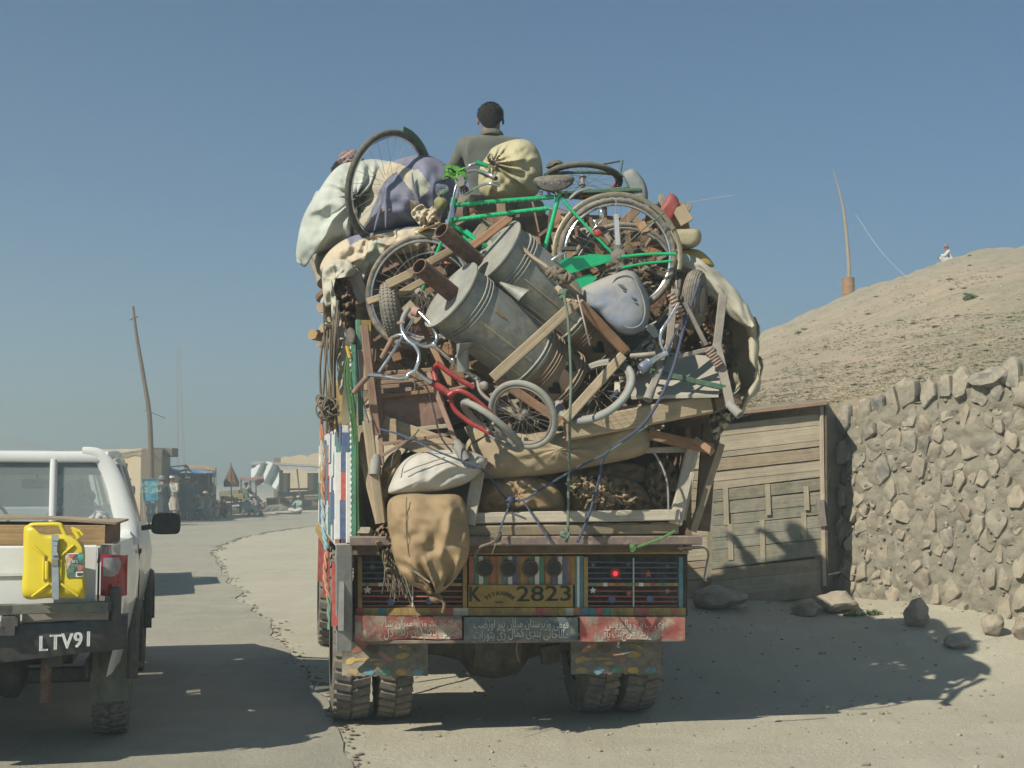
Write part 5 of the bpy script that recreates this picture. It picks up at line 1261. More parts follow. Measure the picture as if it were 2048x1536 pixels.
# rear posts
tube_ = lambda pts, r, mat, name, parent=None, n=8, **kw: MB().tube(pts, r, n, **kw).build(name, mat, parent or tk)
p0 = TP(707, 1090); p1 = TP(706, 690)
m = MB().bar(p0, p1, .036, .04, tf, seg=10, jit=.002); gp_ = m.build('corner_post', green_p, tk)
m = MB()
for i in range(34):                               # white scalloped edge painted as small blobs
    c = p0.lerp(p1, (i + .5) / 34); m.rock(c + tr_ * -.016 - tf * .020, .008, .004, .012, i, 1, 0)
m.build('scallop_trim', white_p, gp_, props={'kind': 'stuff'})
MB().bar(TP(697, 1085, .0), TP(697, 905, .0), .03, .03, tf).build('corner_strip', white_p, tk)
MB().bar(TP(688, 1078, .02), TP(688, 1000, .02), .05, .02, tf).build('corner_panel_block', blue_p, tk)
MB().bar(TP(690, 1000, .02), TP(690, 945, .02), .05, .02, tf).build('corner_panel_block', red_p, tk)
MB().bar(TP(692, 945, .02), TP(692, 865, .02), .05, .02, tf).build('corner_panel_block', blue_p, tk)
MB().bar(TP(683, 945, .04), TP(683, 890, .04), .04, .02, tf).build('corner_panel_block', green_p, tk)
MB().bar(TP(676, 1078, .03), TP(676, 905, .03), .04, .02, tf).build('corner_panel_block', white_p, tk)
MB().bar(TP(688, 1088, -.01), TP(688, 1300, -.01), .10, .03, tf, ch=.2).build('corner_plate', grey_p, tk)
MB().bar(TP(683, 1115, -.04), TP(684, 1240, -.04), .035, .012, tf).build('rear_reflector', red_p, tk)
# top rail, header, bays
tbar((700, 1082), (1400, 1080), .10, .055, steel_p, 'top_rail', -.10, seg=8, jit=.002)
tbar((935, 1062), (1352, 1056), .12, .065, wood('headboard', (.27, .21, .13)), 'tail_beam', -.06, seg=8, jit=.002)
tbar((715, 1103), (1375, 1101), .05, .04, ochre, 'header_strip', .0, seg=8)
tquad(708, 1100, 1375, 1232, dk_int, 'grille_shade_sheet', .14)  # near-black sheet: shade behind the grille bars put into its colour
for (x0, x1, nm) in ((716, 934, 'grille'), (1168, 1366, 'grille')):
    g = tquad(x0, 1114, x0 + 8, 1216, ochre, 'grille_frame', .0, .04); tquad(x1 - 8, 1114, x1, 1216, teal_p if x0 > 1000 else ochre, 'grille_frame', .0, .04)
    for k, y in enumerate((1124, 1135, 1146, 1157, 1182, 1192, 1203, 1212)):
        tube_([TP(x0 + 4, y, .02), TP(x1 - 4, y + (2 if k in (0, 5) else 0), .02)], .0048, blue_p if k < 4 else (red_p if k < 7 else orange_m), 'grille_rod', n=6)
    tquad(x0 + 8, 1166, x1 - 8, 1172, ochre, 'grille_band', .01, .02)
    for k in range(7):
        xx = x0 + 14 + k * (x1 - x0 - 30) / 7; tquad(xx, 1165.5, xx + 9, 1172.5, (teal_p, white_p, red_p)[k % 3], 'band_block', .004, .004)
    tube_([TP((x0 + x1) / 2, 1116, .015), TP((x0 + x1) / 2, 1214, .015)], .005, white_p, 'grille_rod', n=6)
def star(x, y, r_, mat, pts=5, ly=-.002):
    pp = [(x + r_ * (1 if i % 2 == 0 else .45) * math.sin(i * math.pi / pts), y - r_ * (1 if i % 2 == 0 else .45) * math.cos(i * math.pi / pts)) for i in range(pts * 2)]
    MB().prism([TP(a, b, ly) for a, b in pp], tf * .004).build('star', mat, tk, smooth=False)
def disc(x, y, r_, mat, name, ly=-.002, th=.006):
    return MB().prism([TP(x + r_ * math.cos(a * .2618), y + r_ * math.sin(a * .2618), ly) for a in range(24)], tf * th).build(name, mat, tk, smooth=False)
for a in ((745, 1134, 7, green_p), (1297, 1148, 8, red_p), (1186, 1181, 7, white_p), (1258, 1187, 7, red_p), (1335, 1182, 6, ochre), (1257, 1128, 6, blue_p), (1186, 1130, 5, green_p), (1335, 1133, 5, green_p), (735, 1180, 9, white_p), (870, 1186, 6, green_p)): star(*a)
for a in ((782, 1205, 7, blue_p), (1224, 1199, 7, blue_p), (1300, 1198, 7, blue_p), (858, 1203, 6, blue_p)): disc(*a, 'painted_dot')
disc(1231, 1147, 11, mt('lamp_red_dim', (.25, .01, .01), .3, 0, 0, 5, .1, 0), 'tail_lamp'); disc(1231, 1147, 4.5, mt('lamp_lit', (.6, .0, .0), .3, 0, 0, 5, 0, 0, emit=(1, .02, .03, 1.6)), 'lamp_bulb', -.008)
# centre board: lamp holes and plate
tquad(938, 1112, 1160, 1170, orange_m, 'lamp_board', .02, .03)
for k, (x, mat) in enumerate(((953, green_p), (962, white_p), (970, green_p), (985, orange_m), (1008, teal_p), (1020, white_p), (1030, blue_p), (1062, green_p), (1074, white_p), (1083, green_p), (1108, blue_p), (1120, white_p), (1130, blue_p), (1146, ochre), (1000, ochre), (1045, ochre), (1095, ochre))):
    tquad(x - 4, 1113, x + 4.5, 1169, mat, 'stripe', .012, .008)
tquad(1150, 1112, 1167, 1216, teal_p, 'bay_divider', .01, .05); tquad(1154, 1113, 1159, 1215, white_p, 'stripe', .004, .004)
for x in (970, 1017, 1061, 1108):
    disc(x, 1137, 16, black_p, 'lamp_hole', .002, .008); MB().torus(TP(x, 1137, -.0), tf, M(15.5, 8.1), .006, 28, 6).build('lamp_ring', W_dark, tk)
plate = tquad(937, 1170, 1146, 1214, mt('plate_yellow', (.40, .25, .03), .7, 0, .2, 10, .5, .05), 'number_plate', .0, .02)
pn = mt('plate_ink', (.03, .05, .035), .6, 0, .2, 20, .3, 0)
rt = tr_
def ttext(s, x, y, size, sx=1., parent=plate, mat=pn, ly=-.004, bold=.0, rot=0., up=None):
    r_, u_ = rt, UP
    if rot: r_, u_ = rt * math.cos(rot) + UP * math.sin(rot), UP * math.cos(rot) - rt * math.sin(rot)
    m = MB(); text_on(m, s, TP(x, y, ly), r_, u_, size, sx, .0015, bold); return m.build('lettering', mat, parent, smooth=False)
ttext('K', 949, 1190, .135, .9, bold=.0025)
ttext('2823', 1089, 1189, .135, 1.35, bold=.0025)
for i, ch_ in enumerate('PESHAWAR'):
    a = R(62 - 124 * i / 7); ttext(ch_, 1000 - 29 * math.sin(a), 1205 - 18 * math.cos(a), .040, .8, rot=a * .75, bold=.0008)
tquad(990, 1203, 1006, 1206, pn, 'plate_rule', -.003, .002, plate)
# bottom band with painted stripes
for k in range(44):
    x = 712 + k * 15; mt_ = q.choice((ochre, ochre, ochre, orange_m, teal_p, W_white, ochre, green_p, red_p, ochre))
    tquad(x, 1216, x + 14.6, 1231, mt_, 'band_stripe', -.01, .03)
# bumper boards with script
def warp(name, x0, x1, mat, bend, script):
    m = MB(); d0 = -.06
    def f(u, v): return TP(x0 + (x1 - x0) * u, 1235 + 47 * v - 6 * bend * u * v - 4 * bend * (1-u) * (1-v) + 2 * math.sin(u * 9) * v, d0 + .03 * v + .04 * bend * noise.noise(V((u * 3, v * 2, x0))) - .03 * bend * math.exp(-((u-.05)/.1)**2))
    m.grid(f, 24, 6, tf * .006); b_ = m.build(name, mat, tk, ang=70)
    for (s, u, v, size, sx) in script:
        vs_, fs = text_mesh(shape_ar(s), size, .0, sx=sx); k_ = sx / (max(p.x for p in vs_) - min(p.x for p in vs_)); vs_ = [V((p.x * k_, p.y, 0)) for p in vs_]; mm = MB(); W_ = (f(1, .5) - f(0, .5)).length; H_ = (f(.5, 0) - f(.5, 1)).length
        pts = [f(u + p.x / W_, v - p.y / H_) - tf * .006 for p in vs_]
        mm.add(pts, fs); mm.build('script', mt('script_white', (.50, .50, .47), .7, 0, .2, 20, .3, 0), b_, smooth=False)
    return b_
rb = mt('bumper_red', (.34, .06, .055), .8, 0, .2, 6, .75, .15, 40, patch=((.34, .30, .24), 7, .5, .85)); bb = mt('bumper_blue', (.07, .12, .15), .8, 0, .2, 6, .65, .15, 40, patch=((.28, .27, .24), 8, .56, .7))
warp('bumper_board', 710, 924, rb, 1., [('ملا جانان وزیر میران شاه', .60, .30, .072, .46), ('جنوبی پاکستان زندہ دل', .62, .70, .074, .46)])
warp('bumper_board', 928, 1156, bb, .2, [('قومی وزیرستان میلان پیر اورضب', .50, .28, .076, .60), ('مالاجانی بندی کمال زی بتورات', .50, .70, .076, .60)])
warp('bumper_board', 1160, 1370, rb, .4, [('وی بہت والبروس', .52, .30, .072, .38), ('یار زندہ صحبت باقی', .45, .70, .072, .38)])
MB().bar(TP(712, 1284, .0), TP(1368, 1279, .0), .05, .02).build('bumper_lip', steel_p, tk)
MB().bar(TP(712, 1260, .06), TP(1368, 1256, .06), .05, .10).build('bumper_beam', dk_int, tk)
# mud flaps with painted shapes
flap = mt('mudflap_rubber', (.10, .095, .085), .8, 0, .3, 7, .6, .2, 40)
def mflap(x0, x1, ly, y0=1284, y1=1352):
    f = lambda u, v: TP(x0 + (x1 - x0) * u, y0 + (y1 - y0) * v + (2.5 * noise.noise(V((u * 22, 0, x0))) * 2 if v > .95 else 0), ly + .03 * math.sin(u * 5 + v * 3))
    m = MB(); m.grid(f, 40, 8, tf * .01); b_ = m.build('mudflap', flap, tk, ang=60)
    def shp(cx, cy, rx, ry, mat, a=0, k=12):
        mm = MB(); mm.add([f(min(1, max(0, cx + math.cos(t) * rx * math.cos(a) - math.sin(t) * ry * math.sin(a))), min(.98, max(.02, cy + math.cos(t) * rx * math.sin(a) * 1.5 + math.sin(t) * ry * math.cos(a)))) - tf * .004 for t in [i * 6.2832 / k for i in range(k)]], [tuple(range(k))]); mm.build('painted_shape', mat, b_, smooth=False)
    shp(.28, .52, .18, .055, ochre, 0); shp(.20, .18, .05, .16, orange_m, .5); shp(.36, .22, .07, .13, W_dark, -.4); shp(.50, .42, .05, .20, orange_m, -.5, 8); shp(.42, .66, .06, .05, ochre); shp(.10, .55, .05, .12, ochre, .3); shp(.7, .4, .06, .10, ochre, .8); shp(.72, .15, .1, .05, ochre, .6)
    for i in range(5): shp(.12 + i * .19, .88, .07, .10, (ochre, teal_p, green_p)[i % 3], 0, 7)
mflap(684, 856, .10); mflap(1142, 1322, .14, 1284, 1348)
for x, y in ((1178, 1276), (1237, 1276)):
    for k in range(4): MB().torus(TP(x, y + 3 + k * 4.5, -.02), tf if k % 2 else tr_, .008, .002, 12, 5).build('chain_link', steel, tk)
MB().tube(cat([TP(1035, 1285, .05), TP(1033, 1300, .05), TP(1038, 1325, .06)], 4), .006, 5).build('hanging_cord', rope_n, tk)
MB().bar(TP(1100, 1290, .5), TP(1105, 1325, .5), .10, .14).build('tow_hook', dk_int, tk)
# side details
for y in (1092,): MB().lathe(TP(1362, y, -.05), TP(1362, y + 10, -.05), [(0, .012), (1, .012)], 8).build('bolt', steel, tk)
tube_(cat([TP(1355, 1096, -.05), TP(1395, 1094, -.05), TP(1412, 1098, -.05), TP(1417, 1110, -.05), TP(1413, 1130, -.05), TP(1408, 1160, -.05)], 4), .007, galv, 'latch_rod')
tbar((1442, 888), (1385, 1062), .045, .05, W_pale, 'stake', -.02, up=tf, seg=6, jit=.004)
tbar((1420, 850), (1404, 1062), .10, .03, W_dark, 'stake', .10, up=tf, seg=4)
tbar((735, 842), (761, 1046), .06, .06, W_pale, 'stake', -.04, up=tf, seg=6, jit=.004)
tbar((722, 1060), (765, 1100), .12, .04, W_grey, 'corner_board', -.02)
tbar((716, 640), (722, 850), .03, .05, green_p, 'ladder_rail', .05, up=tf, seg=6)
tbar((728, 650), (754, 870), .05, .06, wood('stake_red', (.26, .15, .11)), 'stake', -.03, up=tf, seg=6, jit=.003)
tquad(720, 640, 742, 700, ochre, 'painted_board', .10)
# twisted coloured cloth streamer that hangs from the side
a_ = [P(642, 798, 10.2), P(644, 880, 10.15), P(646, 940, 10.1), P(646, 1000, 10.0), P(648, 1060, 9.9), P(653, 1100, 9.8), P(650, 1150, 9.7), P(657, 1195, 9.6), P(660, 1260, 9.5)]
pts = cat(a_, 8); seg_c = [orange_m, W_white, orange_m, teal_p, cl('skyblue', (.20, .38, .45)), orange_m, orange_m, green_p, green_p, green_p]
cs = thing('cloth_streamer', 'twisted strip of orange, pale blue and green cloth hanging beside the truck', 'streamer', a_[-1])
for k in range(8):
    m = MB(); seg = pts[k*8:(k+1)*8+1]
    for ph in (0, 3.14): m.tube([p + V((math.cos(i * .9 + k * 7.2 + ph) * .009, math.sin(i * .9 + k * 7.2 + ph) * .009, 0)) for i, p in enumerate(seg)], .011, 6)
    m.build('strip', seg_c[k] if k != 3 else c_lbl, cs)
# ============================================================ THE LOAD
def soft(name, outline, D, th, mats, label, cat_, group=None, parent=None, **kw):
    ang = kw.pop('ang', 75); jit = kw.pop('jit', 0); m = MB(); puff(m, outline, D, th, **kw)
    if jit: m.jitter(jit, 9)
    o = m.build(name, mats, parent, ang=ang)
    return tag(o, label, cat_, group) if parent is None else o
def ropepath(name, pts, r, mat, label=None, cat_='rope', parent=None, n=6, knots=(), group=None):
    m = MB().tube(cat(pl(*pts), 8), r, n)
    for (x, y, D, R_) in knots:
        c = P(x, y, D)
        for k in range(5):
            a = k * 1.3; d = V((math.cos(a), .4 * math.sin(2 * a), math.sin(a))).normalized(); m.torus(c + V((rnd.uniform(-1, 1), rnd.uniform(-1, .3), rnd.uniform(-1, 1))) * R_ * .3, d, R_ * .7, r * 1.1, 16, 6)
    o = m.build(name, mat, parent)
    return tag(o, label, cat_, group) if parent is None else o
def member(a, b, w_, h_, mat, name, parent, up=VIEW, **kw):    # a bar between two (x,y,D) pixels; w_ = across the picture in px
    D = (a[2] + b[2]) / 2
    return MB().bar(P(*a), P(*b), M(w_, D), h_, up, **{'seg': 5, 'jit': .0015, **kw}).build(name, mat, parent)
def solo(a, b, w_, h_, mat, name, label, cat_, group=None, **kw):
    D = (a[2] + b[2]) / 2
    return tag(MB().bar(P(*a), P(*b), M(w_, D), h_, kw.pop('up', VIEW), **{'seg': 6, 'jit': .002, **kw}).build(name, mat), label, cat_, group)

# --- the mass of the load farther forward on the bed: a roped canvas mound and bundles
def heap(u, v):
    y = .75 + 4.9 * v; e = math.sin(min(1, (v + .04) * 6) * 1.57) * (1 - .25 * v ** 3); a = math.pi * u
    x = -math.cos(a); z = math.sin(a)
    sx_, sz_ = abs(x) ** .75 * (1 if x > 0 else -1), z ** .62
    n_ = noise.fractal(V((x * 2, y * 1.1, z * 2)), .9, 2, 4)
    hh = 2.02 - .95 * sm(.26, .5, v)  # unseen forward part, lowered to shape the shadow cast on the gate
    return T(sx_ * (1.12 + .08 * n_) * (.75 + .25 * e) + .10, y, 1.24 + (hh - .18 * (x < 0) + .14 * n_) * sz_ * e)
m = MB().grid(heap, 60, 44); m.grid(lambda u, v: T((-1.05 + 2.2 * u), .85 + .25 * math.sin(v * 3), 1.24 + 1.75 * v * (1 - .25 * (2*u-1)**2)), 12, 12)
tag(m.build('load_cover', canvas, ang=70), 'big canvas covered mound of goods behind the bicycles, its unseen front shaped for its shadow', 'tarpaulin')

# --- right: tarpaulin that drapes over the side
edge = cat([V((1335, 520, 8.55)), V((1385, 528, 8.5)), V((1430, 560, 8.45)), V((1462, 590, 8.45)), V((1490, 622, 8.45)), V((1512, 648, 8.45)), V((1517, 690, 8.5)), V((1514, 730, 8.5)), V((1520, 765, 8.55)), V((1508, 790, 8.5))], 6)
def tarpf(u, v):
    i = u * (len(edge) - 1); k = min(int(i), len(edge) - 2); p = edge[k].lerp(edge[k+1], i - k)
    b = P(p.x, p.y, p.z); o = V((tf.x, tf.y, 0)) * (2.1 * v) - UP * (.9 * v * v * max(0, (b.z - 1.9)))
    out = .05 * noise.fractal(V((u * 7, v * 6, 1)), .9, 2, 4) + .03 * math.sin(u * 26 + v * 5) * (u > .5) - .22 * v * (1 - u) * 0
    lift = .18 * math.sin(min(1, v * 3) * 1.57) * (1 - u)
    return b + o + tr_ * (out * .5 - .30 * v) + UP * (out * .6 + lift)
tarp = tag(MB().grid(tarpf, 110, 60, (.008, .004, -.004)).build('tarpaulin', canvas, ang=80), 'beige canvas tarpaulin draped over the outer edge of the load above the gate', 'tarpaulin')
# its turned-up ragged flap toward us
def flapf(u, v):
    top = [(1352, 503), (1400, 518), (1440, 548), (1470, 578), (1495, 610), (1512, 650)]; bot = [(1350, 540), (1385, 552), (1408, 584), (1436, 606), (1474, 642), (1500, 656)]
    a = cat([V((x, y, 0)) for x, y in top], 8); b = cat([V((x, y, 0)) for x, y in bot], 8); i = u * (len(a) - 1); k = min(int(i), len(a) - 2)
    p = a[k].lerp(a[k+1], i - k).lerp(b[k].lerp(b[k+1], i - k), v); return P(p.x + 3 * noise.noise(V((u * 9, v * 4, 2))), p.y + 4 * noise.noise(V((u * 9, v * 4, 7))), 8.40 - .07 * math.sin(v * 3.14) + .04 * noise.noise(V((u * 5, v * 5, 0))))
MB().grid(flapf, 50, 10, (0, .01, 0)).build('folded_edge', canvas_l, tarp, ang=80)
def rib(u, v):
    L_ = cat([V((x, y, 0)) for x, y in [(1486, 640), (1497, 680), (1500, 720), (1512, 735), (1506, 765), (1490, 790), (1478, 812)]], 8); R2 = cat([V((x, y, 0)) for x, y in [(1514, 650), (1519, 690), (1515, 735), (1522, 762), (1516, 785), (1500, 800), (1486, 830)]], 8)
    i = u * (len(L_) - 1); k = min(int(i), len(L_) - 2); p = L_[k].lerp(L_[k+1], i - k).lerp(R2[k].lerp(R2[k+1], i - k), v); return P(p.x, p.y, 8.46 + .05 * math.sin(u * 14) - .04 * math.sin(v * 3.1))
MB().grid(rib, 50, 6, (0, .008, 0)).build('hanging_strip', canvas, tarp, ang=80)
# added lining with the cavity's shade put into its brown, and things within
soft('cavity_shade_lining', [(1405, 590), (1440, 585), (1480, 640), (1490, 700), (1480, 760), (1430, 790), (1395, 740), (1390, 650)], 8.95, .15, cl('cavity_brown', (.20, .14, .10)), 'brown lining standing in for the shade deep inside the cavity under the draped tarpaulin', 'lining', wr=.12, ws=8, jit=.03)
soft('cloth_bundle', [(1405, 605), (1420, 590), (1428, 612), (1424, 640), (1432, 660), (1415, 668), (1402, 640)], 8.62, .06, cl('tanrag', (.38, .24, .15)), 'tan rag bundle tucked behind the wheelbarrow tyre under the tarpaulin', 'cloth', wr=.15, ws=14)

# --- filler of scrap timber and twigs in the heart of the load (nobody could count it)
q = random.Random(21); m = MB(); wm = [W_brown, W_grey, W_pale, W_red, rust, orange_m]
for _ in range(400):
    x, y = q.uniform(700, 1370), q.uniform(425, 870); D = q.uniform(8.45, 8.9)
    if y > 760 and x < 980: D += .15
    a = q.uniform(0, 6.28); L_ = q.uniform(20, 85); p0 = P(x - math.cos(a) * L_/2, y - math.sin(a) * L_/2, D + q.uniform(-.05, .05)); p1 = P(x + math.cos(a) * L_/2, y + math.sin(a) * L_/2, D + q.uniform(-.05, .05))
    m.k = q.choice((0, 0, 1, 1, 2, 2, 3, 4, 5 if q.random() < .4 else 1)); m.bar(p0, p1, q.choice((.012, .02, .035, .06, .09)), q.uniform(.008, .03), VIEW)
m.build('scrap_timber', wm, props={'kind': 'stuff'})
soft('sacking', [(715, 560), (900, 450), (1300, 440), (1380, 560), (1390, 800), (1280, 850), (1000, 860), (760, 840), (715, 700)], 9.2, .12, jute_d, 'sacking darkened to stand in for shade behind the scrap timber in the middle of the load', 'sacking', wr=.1, ws=6)  # darker jute: shade in the gaps of the load put into the colour

# ============ lower tier on the truck bed
bf = thing('charpoy', 'whitewashed wooden bed frame standing across the tail of the truck', 'bed frame', P(1150, 1055, 8.1))
member((962, 915, 8.08), (938, 1050, 8.0), 25, .06, W_white, 'leg', bf); member((1384, 902, 8.3), (1350, 1048, 8.2), 26, .06, W_white, 'leg', bf)
member((930, 1036, 8.05), (1358, 1030, 8.18), 22, .05, W_white, 'side_rail', bf, seg=12, jit=.004)
member((1235, 902, 8.35), (1392, 898, 8.38), 12, .05, W_white, 'top_rail', bf); member((1385, 945, 8.25), (1366, 1040, 8.25), 10, .03, W_white, 'brace', bf)
MB().tube(cat(pl((1308, 905, 8.1), (1325, 935, 8.08), (1335, 970, 8.08), (1337, 1020, 8.1)), 6), .007, 6).build('bent_rod', galv, bf)
lump = lambda name, ol, D, th, mat, lb, **kw: soft(name, ol, D, th, mat, lb, 'sack', **kw)
lump('sack', [(955, 985), (975, 958), (1020, 950), (1070, 952), (1110, 970), (1128, 1000), (1120, 1026), (1050, 1028), (975, 1026), (956, 1010)], 8.28, .18, jute, 'plump tan jute sack inside the white bed frame tied with blue rope', wr=.05, ws=5, fold=.02, fk=5, back=1.2)
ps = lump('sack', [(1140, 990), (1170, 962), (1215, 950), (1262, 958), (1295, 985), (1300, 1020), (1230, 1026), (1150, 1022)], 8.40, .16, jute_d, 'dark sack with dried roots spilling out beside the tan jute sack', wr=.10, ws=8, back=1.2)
m = MB()
for i in range(240):
    x = q.gauss(1195, 34); y = 985 + (x - 1195) * .38 + q.gauss(0, 15)
    if not (1138 < x < 1268 and 955 < y < 1022): continue
    d = V((q.uniform(-1, 1), q.uniform(-1, 1), q.uniform(-1, 1))).normalized() * .022; c = P(x, y, 8.22 + q.uniform(-.03, .05)); m.tube([c - d, c + V((q.uniform(-1, 1), q.uniform(-1, 1), q.uniform(-1, 1))) * .01, c + d], [.006, .011, .005], 6)
m.build('dried_roots', mt('root', (.36, .25, .15), .9, 0, .3, 20, .25, .5), ps, props={'kind': 'stuff'})
lump('sack', [(1296, 930), (1330, 915), (1352, 940), (1352, 1010), (1330, 1024), (1300, 1020), (1290, 970)], 8.45, .10, jute_d, 'narrow brown sack with a gathered neck at the end of the white bed frame', wr=.12, ws=10, tie=(1315, 948), fold=.05)
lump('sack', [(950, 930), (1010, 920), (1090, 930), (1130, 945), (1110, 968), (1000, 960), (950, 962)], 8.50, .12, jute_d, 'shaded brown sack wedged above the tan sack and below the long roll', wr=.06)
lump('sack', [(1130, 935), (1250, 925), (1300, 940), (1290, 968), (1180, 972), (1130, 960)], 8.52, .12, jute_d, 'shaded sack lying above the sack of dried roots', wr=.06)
MB(); soft('mattress_roll', [(935, 945), (928, 905), (945, 872), (1000, 862), (1080, 864), (1160, 858), (1240, 850), (1285, 852), (1298, 872), (1296, 900), (1270, 915), (1200, 930), (1120, 945), (1040, 956), (970, 958)], 8.22, .17, jute_p, 'long pale rolled mattress lying across above the white bed frame', 'mattress', wr=.03, ws=4, fold=.012, fk=14, back=1.4)
ws_ = lump('sack', [(777, 986), (780, 968), (800, 930), (830, 908), (880, 900), (930, 900), (965, 912), (975, 925), (955, 950), (925, 970), (870, 985), (820, 990), (790, 988)], 7.98, .15, white_sk, 'white woven plastic sack lying on its side above the hanging jute sack', wr=.02, ws=4, tie=(985, 930), fold=.06, fk=16, back=1.3)
MB().tube(cat(pl((808, 945, 7.84), (830, 935, 7.825), (845, 930, 7.825), (868, 922, 7.825), (890, 915, 7.825)), 5), .0035, 5).build('seam', rope_n, ws_)
hs = lump('sack', [(775, 1010), (786, 994), (820, 986), (870, 988), (915, 990), (932, 1012), (937, 1050), (940, 1085), (936, 1115), (925, 1135), (905, 1165), (880, 1186), (862, 1192), (845, 1180), (815, 1165), (795, 1140), (785, 1110), (778, 1070), (775, 1040)], 7.92, .20, jute, 'large full burlap sack hanging down over the tailboard in front of the grille', wr=.035, ws=4, tie=(872, 1196), fold=.16, fk=15, back=1.1, rings=22, sq=2.4)
MB().tube(cat(pl((813, 995, 7.76), (812, 1040, 7.73), (815, 1090, 7.735), (823, 1130, 7.76), (836, 1160, 7.8)), 6), .003, 5).build('seam', rope_n, hs)
MB().rock(P(872, 1196, 7.9), .05, .04, .03, 3, 2, .6).tube(cat(pl((872, 1195, 7.88), (888, 1205, 7.86), (885, 1225, 7.88)), 5), .010, 6).build('tied_neck', jute_d, hs, ang=80)
lump('sack', [(747, 1075), (760, 1050), (775, 1048), (782, 1080), (790, 1120), (788, 1160), (775, 1150), (760, 1110)], 8.0, .06, jute_d, 'ragged dark jute scrap hanging between the stake and the burlap sack', wr=.2, ws=14)
lump('sack', [(755, 960), (775, 915), (800, 900), (800, 930), (782, 965), (775, 1000), (760, 1010)], 8.12, .08, jute, 'thin tan sack standing behind the pale stake', wr=.06)
# tangle of cords beside it
m = MB()
for i in range(26):
    x = q.uniform(770, 800); pts = [(x + q.uniform(-6, 6), 1095 + q.uniform(-10, 10), 7.9)]
    for k in range(5): pts.append((pts[-1][0] + q.uniform(-3, 9), pts[-1][1] + q.uniform(12, 26), 7.9 + q.uniform(-.03, .03)))
    m.tube(cat(pl(*pts), 3), .003, 4)
m.build('frayed_cords', rope_n, props={'kind': 'stuff'})
tag(MB().bar(P(808, 1150, 7.85), P(850, 1283, 7.85), .006, .004, VIEW).bar(P(790, 1115, 7.86), P(860, 1165, 7.7), .01, .004, VIEW).build('thin_cord', rope_n), 'taut thin cord running down beside the burlap sack to the bumper', 'cord')

# ============ left: brown box, steel stand
bx = thing('storage_chest', 'red brown wooden trunk with boarded lid behind the steel stand', 'trunk', P(820, 865, 8.3))
MB().prism(pl((756, 793, 8.2), (884, 778, 8.25), (894, 852, 8.25), (768, 868, 8.2)), (.0, .5, .0)).build('front_panel', steel_red, bx)
for k in range(5):
    y = 742 + k * 9; member((750 + k*1.5, y + 6, 8.55 - k*.07), (878, y - 4, 8.6 - k*.07), 8, .02, wood('lidboard', (.34, .22, .16)), 'lid_board', bx)
member((752, 795, 8.18), (882, 780, 8.22), 8, .03, W_red, 'lid_edge', bx); member((766, 866, 8.18), (894, 852, 8.22), 9, .03, W_white, 'bottom_rail', bx)
MB().tube(cat(pl((800, 756, 8.2), (826, 762, 8.17), (830, 775, 8.17), (828, 782, 8.17)), 4), .003, 5).build('hasp', steel, bx)
st_ = thing('steel_stand', 'brown angle iron stand with grey rubber feet tied at the load corner', 'stand', P(840, 948, 8.0))
member((757, 762, 8.05), (764, 930, 7.98), 9, .035, steel_red, 'leg', st_); member((857, 745, 8.0), (912, 885, 7.9), 10, .035, steel_red, 'leg', st_)
member((838, 640, 8.25), (905, 775, 8.1), 12, .03, W_red, 'leg', st_)
member((760, 889, 7.99), (906, 867, 7.92), 7, .02, steel_red, 'cross_bar', st_); member((758, 915, 7.98), (830, 872, 7.93), 6, .02, steel_red, 'cross_bar', st_)
for (a, b) in (((752, 912, 7.98), (748, 950, 7.95)), ((912, 885, 7.88), (932, 922, 7.84))):
    MB().lathe(P(*a), P(*b), [(-.05, .028), (.3, .034), (1, .030), (1, .02), (.8, .018)], 18).build('rubber_foot', grey_p, st_)
MB().tube(cat(pl((735, 852, 8.0), (790, 866, 7.94), (822, 878, 7.9), (880, 905, 7.8), (960, 935, 7.8)), 6), .006, 6).build('strap', rope_b, st_)
MB().tube(cat(pl((838, 858, 7.9), (825, 874, 7.88), (790, 905, 7.86), (783, 935, 7.84)), 6), .0045, 6).build('strap', black, st_)
MB().tube(cat(pl((826, 876, 7.88), (850, 885, 7.85), (880, 888, 7.85), (908, 888, 7.85)), 6), .003, 6).build('strap', black, st_)
solo((720, 868, 8.1), (765, 1046, 8.02), 26, .05, W_pale, 'timber_post', 'pale squared timber post leaning at the corner above the top rail', 'timber')
solo((765, 855, 8.2), (930, 915, 8.15), 50, .05, W_pale, 'wide_plank', 'wide weathered plank lying behind the white woven sack', 'plank', jit=.002)
solo((945, 850, 8.2), (960, 880, 8.15), 34, .05, W_pale, 'wood_block', 'short pale wood block between the red fork and the long roll', 'wood')
solo((725, 700, 8.05), (735, 780, 8.05), 22, .04, W_pale, 'timber_post', 'short thick timber stub beside the green rope bundle', 'timber')

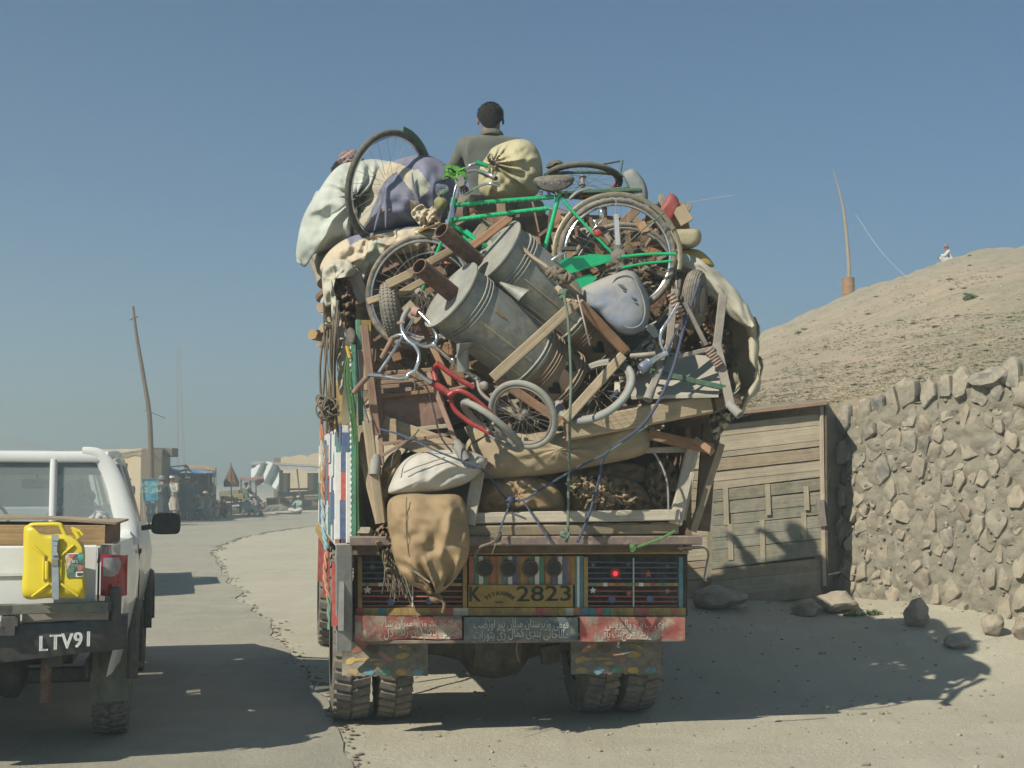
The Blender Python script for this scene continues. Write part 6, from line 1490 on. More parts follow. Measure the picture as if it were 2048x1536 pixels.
# left side bundles, bark, firewood ends, ropes
soft('bark_log', [(655, 545), (672, 535), (690, 545), (708, 580), (712, 640), (708, 680), (690, 665), (672, 620), (660, 585)], 8.5, .09, wood('bark', (.20, .12, .07), .2), 'dark bark covered log end wrapped in cloth at the corner of the load', 'log', wr=.15, ws=10)
soft('canvas_bundle', [(644, 560), (648, 535), (668, 522), (695, 520), (712, 540), (704, 552), (680, 545), (662, 556), (655, 580), (662, 608), (650, 612)], 8.42, .07, canvas_l, 'rolled beige canvas wrapped round the bark log', 'canvas', wr=.05, fold=.02)
soft('canvas_strip', [(660, 560), (668, 580), (684, 640), (692, 700), (690, 745), (684, 790), (676, 770), (672, 690), (664, 640)], 8.35, .025, canvas_l, 'long narrow canvas strip hanging down beside the firewood', 'canvas', wr=.05, fold=.02, fk=6)
soft('canvas_bundle', [(640, 605), (652, 590), (660, 610), (662, 650), (655, 660), (645, 640)], 8.6, .05, cl('paleblue', (.30, .36, .37)), 'small pale blue rag above the firewood ends', 'cloth', wr=.1)
for k, (x, y, s_, lb) in enumerate(((640, 615, 20, 'highest split firewood billet sticking out beside the canvas strip'), (625, 668, 22, 'outermost pale firewood billet poking out of the load edge'), (645, 655, 20, 'firewood billet with a pale cut end above the two thick ones'), (650, 680, 18, 'thick firewood billet under the outermost one'), (660, 640, 14, 'small firewood billet close to the hanging canvas strip'), (636, 690, 10, 'lowest thin firewood stick tied under the billets'))):
    m = MB(); c = P(x, y, 8.4 + k * .03); m.tube([c, c + V((.06, .12, -.0)), c + tf * .5 + V((.1, 0, .02))], [M(s_, 8.4) / 2, M(s_, 8.4) / 1.9, M(s_, 8.4) / 2.1], 7); m.jitter(.012, 20); tag(m.build('firewood', W_pale if k % 2 == 0 else W_fresh, ang=30), lb, 'firewood', 'firewood billets at the load corner')
m = MB()
for i in range(13):
    x = q.uniform(635, 700); y = q.uniform(600, 690); x2 = 655 + q.uniform(-12, 14) + (x - 650) * .2; D = 8.25 + q.uniform(-.05, .08)
    m.tube(cat(pl((x, y, D), ((x + x2) / 2 - 6 * q.random(), (y + 800) / 2, D), (x2, 800 + q.uniform(-10, 20), D), (x2 + q.uniform(-8, 8), 845 + q.uniform(-20, 30), D)), 4), q.choice((.004, .006, .008)), 5)
for i in range(14):
    c = P(655 + q.uniform(-12, 12), 815 + q.uniform(-18, 22), 8.2); m.torus(c, V((q.uniform(-1, 1), q.uniform(-1, 1), q.uniform(-1, 1))), q.uniform(.02, .06), .006, 16, 5)
tag(m.build('rope_tangle', rope_n), 'tangle of knotted hemp ropes hanging down the side of the load', 'rope')
m = MB()
for i in range(9):
    dx = q.uniform(-7, 7); m.tube(cat(pl((698 + dx*.3, 700, 8.0), (694 + dx, 745, 7.98), (698 + dx, 790, 7.98), (706 + dx * .8, 840, 7.98), (712 + dx * .6, 900, 7.99), (714 + dx * .3, 1000, 8.0), (718 + dx * .2, 1085, 8.0)), 5), .0035 if i > 3 else .005, 5)
tag(m.build('green_rope', rope_lg), 'bundle of bright green ropes hanging down the painted corner post', 'rope')
soft('rubber_boot', [(692, 668), (700, 655), (712, 665), (714, 690), (706, 712), (692, 705)], 8.05, .05, black, 'black rubber flap hanging at the top of the green rope bundle', 'rubber flap', wr=.02)
tag(MB().tube(cat(pl((694, 692, 7.98), (697, 705, 7.98), (700, 716, 7.98)), 4), [.012]*9, 8).build('yellow_tie', mt('yellow_tie', (.50, .33, .03), .7, 0, .1, 9, .2)), 'short yellow cloth tie above the green rope bundle', 'tie')
tag(MB().tube(cat(pl((716, 700, 7.95), (724, 790, 7.93), (738, 845, 7.92)), 5), .004, 6).build('thin_blue_rope', rope_b), 'thin blue cord curving down beside the brown trunk', 'cord')

# ============ cream and mauve patchwork bundle, cloths
P_cream1 = [(745, 335), (775, 322), (800, 328), (830, 342), (858, 380), (838, 398), (815, 372), (792, 342), (770, 360), (758, 385), (735, 440), (715, 470), (700, 470), (722, 410)]
P_sage = [(822, 342), (836, 338), (862, 370), (838, 396), (814, 362)]
P_mid = [(820, 400), (838, 402), (845, 440), (872, 430), (880, 450), (850, 460), (822, 425)]
def pm(x, y):
    if inpoly(x, y, P_sage): return 2
    if inpoly(x, y, P_cream1) : return 3 if x < 768 else 1
    if inpoly(x, y, P_mid): return 1
    return 0
soft('patchwork_bundle', [(700, 470), (716, 420), (735, 370), (756, 338), (785, 322), (820, 312), (852, 310), (882, 322), (905, 345), (915, 400), (905, 440), (880, 452), (840, 452), (790, 462), (745, 474)], 8.75, .30, [mauve, cream_cl, sage_cl, beige_cl], 'patchwork bundle of mauve and cream cloth on top of the load beside the wheel', 'bundle', matf=pm, wr=.05, ws=3, fold=.09, fk=13, tie=(860, 470), rings=40, n=200, back=1.5)
m = MB()
for pts in (((770, 395), (772, 420), (771, 455)), ((762, 410), (757, 430), (748, 462)), ((824, 345), (828, 375), (842, 420), (850, 446))):
    m.tube(cat(pl(*[(x, y, 8.44) for x, y in pts]), 5), [.002 + .007 * math.sin(3.14 * i / 10) for i in range(5 * (len(pts)-1) + 1)], 6)
m.build('deep_folds', mauve, bpy.data.objects['patchwork_bundle'])
def pm2(x, y): return 2 if inpoly(x, y, [(745, 480), (765, 478), (762, 510), (735, 540), (712, 555), (700, 548), (730, 520)]) else (1 if inpoly(x, y, [(690, 470), (720, 455), (800, 448), (868, 440), (866, 450), (790, 462), (740, 470), (700, 490)]) else 0)
soft('cream_cloth_bundle', [(640, 535), (652, 510), (672, 490), (700, 474), (730, 466), (780, 458), (830, 450), (872, 452), (880, 475), (840, 500), (800, 510), (770, 520), (740, 545), (724, 570), (706, 566), (690, 540), (668, 530), (650, 548)], 8.6, .16, [cream_cl, mauve, sage_cl], 'cream cloth bundle with mauve hem below the patchwork bundle', 'bundle', matf=pm2, wr=.06, ws=5, fold=.035, fk=12, tie=(735, 470), rings=30, n=160, back=1.6)
soft('cream_cloth_knot', [(822, 425), (842, 408), (856, 418), (870, 410), (882, 430), (878, 450), (862, 446), (850, 462), (834, 445)], 8.4, .05, cream_cl, 'knotted cream cloth where the bundles are tied together', 'cloth', wr=.08, ws=10, tie=(853, 448), fold=.05, fk=8)
tag(MB().bar(P(840, 462, 8.3), P(876, 448, 8.35), .10, .012, V((0, 0, 1)), seg=4, jit=.002).build('painted_tin', ochre), 'yellow ochre painted tin strip poking out under the knotted cloth', 'tin')

# --- cream sack on top
cs_ = soft('sack', [(957, 352), (962, 330), (975, 310), (985, 296), (1010, 284), (1038, 278), (1062, 284), (1078, 305), (1085, 335), (1083, 368), (1070, 392), (1030, 402), (985, 402), (960, 385)], 8.85, .22, cream_sk, 'big cream coloured sack with a twisted neck on top of the load', 'sack', tie=(985, 325), fold=.07, fk=15, wr=.03, ws=5, back=1.2, rings=26, n=140)
m = MB()
for k in range(10):
    a = k * .7; m.tube(cat(pl((985, 326, 8.66), (985 + 9*math.cos(a), 326 + 9*math.sin(a), 8.63), (985 + 20*math.cos(a + .2), 326 + 20*math.sin(a + .2), 8.65 + .02)), 3), [.007, .006, .005, .004, .003, .002, .001], 5)
m.tube(cat(pl((985, 326, 8.65), (976, 316, 8.6), (980, 308, 8.6)), 4), .008, 6); m.build('twisted_neck', rope_n, cs_)

# ============ bicycle wheels and the green bicycle
def wn_(maj, ratio, sgn=1):                        # normal of a round thing that shows as an ellipse
    mx = V((math.cos(R(maj)), 0, math.sin(R(maj)))); th = math.acos(ratio) * sgn
    return Matrix.Rotation(th, 3, mx) @ V((0, -1, 0))
DGB = 8.22
gb = thing('bicycle', 'bright green bicycle roped upright across the top of the load', 'bicycle', P(1050, 600, DGB))
gq = lambda x, y, o=0.: P(x, y, DGB + o)
rw_c = gq(1235, 512); wheel('w', rw_c, V((.06, -1, .05)), M(121, DGB), gb, .019, tyre_g, chrome, 36)
fw_c = gq(840, 584, .10); wheel('w', fw_c, V((-.30, -.95, .06)), M(119, DGB + .1), gb, .019, tyre_g, chrome, 36)
m = MB(); m.torus(rw_c, V((.06, -1, .05)), M(127, DGB), .011, 60, 6, flat=2.2, a0=0, a1=6.2831 * .62)
# choose the part of the ring that runs over the top
nn = V((.06, -1, .05)).normalized()
m = MB(); pts = [rw_c + (V((1, .06, 0)).normalized() * math.cos(R(a)) + V((0, .05, 1)).normalized() * math.sin(R(a))) * M(128, DGB) for a in range(-12, 222, 5)]
m.tube(pts, .016, 8, flat=.35, up0=V((0, 1, 0))); m.build('mudguard', mt('gold_mudguard', (.22, .20, .13), .35, .5, .1, 12, .45), gb)
m = MB(); pts = [fw_c + (V((.95, -.3, 0)).normalized() * math.cos(R(a)) + V((0, .05, 1)).normalized() * math.sin(R(a))) * M(126, DGB) for a in range(30, 100, 5)]
m.tube(pts, .024, 8, flat=.35, up0=V((0, 1, 0))); m.build('mudguard', mt('gold_mudguard', (.4, .36, .2)), gb)
def gt(name, pts, r, mat=green_f, par=gb): return MB().tube(cat([gq(*p) for p in pts], 5), r, 10).build(name, mat, par)
fr = gt('top_tube', [(912, 410), (1000, 402), (1108, 394)], .0145); gt('lower_top_tube', [(908, 440), (1000, 428), (1098, 416)], .0145)
gt('seat_tube', [(1118, 388), (1100, 460), (1076, 548)], .0150); gt('head_tube', [(908, 396), (898, 450)], .018)
gt('down_tube', [(902, 448, .02), (985, 500, .06), (1072, 548, .03)], .0145)
for o in (-.05, .05):
    gt('seat_stay', [(1122, 396, o * .4), (1175, 455, o), (1226, 508, o)], .009); gt('chain_stay', [(1080, 556, o * .6), (1150, 540, o), (1228, 516, o)], .010)
    gt('fork_blade', [(897, 452, .02 + o), (880, 490, .03 + o), (845, 580, .10 + o)], .010); gt('fork_crown', [(895, 440, .02 + o), (892, 462, .02 + o)], .013, chrome)
    gt('rack_stay', [(1238, 514, o * 1.5), (1300, 508, o * 1.5), (1352, 508, o * 1.5)], .010); gt('rack_stay', [(1242, 536, o * 1.5), (1290, 527, o * 1.5), (1345, 522, o*1.5)], .009)
    gt('mudguard_stay', [(1236, 505, o), (1290, 455, o), (1330, 425, o)], .004, green_d); gt('mudguard_stay', [(1234, 500, o), (1233, 450, o), (1232, 400, o)], .004, chrome)
gt('bottom_bracket', [(1066, 552), (1082, 552)], .026, green_d)
MB().prism([gq(*p) for p in [(1098, 540, -.06), (1130, 516, -.06), (1182, 508, -.06), (1222, 510, -.06), (1222, 522, -.06), (1180, 535, -.06), (1125, 552, -.06)]], (0, .02, 0)).build('chain_guard', green_f, gb)
MB().prism([gq(*p) for p in [(1132, 560, -.03), (1180, 548, -.03), (1195, 556, -.03), (1160, 585, -.03), (1136, 590, -.03)]], (0, .02, 0)).build('guard_tail', green_f, gb)
MB().lathe(gq(1236, 512, -.09), gq(1236, 512, .09), [(0, .006), (0, .016), (.1, .018), (.12, .045), (.16, .045), (.2, .03), (.8, .03), (.82, .04), (.9, .04), (.92, .012), (1, .01)], 20).build('rear_hub', steel, gb)
sp2 = MB().lathe(gq(1070, 552, -.085), gq(1070, 552, -.075), [(0, .085), (1, .085)], 32).build('chainring', steel, gb)
gt('crank', [(1070, 552, -.09), (1105, 520, -.10), (1135, 500, -.1)], .010, chrome); gt('crank', [(1070, 552, .09), (1030, 590, .10)], .010, chrome)
MB().box(gq(1138, 498, -.13), .09, .05, .022).build('pedal', black, gb)
gt('rear_rod', [(1232, 425, -.06), (1234, 470, -.06), (1238, 495, -.06)], .010, chrome)
MB().bar(gq(1232, 428, -.075), gq(1236, 490, -.075), .03, .01, VIEW).build('reflector_strip', mt('silver', (.7, .7, .7), .3, .7), gb)
MB().rock(gq(1203, 428, -.05), .022, .022, .035, 2, 2, 0).rock(gq(1190, 445, -.05), .02, .02, .02, 2, 2, 0).build('dynamo', chrome, gb); gt('lamp_bracket', [(1205, 440, -.05), (1190, 455, -.05), (1175, 472, -.03)], .006, chrome)
MB().rock(gq(1195, 466, -.06), .03, .02, .025, 4, 2, 0).build('tail_reflector', red_f, gb)
# saddle
sd = MB()
ol_ = cat([V((x, y, 0)) for x, y in [(1068, 358), (1085, 352), (1110, 350), (1135, 350), (1148, 356), (1145, 368), (1130, 378), (1105, 384), (1082, 380), (1070, 370)]], 5, True)
for k, (dz, s_) in enumerate(((-.05, .2), (-.04, .85), (-.0, 1.0), (.07, .98), (.14, .6), (.16, .1))):
    cc = V((1108, 364, 0)); sd.v += [gq(cc.x + (p.x - cc.x) * s_, cc.y + (p.y - cc.y) * s_, -.03 + dz) for p in ol_]; sd.uv += [(0, 0, 0)] * len(ol_)
n_ = len(ol_)
for k in range(5):
    for j in range(n_): sd.f.append([k*n_+(j+1) % n_, k*n_+j, (k+1)*n_+j, (k+1)*n_+(j+1) % n_]); sd.mi.append(0)
sd.f.append(list(range(n_))); sd.mi.append(0)
so = sd.build('saddle', mt('dusty_leather', (.06, .058, .055), .5, 0, .2, 12, .45, .1), gb, ang=60)
for x, y in ((1088, 366), (1103, 367), (1118, 366), (1132, 360)): MB().rock(gq(x, y, -.078), .008, .005, .008, 1, 1, 0).build('rivet', chrome, so)
m = MB()
for x in (1082, 1098, 1118, 1132):
    for k in range(4): m.torus(gq(x, 384 + k * 4, .0), V((0, 0, 1)), .012, .0028, 14, 5)
m.build('springs', steel, so); gt('seat_post', [(1110, 380), (1118, 395)], .011, chrome)
# handlebar, brake levers, bell, lamp, reflector
gt('stem', [(912, 398), (918, 372), (922, 352), (925, 345)], .012, chrome)
gt('handlebar', [(975, 332, -.06), (960, 326, -.04), (942, 330, 0), (926, 342, 0), (915, 352, .05), (900, 356, .22), (880, 362, .36)], .011, chrome)
gt('handlebar_grip', [(975, 332, -.06), (952, 324, -.06)], .015, green_f); gt('handlebar', [(925, 350, 0), (945, 341, -.12), (972, 346, -.3), (990, 356, -.34)], .010, chrome); gt('handlebar_grip', [(960, 343, -.2), (992, 357, -.36)], .015, tyre_g)
gt('brake_lever', [(930, 390, -.05), (955, 374, -.2), (978, 367, -.3), (1000, 372, -.3)], .008, chrome); gt('brake_rod', [(924, 346, -.03), (912, 372, -.04), (905, 402, -.05), (895, 450, -.05)], .0055, chrome)
MB().lathe(gq(930, 356, -.05), gq(919, 362, -.12), [(0, .012), (.2, .032), (.7, .036), (1, .034), (1, .01)], 18).build('bell', chrome, gb)
MB().lathe(gq(895, 376, .0), gq(875, 382, -.02), [(0, .02), (.5, .034), (1, .04), (1, .02)], 18).build('headlamp', chrome, gb); MB().rock(gq(876, 372, .0), .018, .014, .018, 1, 2, 0).build('lamp_rim', chrome, gb)
soft('pannier', [(868, 402), (878, 393), (892, 396), (896, 410), (886, 424), (872, 420)], DGB, .05, mt('olive_cloth', (.22, .21, .09), .9, 0, .2, 20, .2, .4), '', '', parent=gb, wr=.03)
gt('clamp', [(903, 408), (902, 436)], .022, chrome); gt('clip', [(895, 462, -.05), (905, 472, -.06), (898, 482, -.05)], .006, chrome)
gt('pump', [(1010, 486, -.02), (1060, 474, -.02)], .006, green_d)
tag(MB().bar(gq(930, 462, -.05), gq(950, 478, -.05), .03, .02, VIEW).bar(gq(926, 472, -.03), gq(944, 488, -.03), .014, .014, VIEW).build('green_tube_piece', green_f), 'short bright green tube clipped below the green bicycle head', 'tube')
m = MB()
for k in range(34):
    a = k * .9; r_ = .011; m.add(*[[gq(893 + q.uniform(-14, 40), 345 + q.uniform(-16, 18), -.12) + V(p) * q.uniform(.5, 1.1) for p in ((0, 0, 0), (.02, -.005, .014), (.038, 0, .0), (.018, .004, -.012))], [(0, 1, 2, 3)]]) if q.random() < .6 else None
m.build('plastic_leaves', mt('leaf_green', (.09, .30, .035), .5, 0, .2, 30, .05, 0), gb, props={'kind': 'stuff'})
# wrapped spiral tape on the tubes
m = MB()
for (a, b) in (((1112, 410), (1082, 530)), ((1128, 402), (1220, 502)), ((915, 411), (1104, 395)), ((912, 440), (1095, 417))):
    for k in range(14): t_ = (k + .5) / 14; c = gq(a[0] + (b[0]-a[0])*t_, a[1] + (b[1]-a[1])*t_); d = gq(*b) - gq(*a); m.torus(c, d + V((.1, .3, .1)) * d.length, .0152, .0014, 12, 4)
m.build('tape_wrap', mt('silver_tape', (.3, .55, .4), .3, .5, .1, 9, .1), gb, props={'kind': 'stuff'})

def loose_wheel(cx, cy, D, Rpx, nrm, label, tm=tyre_g, rm=chrome, tr=.018, spk=32, name='bicycle_wheel', grp='loose bicycle wheels in the load'):
    c = P(cx, cy, D); t = thing(name, label, 'wheel', c - V((0, 0, M(Rpx, D))), grp); w_ = wheel('w', c, nrm, M(Rpx, D), t, tr, tm, rm, spk); return t
uw = loose_wheel(778, 376, 8.58, 118, wn_(70, .60, 1), 'upright bicycle wheel with dark tyre standing up out of the top of the load', mt('green_black_tyre', (.06, .068, .06), .85, 0, .2, 12, .35, .2, 90), chrome, .021, 24)
m = MB(); c_ = P(778, 376, 8.58); n_ = wn_(70, .60, 1).normalized(); x_ = (V((0, 0, 1)) - n_ * n_.z).normalized(); y_ = n_.cross(x_)
sg = 1 if y_.x > 0 else -1
m.tube([c_ + (x_ * math.cos(R(a)) + y_ * sg * math.sin(R(a))) * (M(118, 8.58) + .010) for a in range(2, 60, 5)], .022, 8, flat=.35, up0=V((0, 1, 0))); m.build('mudguard', green_d, uw)
loose_wheel(858, 590, 8.52, 100, V((-.30, -.95, .06)), 'second bicycle wheel nested behind the front wheel of the green bicycle', tyre_g, chrome, .018, 28)
loose_wheel(1250, 560, 8.55, 118, V((.1, -1, .0)), 'bicycle wheel half hidden behind the rear wheel of the green bicycle', tyre_g, galv, .018, 28)
# bicycle lying flat on top
t = thing('bicycle', 'dark bicycle with red rim lying flat on top of the load', 'bicycle', P(1170, 400, 8.9))
wf = wn_(-2, .22, 1); wheel('w', P(1165, 362, 8.85), wf, M(82, 8.85), t, .019, mt('green_black_tyre', (.06, .068, .06)), red_f, 28)
for pts, r_, mat in ((((1095, 352, 8.75), (1135, 345, 8.7), (1200, 345, 8.7), (1250, 352, 8.75)), .012, green_d), (((1135, 330, 8.85), (1180, 332, 8.85), (1240, 322, 8.85)), .007, black), (((1245, 320, 8.85), (1240, 350, 8.85), (1236, 372, 8.85)), .008, green_d), (((1120, 392, 8.6), (1150, 386, 8.6), (1240, 378, 8.65), (1290, 372, 8.7)), .014, green_d), (((1140, 398, 8.55), (1155, 385, 8.55), (1180, 378, 8.6)), .012, galv)):
    MB().tube(cat(pl(*pts), 5), r_, 8).build('frame_tube', mat, t)
MB().rock(P(1110, 330, 8.8), .07, .06, .035, 6, 2, .1).build('saddle', black, t)
for k in range(7):
    m = MB(); x = 1160 + k * 18
    for j in range(4): m.torus(P(x, 386 + j * 4, 8.62), V((.2, 0, 1)), .013, .003, 12, 5)
    m.build('spring', steel, t)
MB().bar(P(1110, 388, 8.6), P(1280, 382, 8.62), .10, .02, V((0, 0, 1))).build('carrier_plate', green_d, t)

# ============ plastic cans on the outer shoulder
def can(ol, D, th, mat, label, cat_='jerry can', sq=5, **kw):
    t = thing('jerry_can', label, cat_, P(ol[0][0], ol[0][1], D)); puff_ = MB(); puff(puff_, ol, D, th, 10, 80, wr=kw.get('wr', .004), ws=6, sq=sq, back=1.6); puff_.build('can_body', mat, t, ang=60); return t
bp_ = mt('blue_grey_plastic', (.17, .21, .30), .55, 0, .12, 4, .55, .08, 40, patch=((.24, .25, .25), 3, .48, .7))
c1 = can([(1163, 585), (1170, 572), (1232, 546), (1258, 541), (1276, 552), (1296, 590), (1300, 622), (1294, 650), (1272, 668), (1245, 668), (1222, 655), (1196, 628), (1168, 610)], 8.02, .16, bp_, 'blue grey plastic drum can wedged under the green bicycle rear wheel', sq=4)
dk_pl = mt('dark_mark', (.07, .08, .10), .7, 0, .2, 9, .3)
m = MB()
for x, y, a, b in ((1245, 574, .034, .012), (1250, 583, .02, .008), (1268, 598, .026, .010), (1272, 606, .018, .008)): m.rock(P(x, y, 7.865), a, .012, b, int(x), 2, .1, -.6)
m.build('moulded_recess', dk_pl, c1); MB().tube(cat(pl(*[(x, y, 7.875) for x, y in ((1222, 572), (1232, 556), (1254, 550), (1270, 560), (1286, 596), (1290, 625), (1282, 648), (1262, 656), (1244, 648), (1228, 615), (1222, 572))]), 5), .005, 6).build('moulded_rim', bp_, c1)
can([(1246, 352), (1252, 342), (1266, 338), (1282, 352), (1293, 372), (1296, 395), (1290, 408), (1272, 405), (1262, 385)], 8.7, .12, mt('grey_green_plastic', (.19, .22, .22), .6, 0, .12, 5, .4), 'grey green plastic can at the end of the flat dark bicycle')
can([(1318, 424), (1328, 405), (1338, 388), (1350, 390), (1358, 402), (1360, 412), (1350, 430), (1344, 446), (1330, 442)], 8.6, .09, mt('red_plastic', (.30, .025, .03), .5, 0, .1, 5, .25), 'dull red plastic can at the highest point of the outer shoulder')
can([(1340, 440), (1358, 422), (1370, 432), (1379, 452), (1374, 470), (1350, 468)], 8.68, .09, mt('yellow_brown_plastic', (.34, .19, .03), .6, 0, .2, 5, .3), 'brownish yellow can below the red plastic can')
can([(1342, 462), (1362, 458), (1392, 457), (1402, 466), (1402, 482), (1394, 492), (1378, 497), (1352, 490), (1342, 478)], 8.55, .10, mt('beige_plastic', (.36, .32, .20), .6, 0, .12, 5, .35), 'beige plastic can lying on its side below the red can', sq=3.5)
can([(1352, 500), (1378, 497), (1402, 502), (1422, 520), (1428, 534), (1405, 532), (1370, 522)], 8.62, .09, mt('yellow_plastic_dusty', (.42, .28, .04), .5, 0, .12, 5, .35), 'flat yellow plastic can on the canvas under the beige can', sq=3.5)
can([(1300, 408), (1318, 412), (1316, 430), (1300, 428)], 8.75, .06, mt('tan_plastic', (.36, .25, .12), .6), 'small tan pot between the grey green can and the red can')

# ============ wheelbarrow tyres
t = thing('barrow_wheel', 'small ribbed wheel seen edge on beside the steel table legs', 'wheel', P(1390, 662, 8.3))
cw = P(1389, 600, 8.28); nr = V((1, -.34, -.12)).normalized(); tw = MB().torus(cw, nr, .135, .055, 48, 14, flat=1.0).build('tyre', mt('grey_tyre', (.12, .118, .11), .85, 0, .15, 12, .55, .1, 60), t)
for k in range(-3, 4): MB().torus(cw + nr * k * .013, nr, .135 + math.sqrt(max(0, .055**2 - (k*.013)**2)) - .0005, .0035, 48, 5).build('tread_rib', tyre_g, tw)
MB().lathe(cw - nr * .05, cw + nr * .05, [(0, .085), (.1, .08), (.3, .03), (.7, .03), (.9, .08), (1, .085)], 24).build('rim', steel, t)
t = thing('barrow_wheel', 'small knobbly wheel standing edge on beside the bark log', 'wheel', P(785, 672, 8.1))
cw = P(784, 620, 8.15); nr = V((1, -.05, .14)).normalized(); tw = MB().torus(cw, nr, .125, .055, 48, 12, flat=1.05).build('tyre', mt('grey_tyre', (.12, .118, .11)), t)
m = MB(); x_ = nr.orthogonal().normalized(); y_ = nr.cross(x_)
for i in range(44):
    a = i * 6.2832 / 44; d = x_ * math.cos(a) + y_ * math.sin(a); tg = nr.cross(d)
    for k in range(-2, 3):
        r2 = .135 + .055 * math.cos(k * .42) - .012; c = cw + d * r2 + nr * .055 * math.sin(k * .42); m.bar(c - tg * .006, c + tg * .006, .010, .012, d)
m.build('tread_blocks', mt('grey_tyre', (.12, .118, .11)), tw, props={'kind': 'stuff'})
MB().lathe(cw - nr * .05, cw + nr * .05, [(0, .075), (.1, .07), (.3, .03), (.7, .03), (.9, .07), (1, .075)], 24).build('rim', steel, t)

# ============ the two sheet-iron stoves
ad = (P(1128, 765, 8.32) - P(905, 592, 7.98)); 
DUSTM = mt('dust_streak', (.40, .34, .25), .95)
def stove(top, bot, Dt, Db, label, rpx=70):
    a, b = P(*top, Dt), P(*bot, Db); L_ = (b - a).length; r_ = M(rpx, (Dt + Db) / 2)
    t = thing('sheet_iron_stove', label, 'stove', b, 'twin sheet iron stoves roped on the load')
    rg = lambda c: [(c - .016, r_), (c - .011, r_ * 1.05), (c - .005, r_ * 1.05), (c, r_)]
    prof = [(0, .02), (0, r_ * 1.0), (.01, r_ * 1.03), (.02, r_)] + rg(.105) + rg(.13) + rg(.155) + [(.3, r_), (.62, r_)] + rg(.66) + rg(.685) + [(.70, r_ * .99)]
    m = MB().lathe(a, b, prof, 48); m.jitter(.006, 5); m.build('drum', galv, t, ang=35)
    prof = [(.70, r_ * .97)] + [q_ for c in (.745, .77, .79) for q_ in [(c - .012, r_ * .97), (c - .004, r_ * 1.02), (c + .004, r_ * .97)]] + [(.86, r_ * .97)] + [q_ for c in (.95, .975) for q_ in [(c - .012, r_ * .97), (c - .004, r_ * 1.02), (c + .004, r_ * .97)]] + [(1, r_ * .99), (1, .01)]
    MB().lathe(a, b, prof, 48).build('base', mt('brown_sheet', (.25, .175, .125), .6, .2, .2, 8, .4, .1, 40), t, ang=35)
    d = (b - a).normalized(); side_ = d.cross(VIEW).normalized(); front = side_.cross(d).normalized()
    if front.y > 0: front = -front
    # heart shaped vents
    hp = [(0, -1), (.55, -.35), (.95, .25), (.8, .75), (.4, .85), (0, .5), (-.4, .85), (-.8, .75), (-.95, .25), (-.55, -.35)]
    for k, ang_ in enumerate((-1.15, -.35, .45, 1.2)):
        m = MB(); dirn = (front * math.cos(ang_) + side_ * math.sin(ang_)); tg = (side_ * math.cos(ang_) - front * math.sin(ang_))
        c = a + (b - a) * .88 + dirn * r_ * .992
        m.prism([c - tg * x * .046 - d * y * .046 for x, y in hp], dirn * .004); m.build('heart_vent', mt('vent_black', (.012, .011, .01), .9, 0, 0, 5, 0, 0), t)
    for (da, u0, u1, wd, mt_) in ((-.15, .17, .62, .006, DUSTM), (.35, .22, .30, .008, ochre), (-.7, .3, .64, .004, DUSTM)):
        dd = front * math.cos(da) + side_ * math.sin(da); MB().bar(a + (b-a)*u0 + dd * (r_ + .004), a + (b-a)*u1 + dd * (r_ + .004), wd * 2, .003, dd, jit=.0015, seg=8).build('seam_mark', mt_, t)
    return t, a, b, d, front, side_, r_
s1 = stove((905, 592), (1128, 768), 7.90, 8.28, 'lower galvanised sheet iron stove with rusty pipe and heart vents')
s2 = stove((990, 508), (1214, 690), 8.12, 8.50, 'upper galvanised sheet iron stove behind the lower one with its own rusty pipe')
for (t, a, b, d, fr_, sd_, r_), (p, q2) in ((s1, ((838, 532, 7.62), (905, 588, 7.86))), (s2, ((882, 460, 7.82), (942, 512, 8.02)))):
    p, q2 = P(*p), P(*q2); MB().lathe(p, q2, [(.35, .041), (0, .043), (0, .050), (.03, .052), (1, .052), (1.2, .052)], 24).build('rusty_pipe', rust, t)
    MB().torus(a + fr_ * 0 , d, .06, .006, 28, 6).build('pipe_collar', galv, t)
# figure-eight top plate joining them
t, a1, b1, d1, f1, sd1, r1 = s1; a2, r2 = s2[1], s2[6]
MB().lathe(a1 - d1 * .016, a1 - d1 * .006, [(0, .001), (0, r1 * 1.12), (1, r1 * 1.12), (1, .001)], 48).build('top_plate', galv, s1[0], ang=30)
MB().lathe(a2 - d1 * .016, a2 - d1 * .006, [(0, .001), (0, r2 * 1.12), (1, r2 * 1.12), (1, .001)], 48).build('top_plate', galv, s2[0], ang=30)
# small stove doors / spouts
def spout(t, c, ax, up, w_, L_):
    ax = V(ax).normalized(); up = V(up).normalized(); sdv = ax.cross(up).normalized()
    m = MB().grid(lambda u, v: V(c) + ax * L_ * v + (sdv * math.cos(math.pi * u) + up * math.sin(math.pi * u)) * w_ * (.15 + .85 * v), 14, 6, (0, .002, 0)); m.build('scoop_door', galv, t, ang=60)
spout(s2[0], P(1000, 565, 7.90), P(1048, 592, 7.80) - P(1000, 565, 7.90), V((.2, -1, .3)), .050, .20)
spout(s1[0], P(950, 685, 7.85), P(912, 700, 7.76) - P(950, 685, 7.85), V((0, -.6, -.7)), .05, .14)
MB().tube(pl((925, 688, 7.82), (926, 742, 7.86)), .036, 18).build('ash_spout', galv, s1[0])
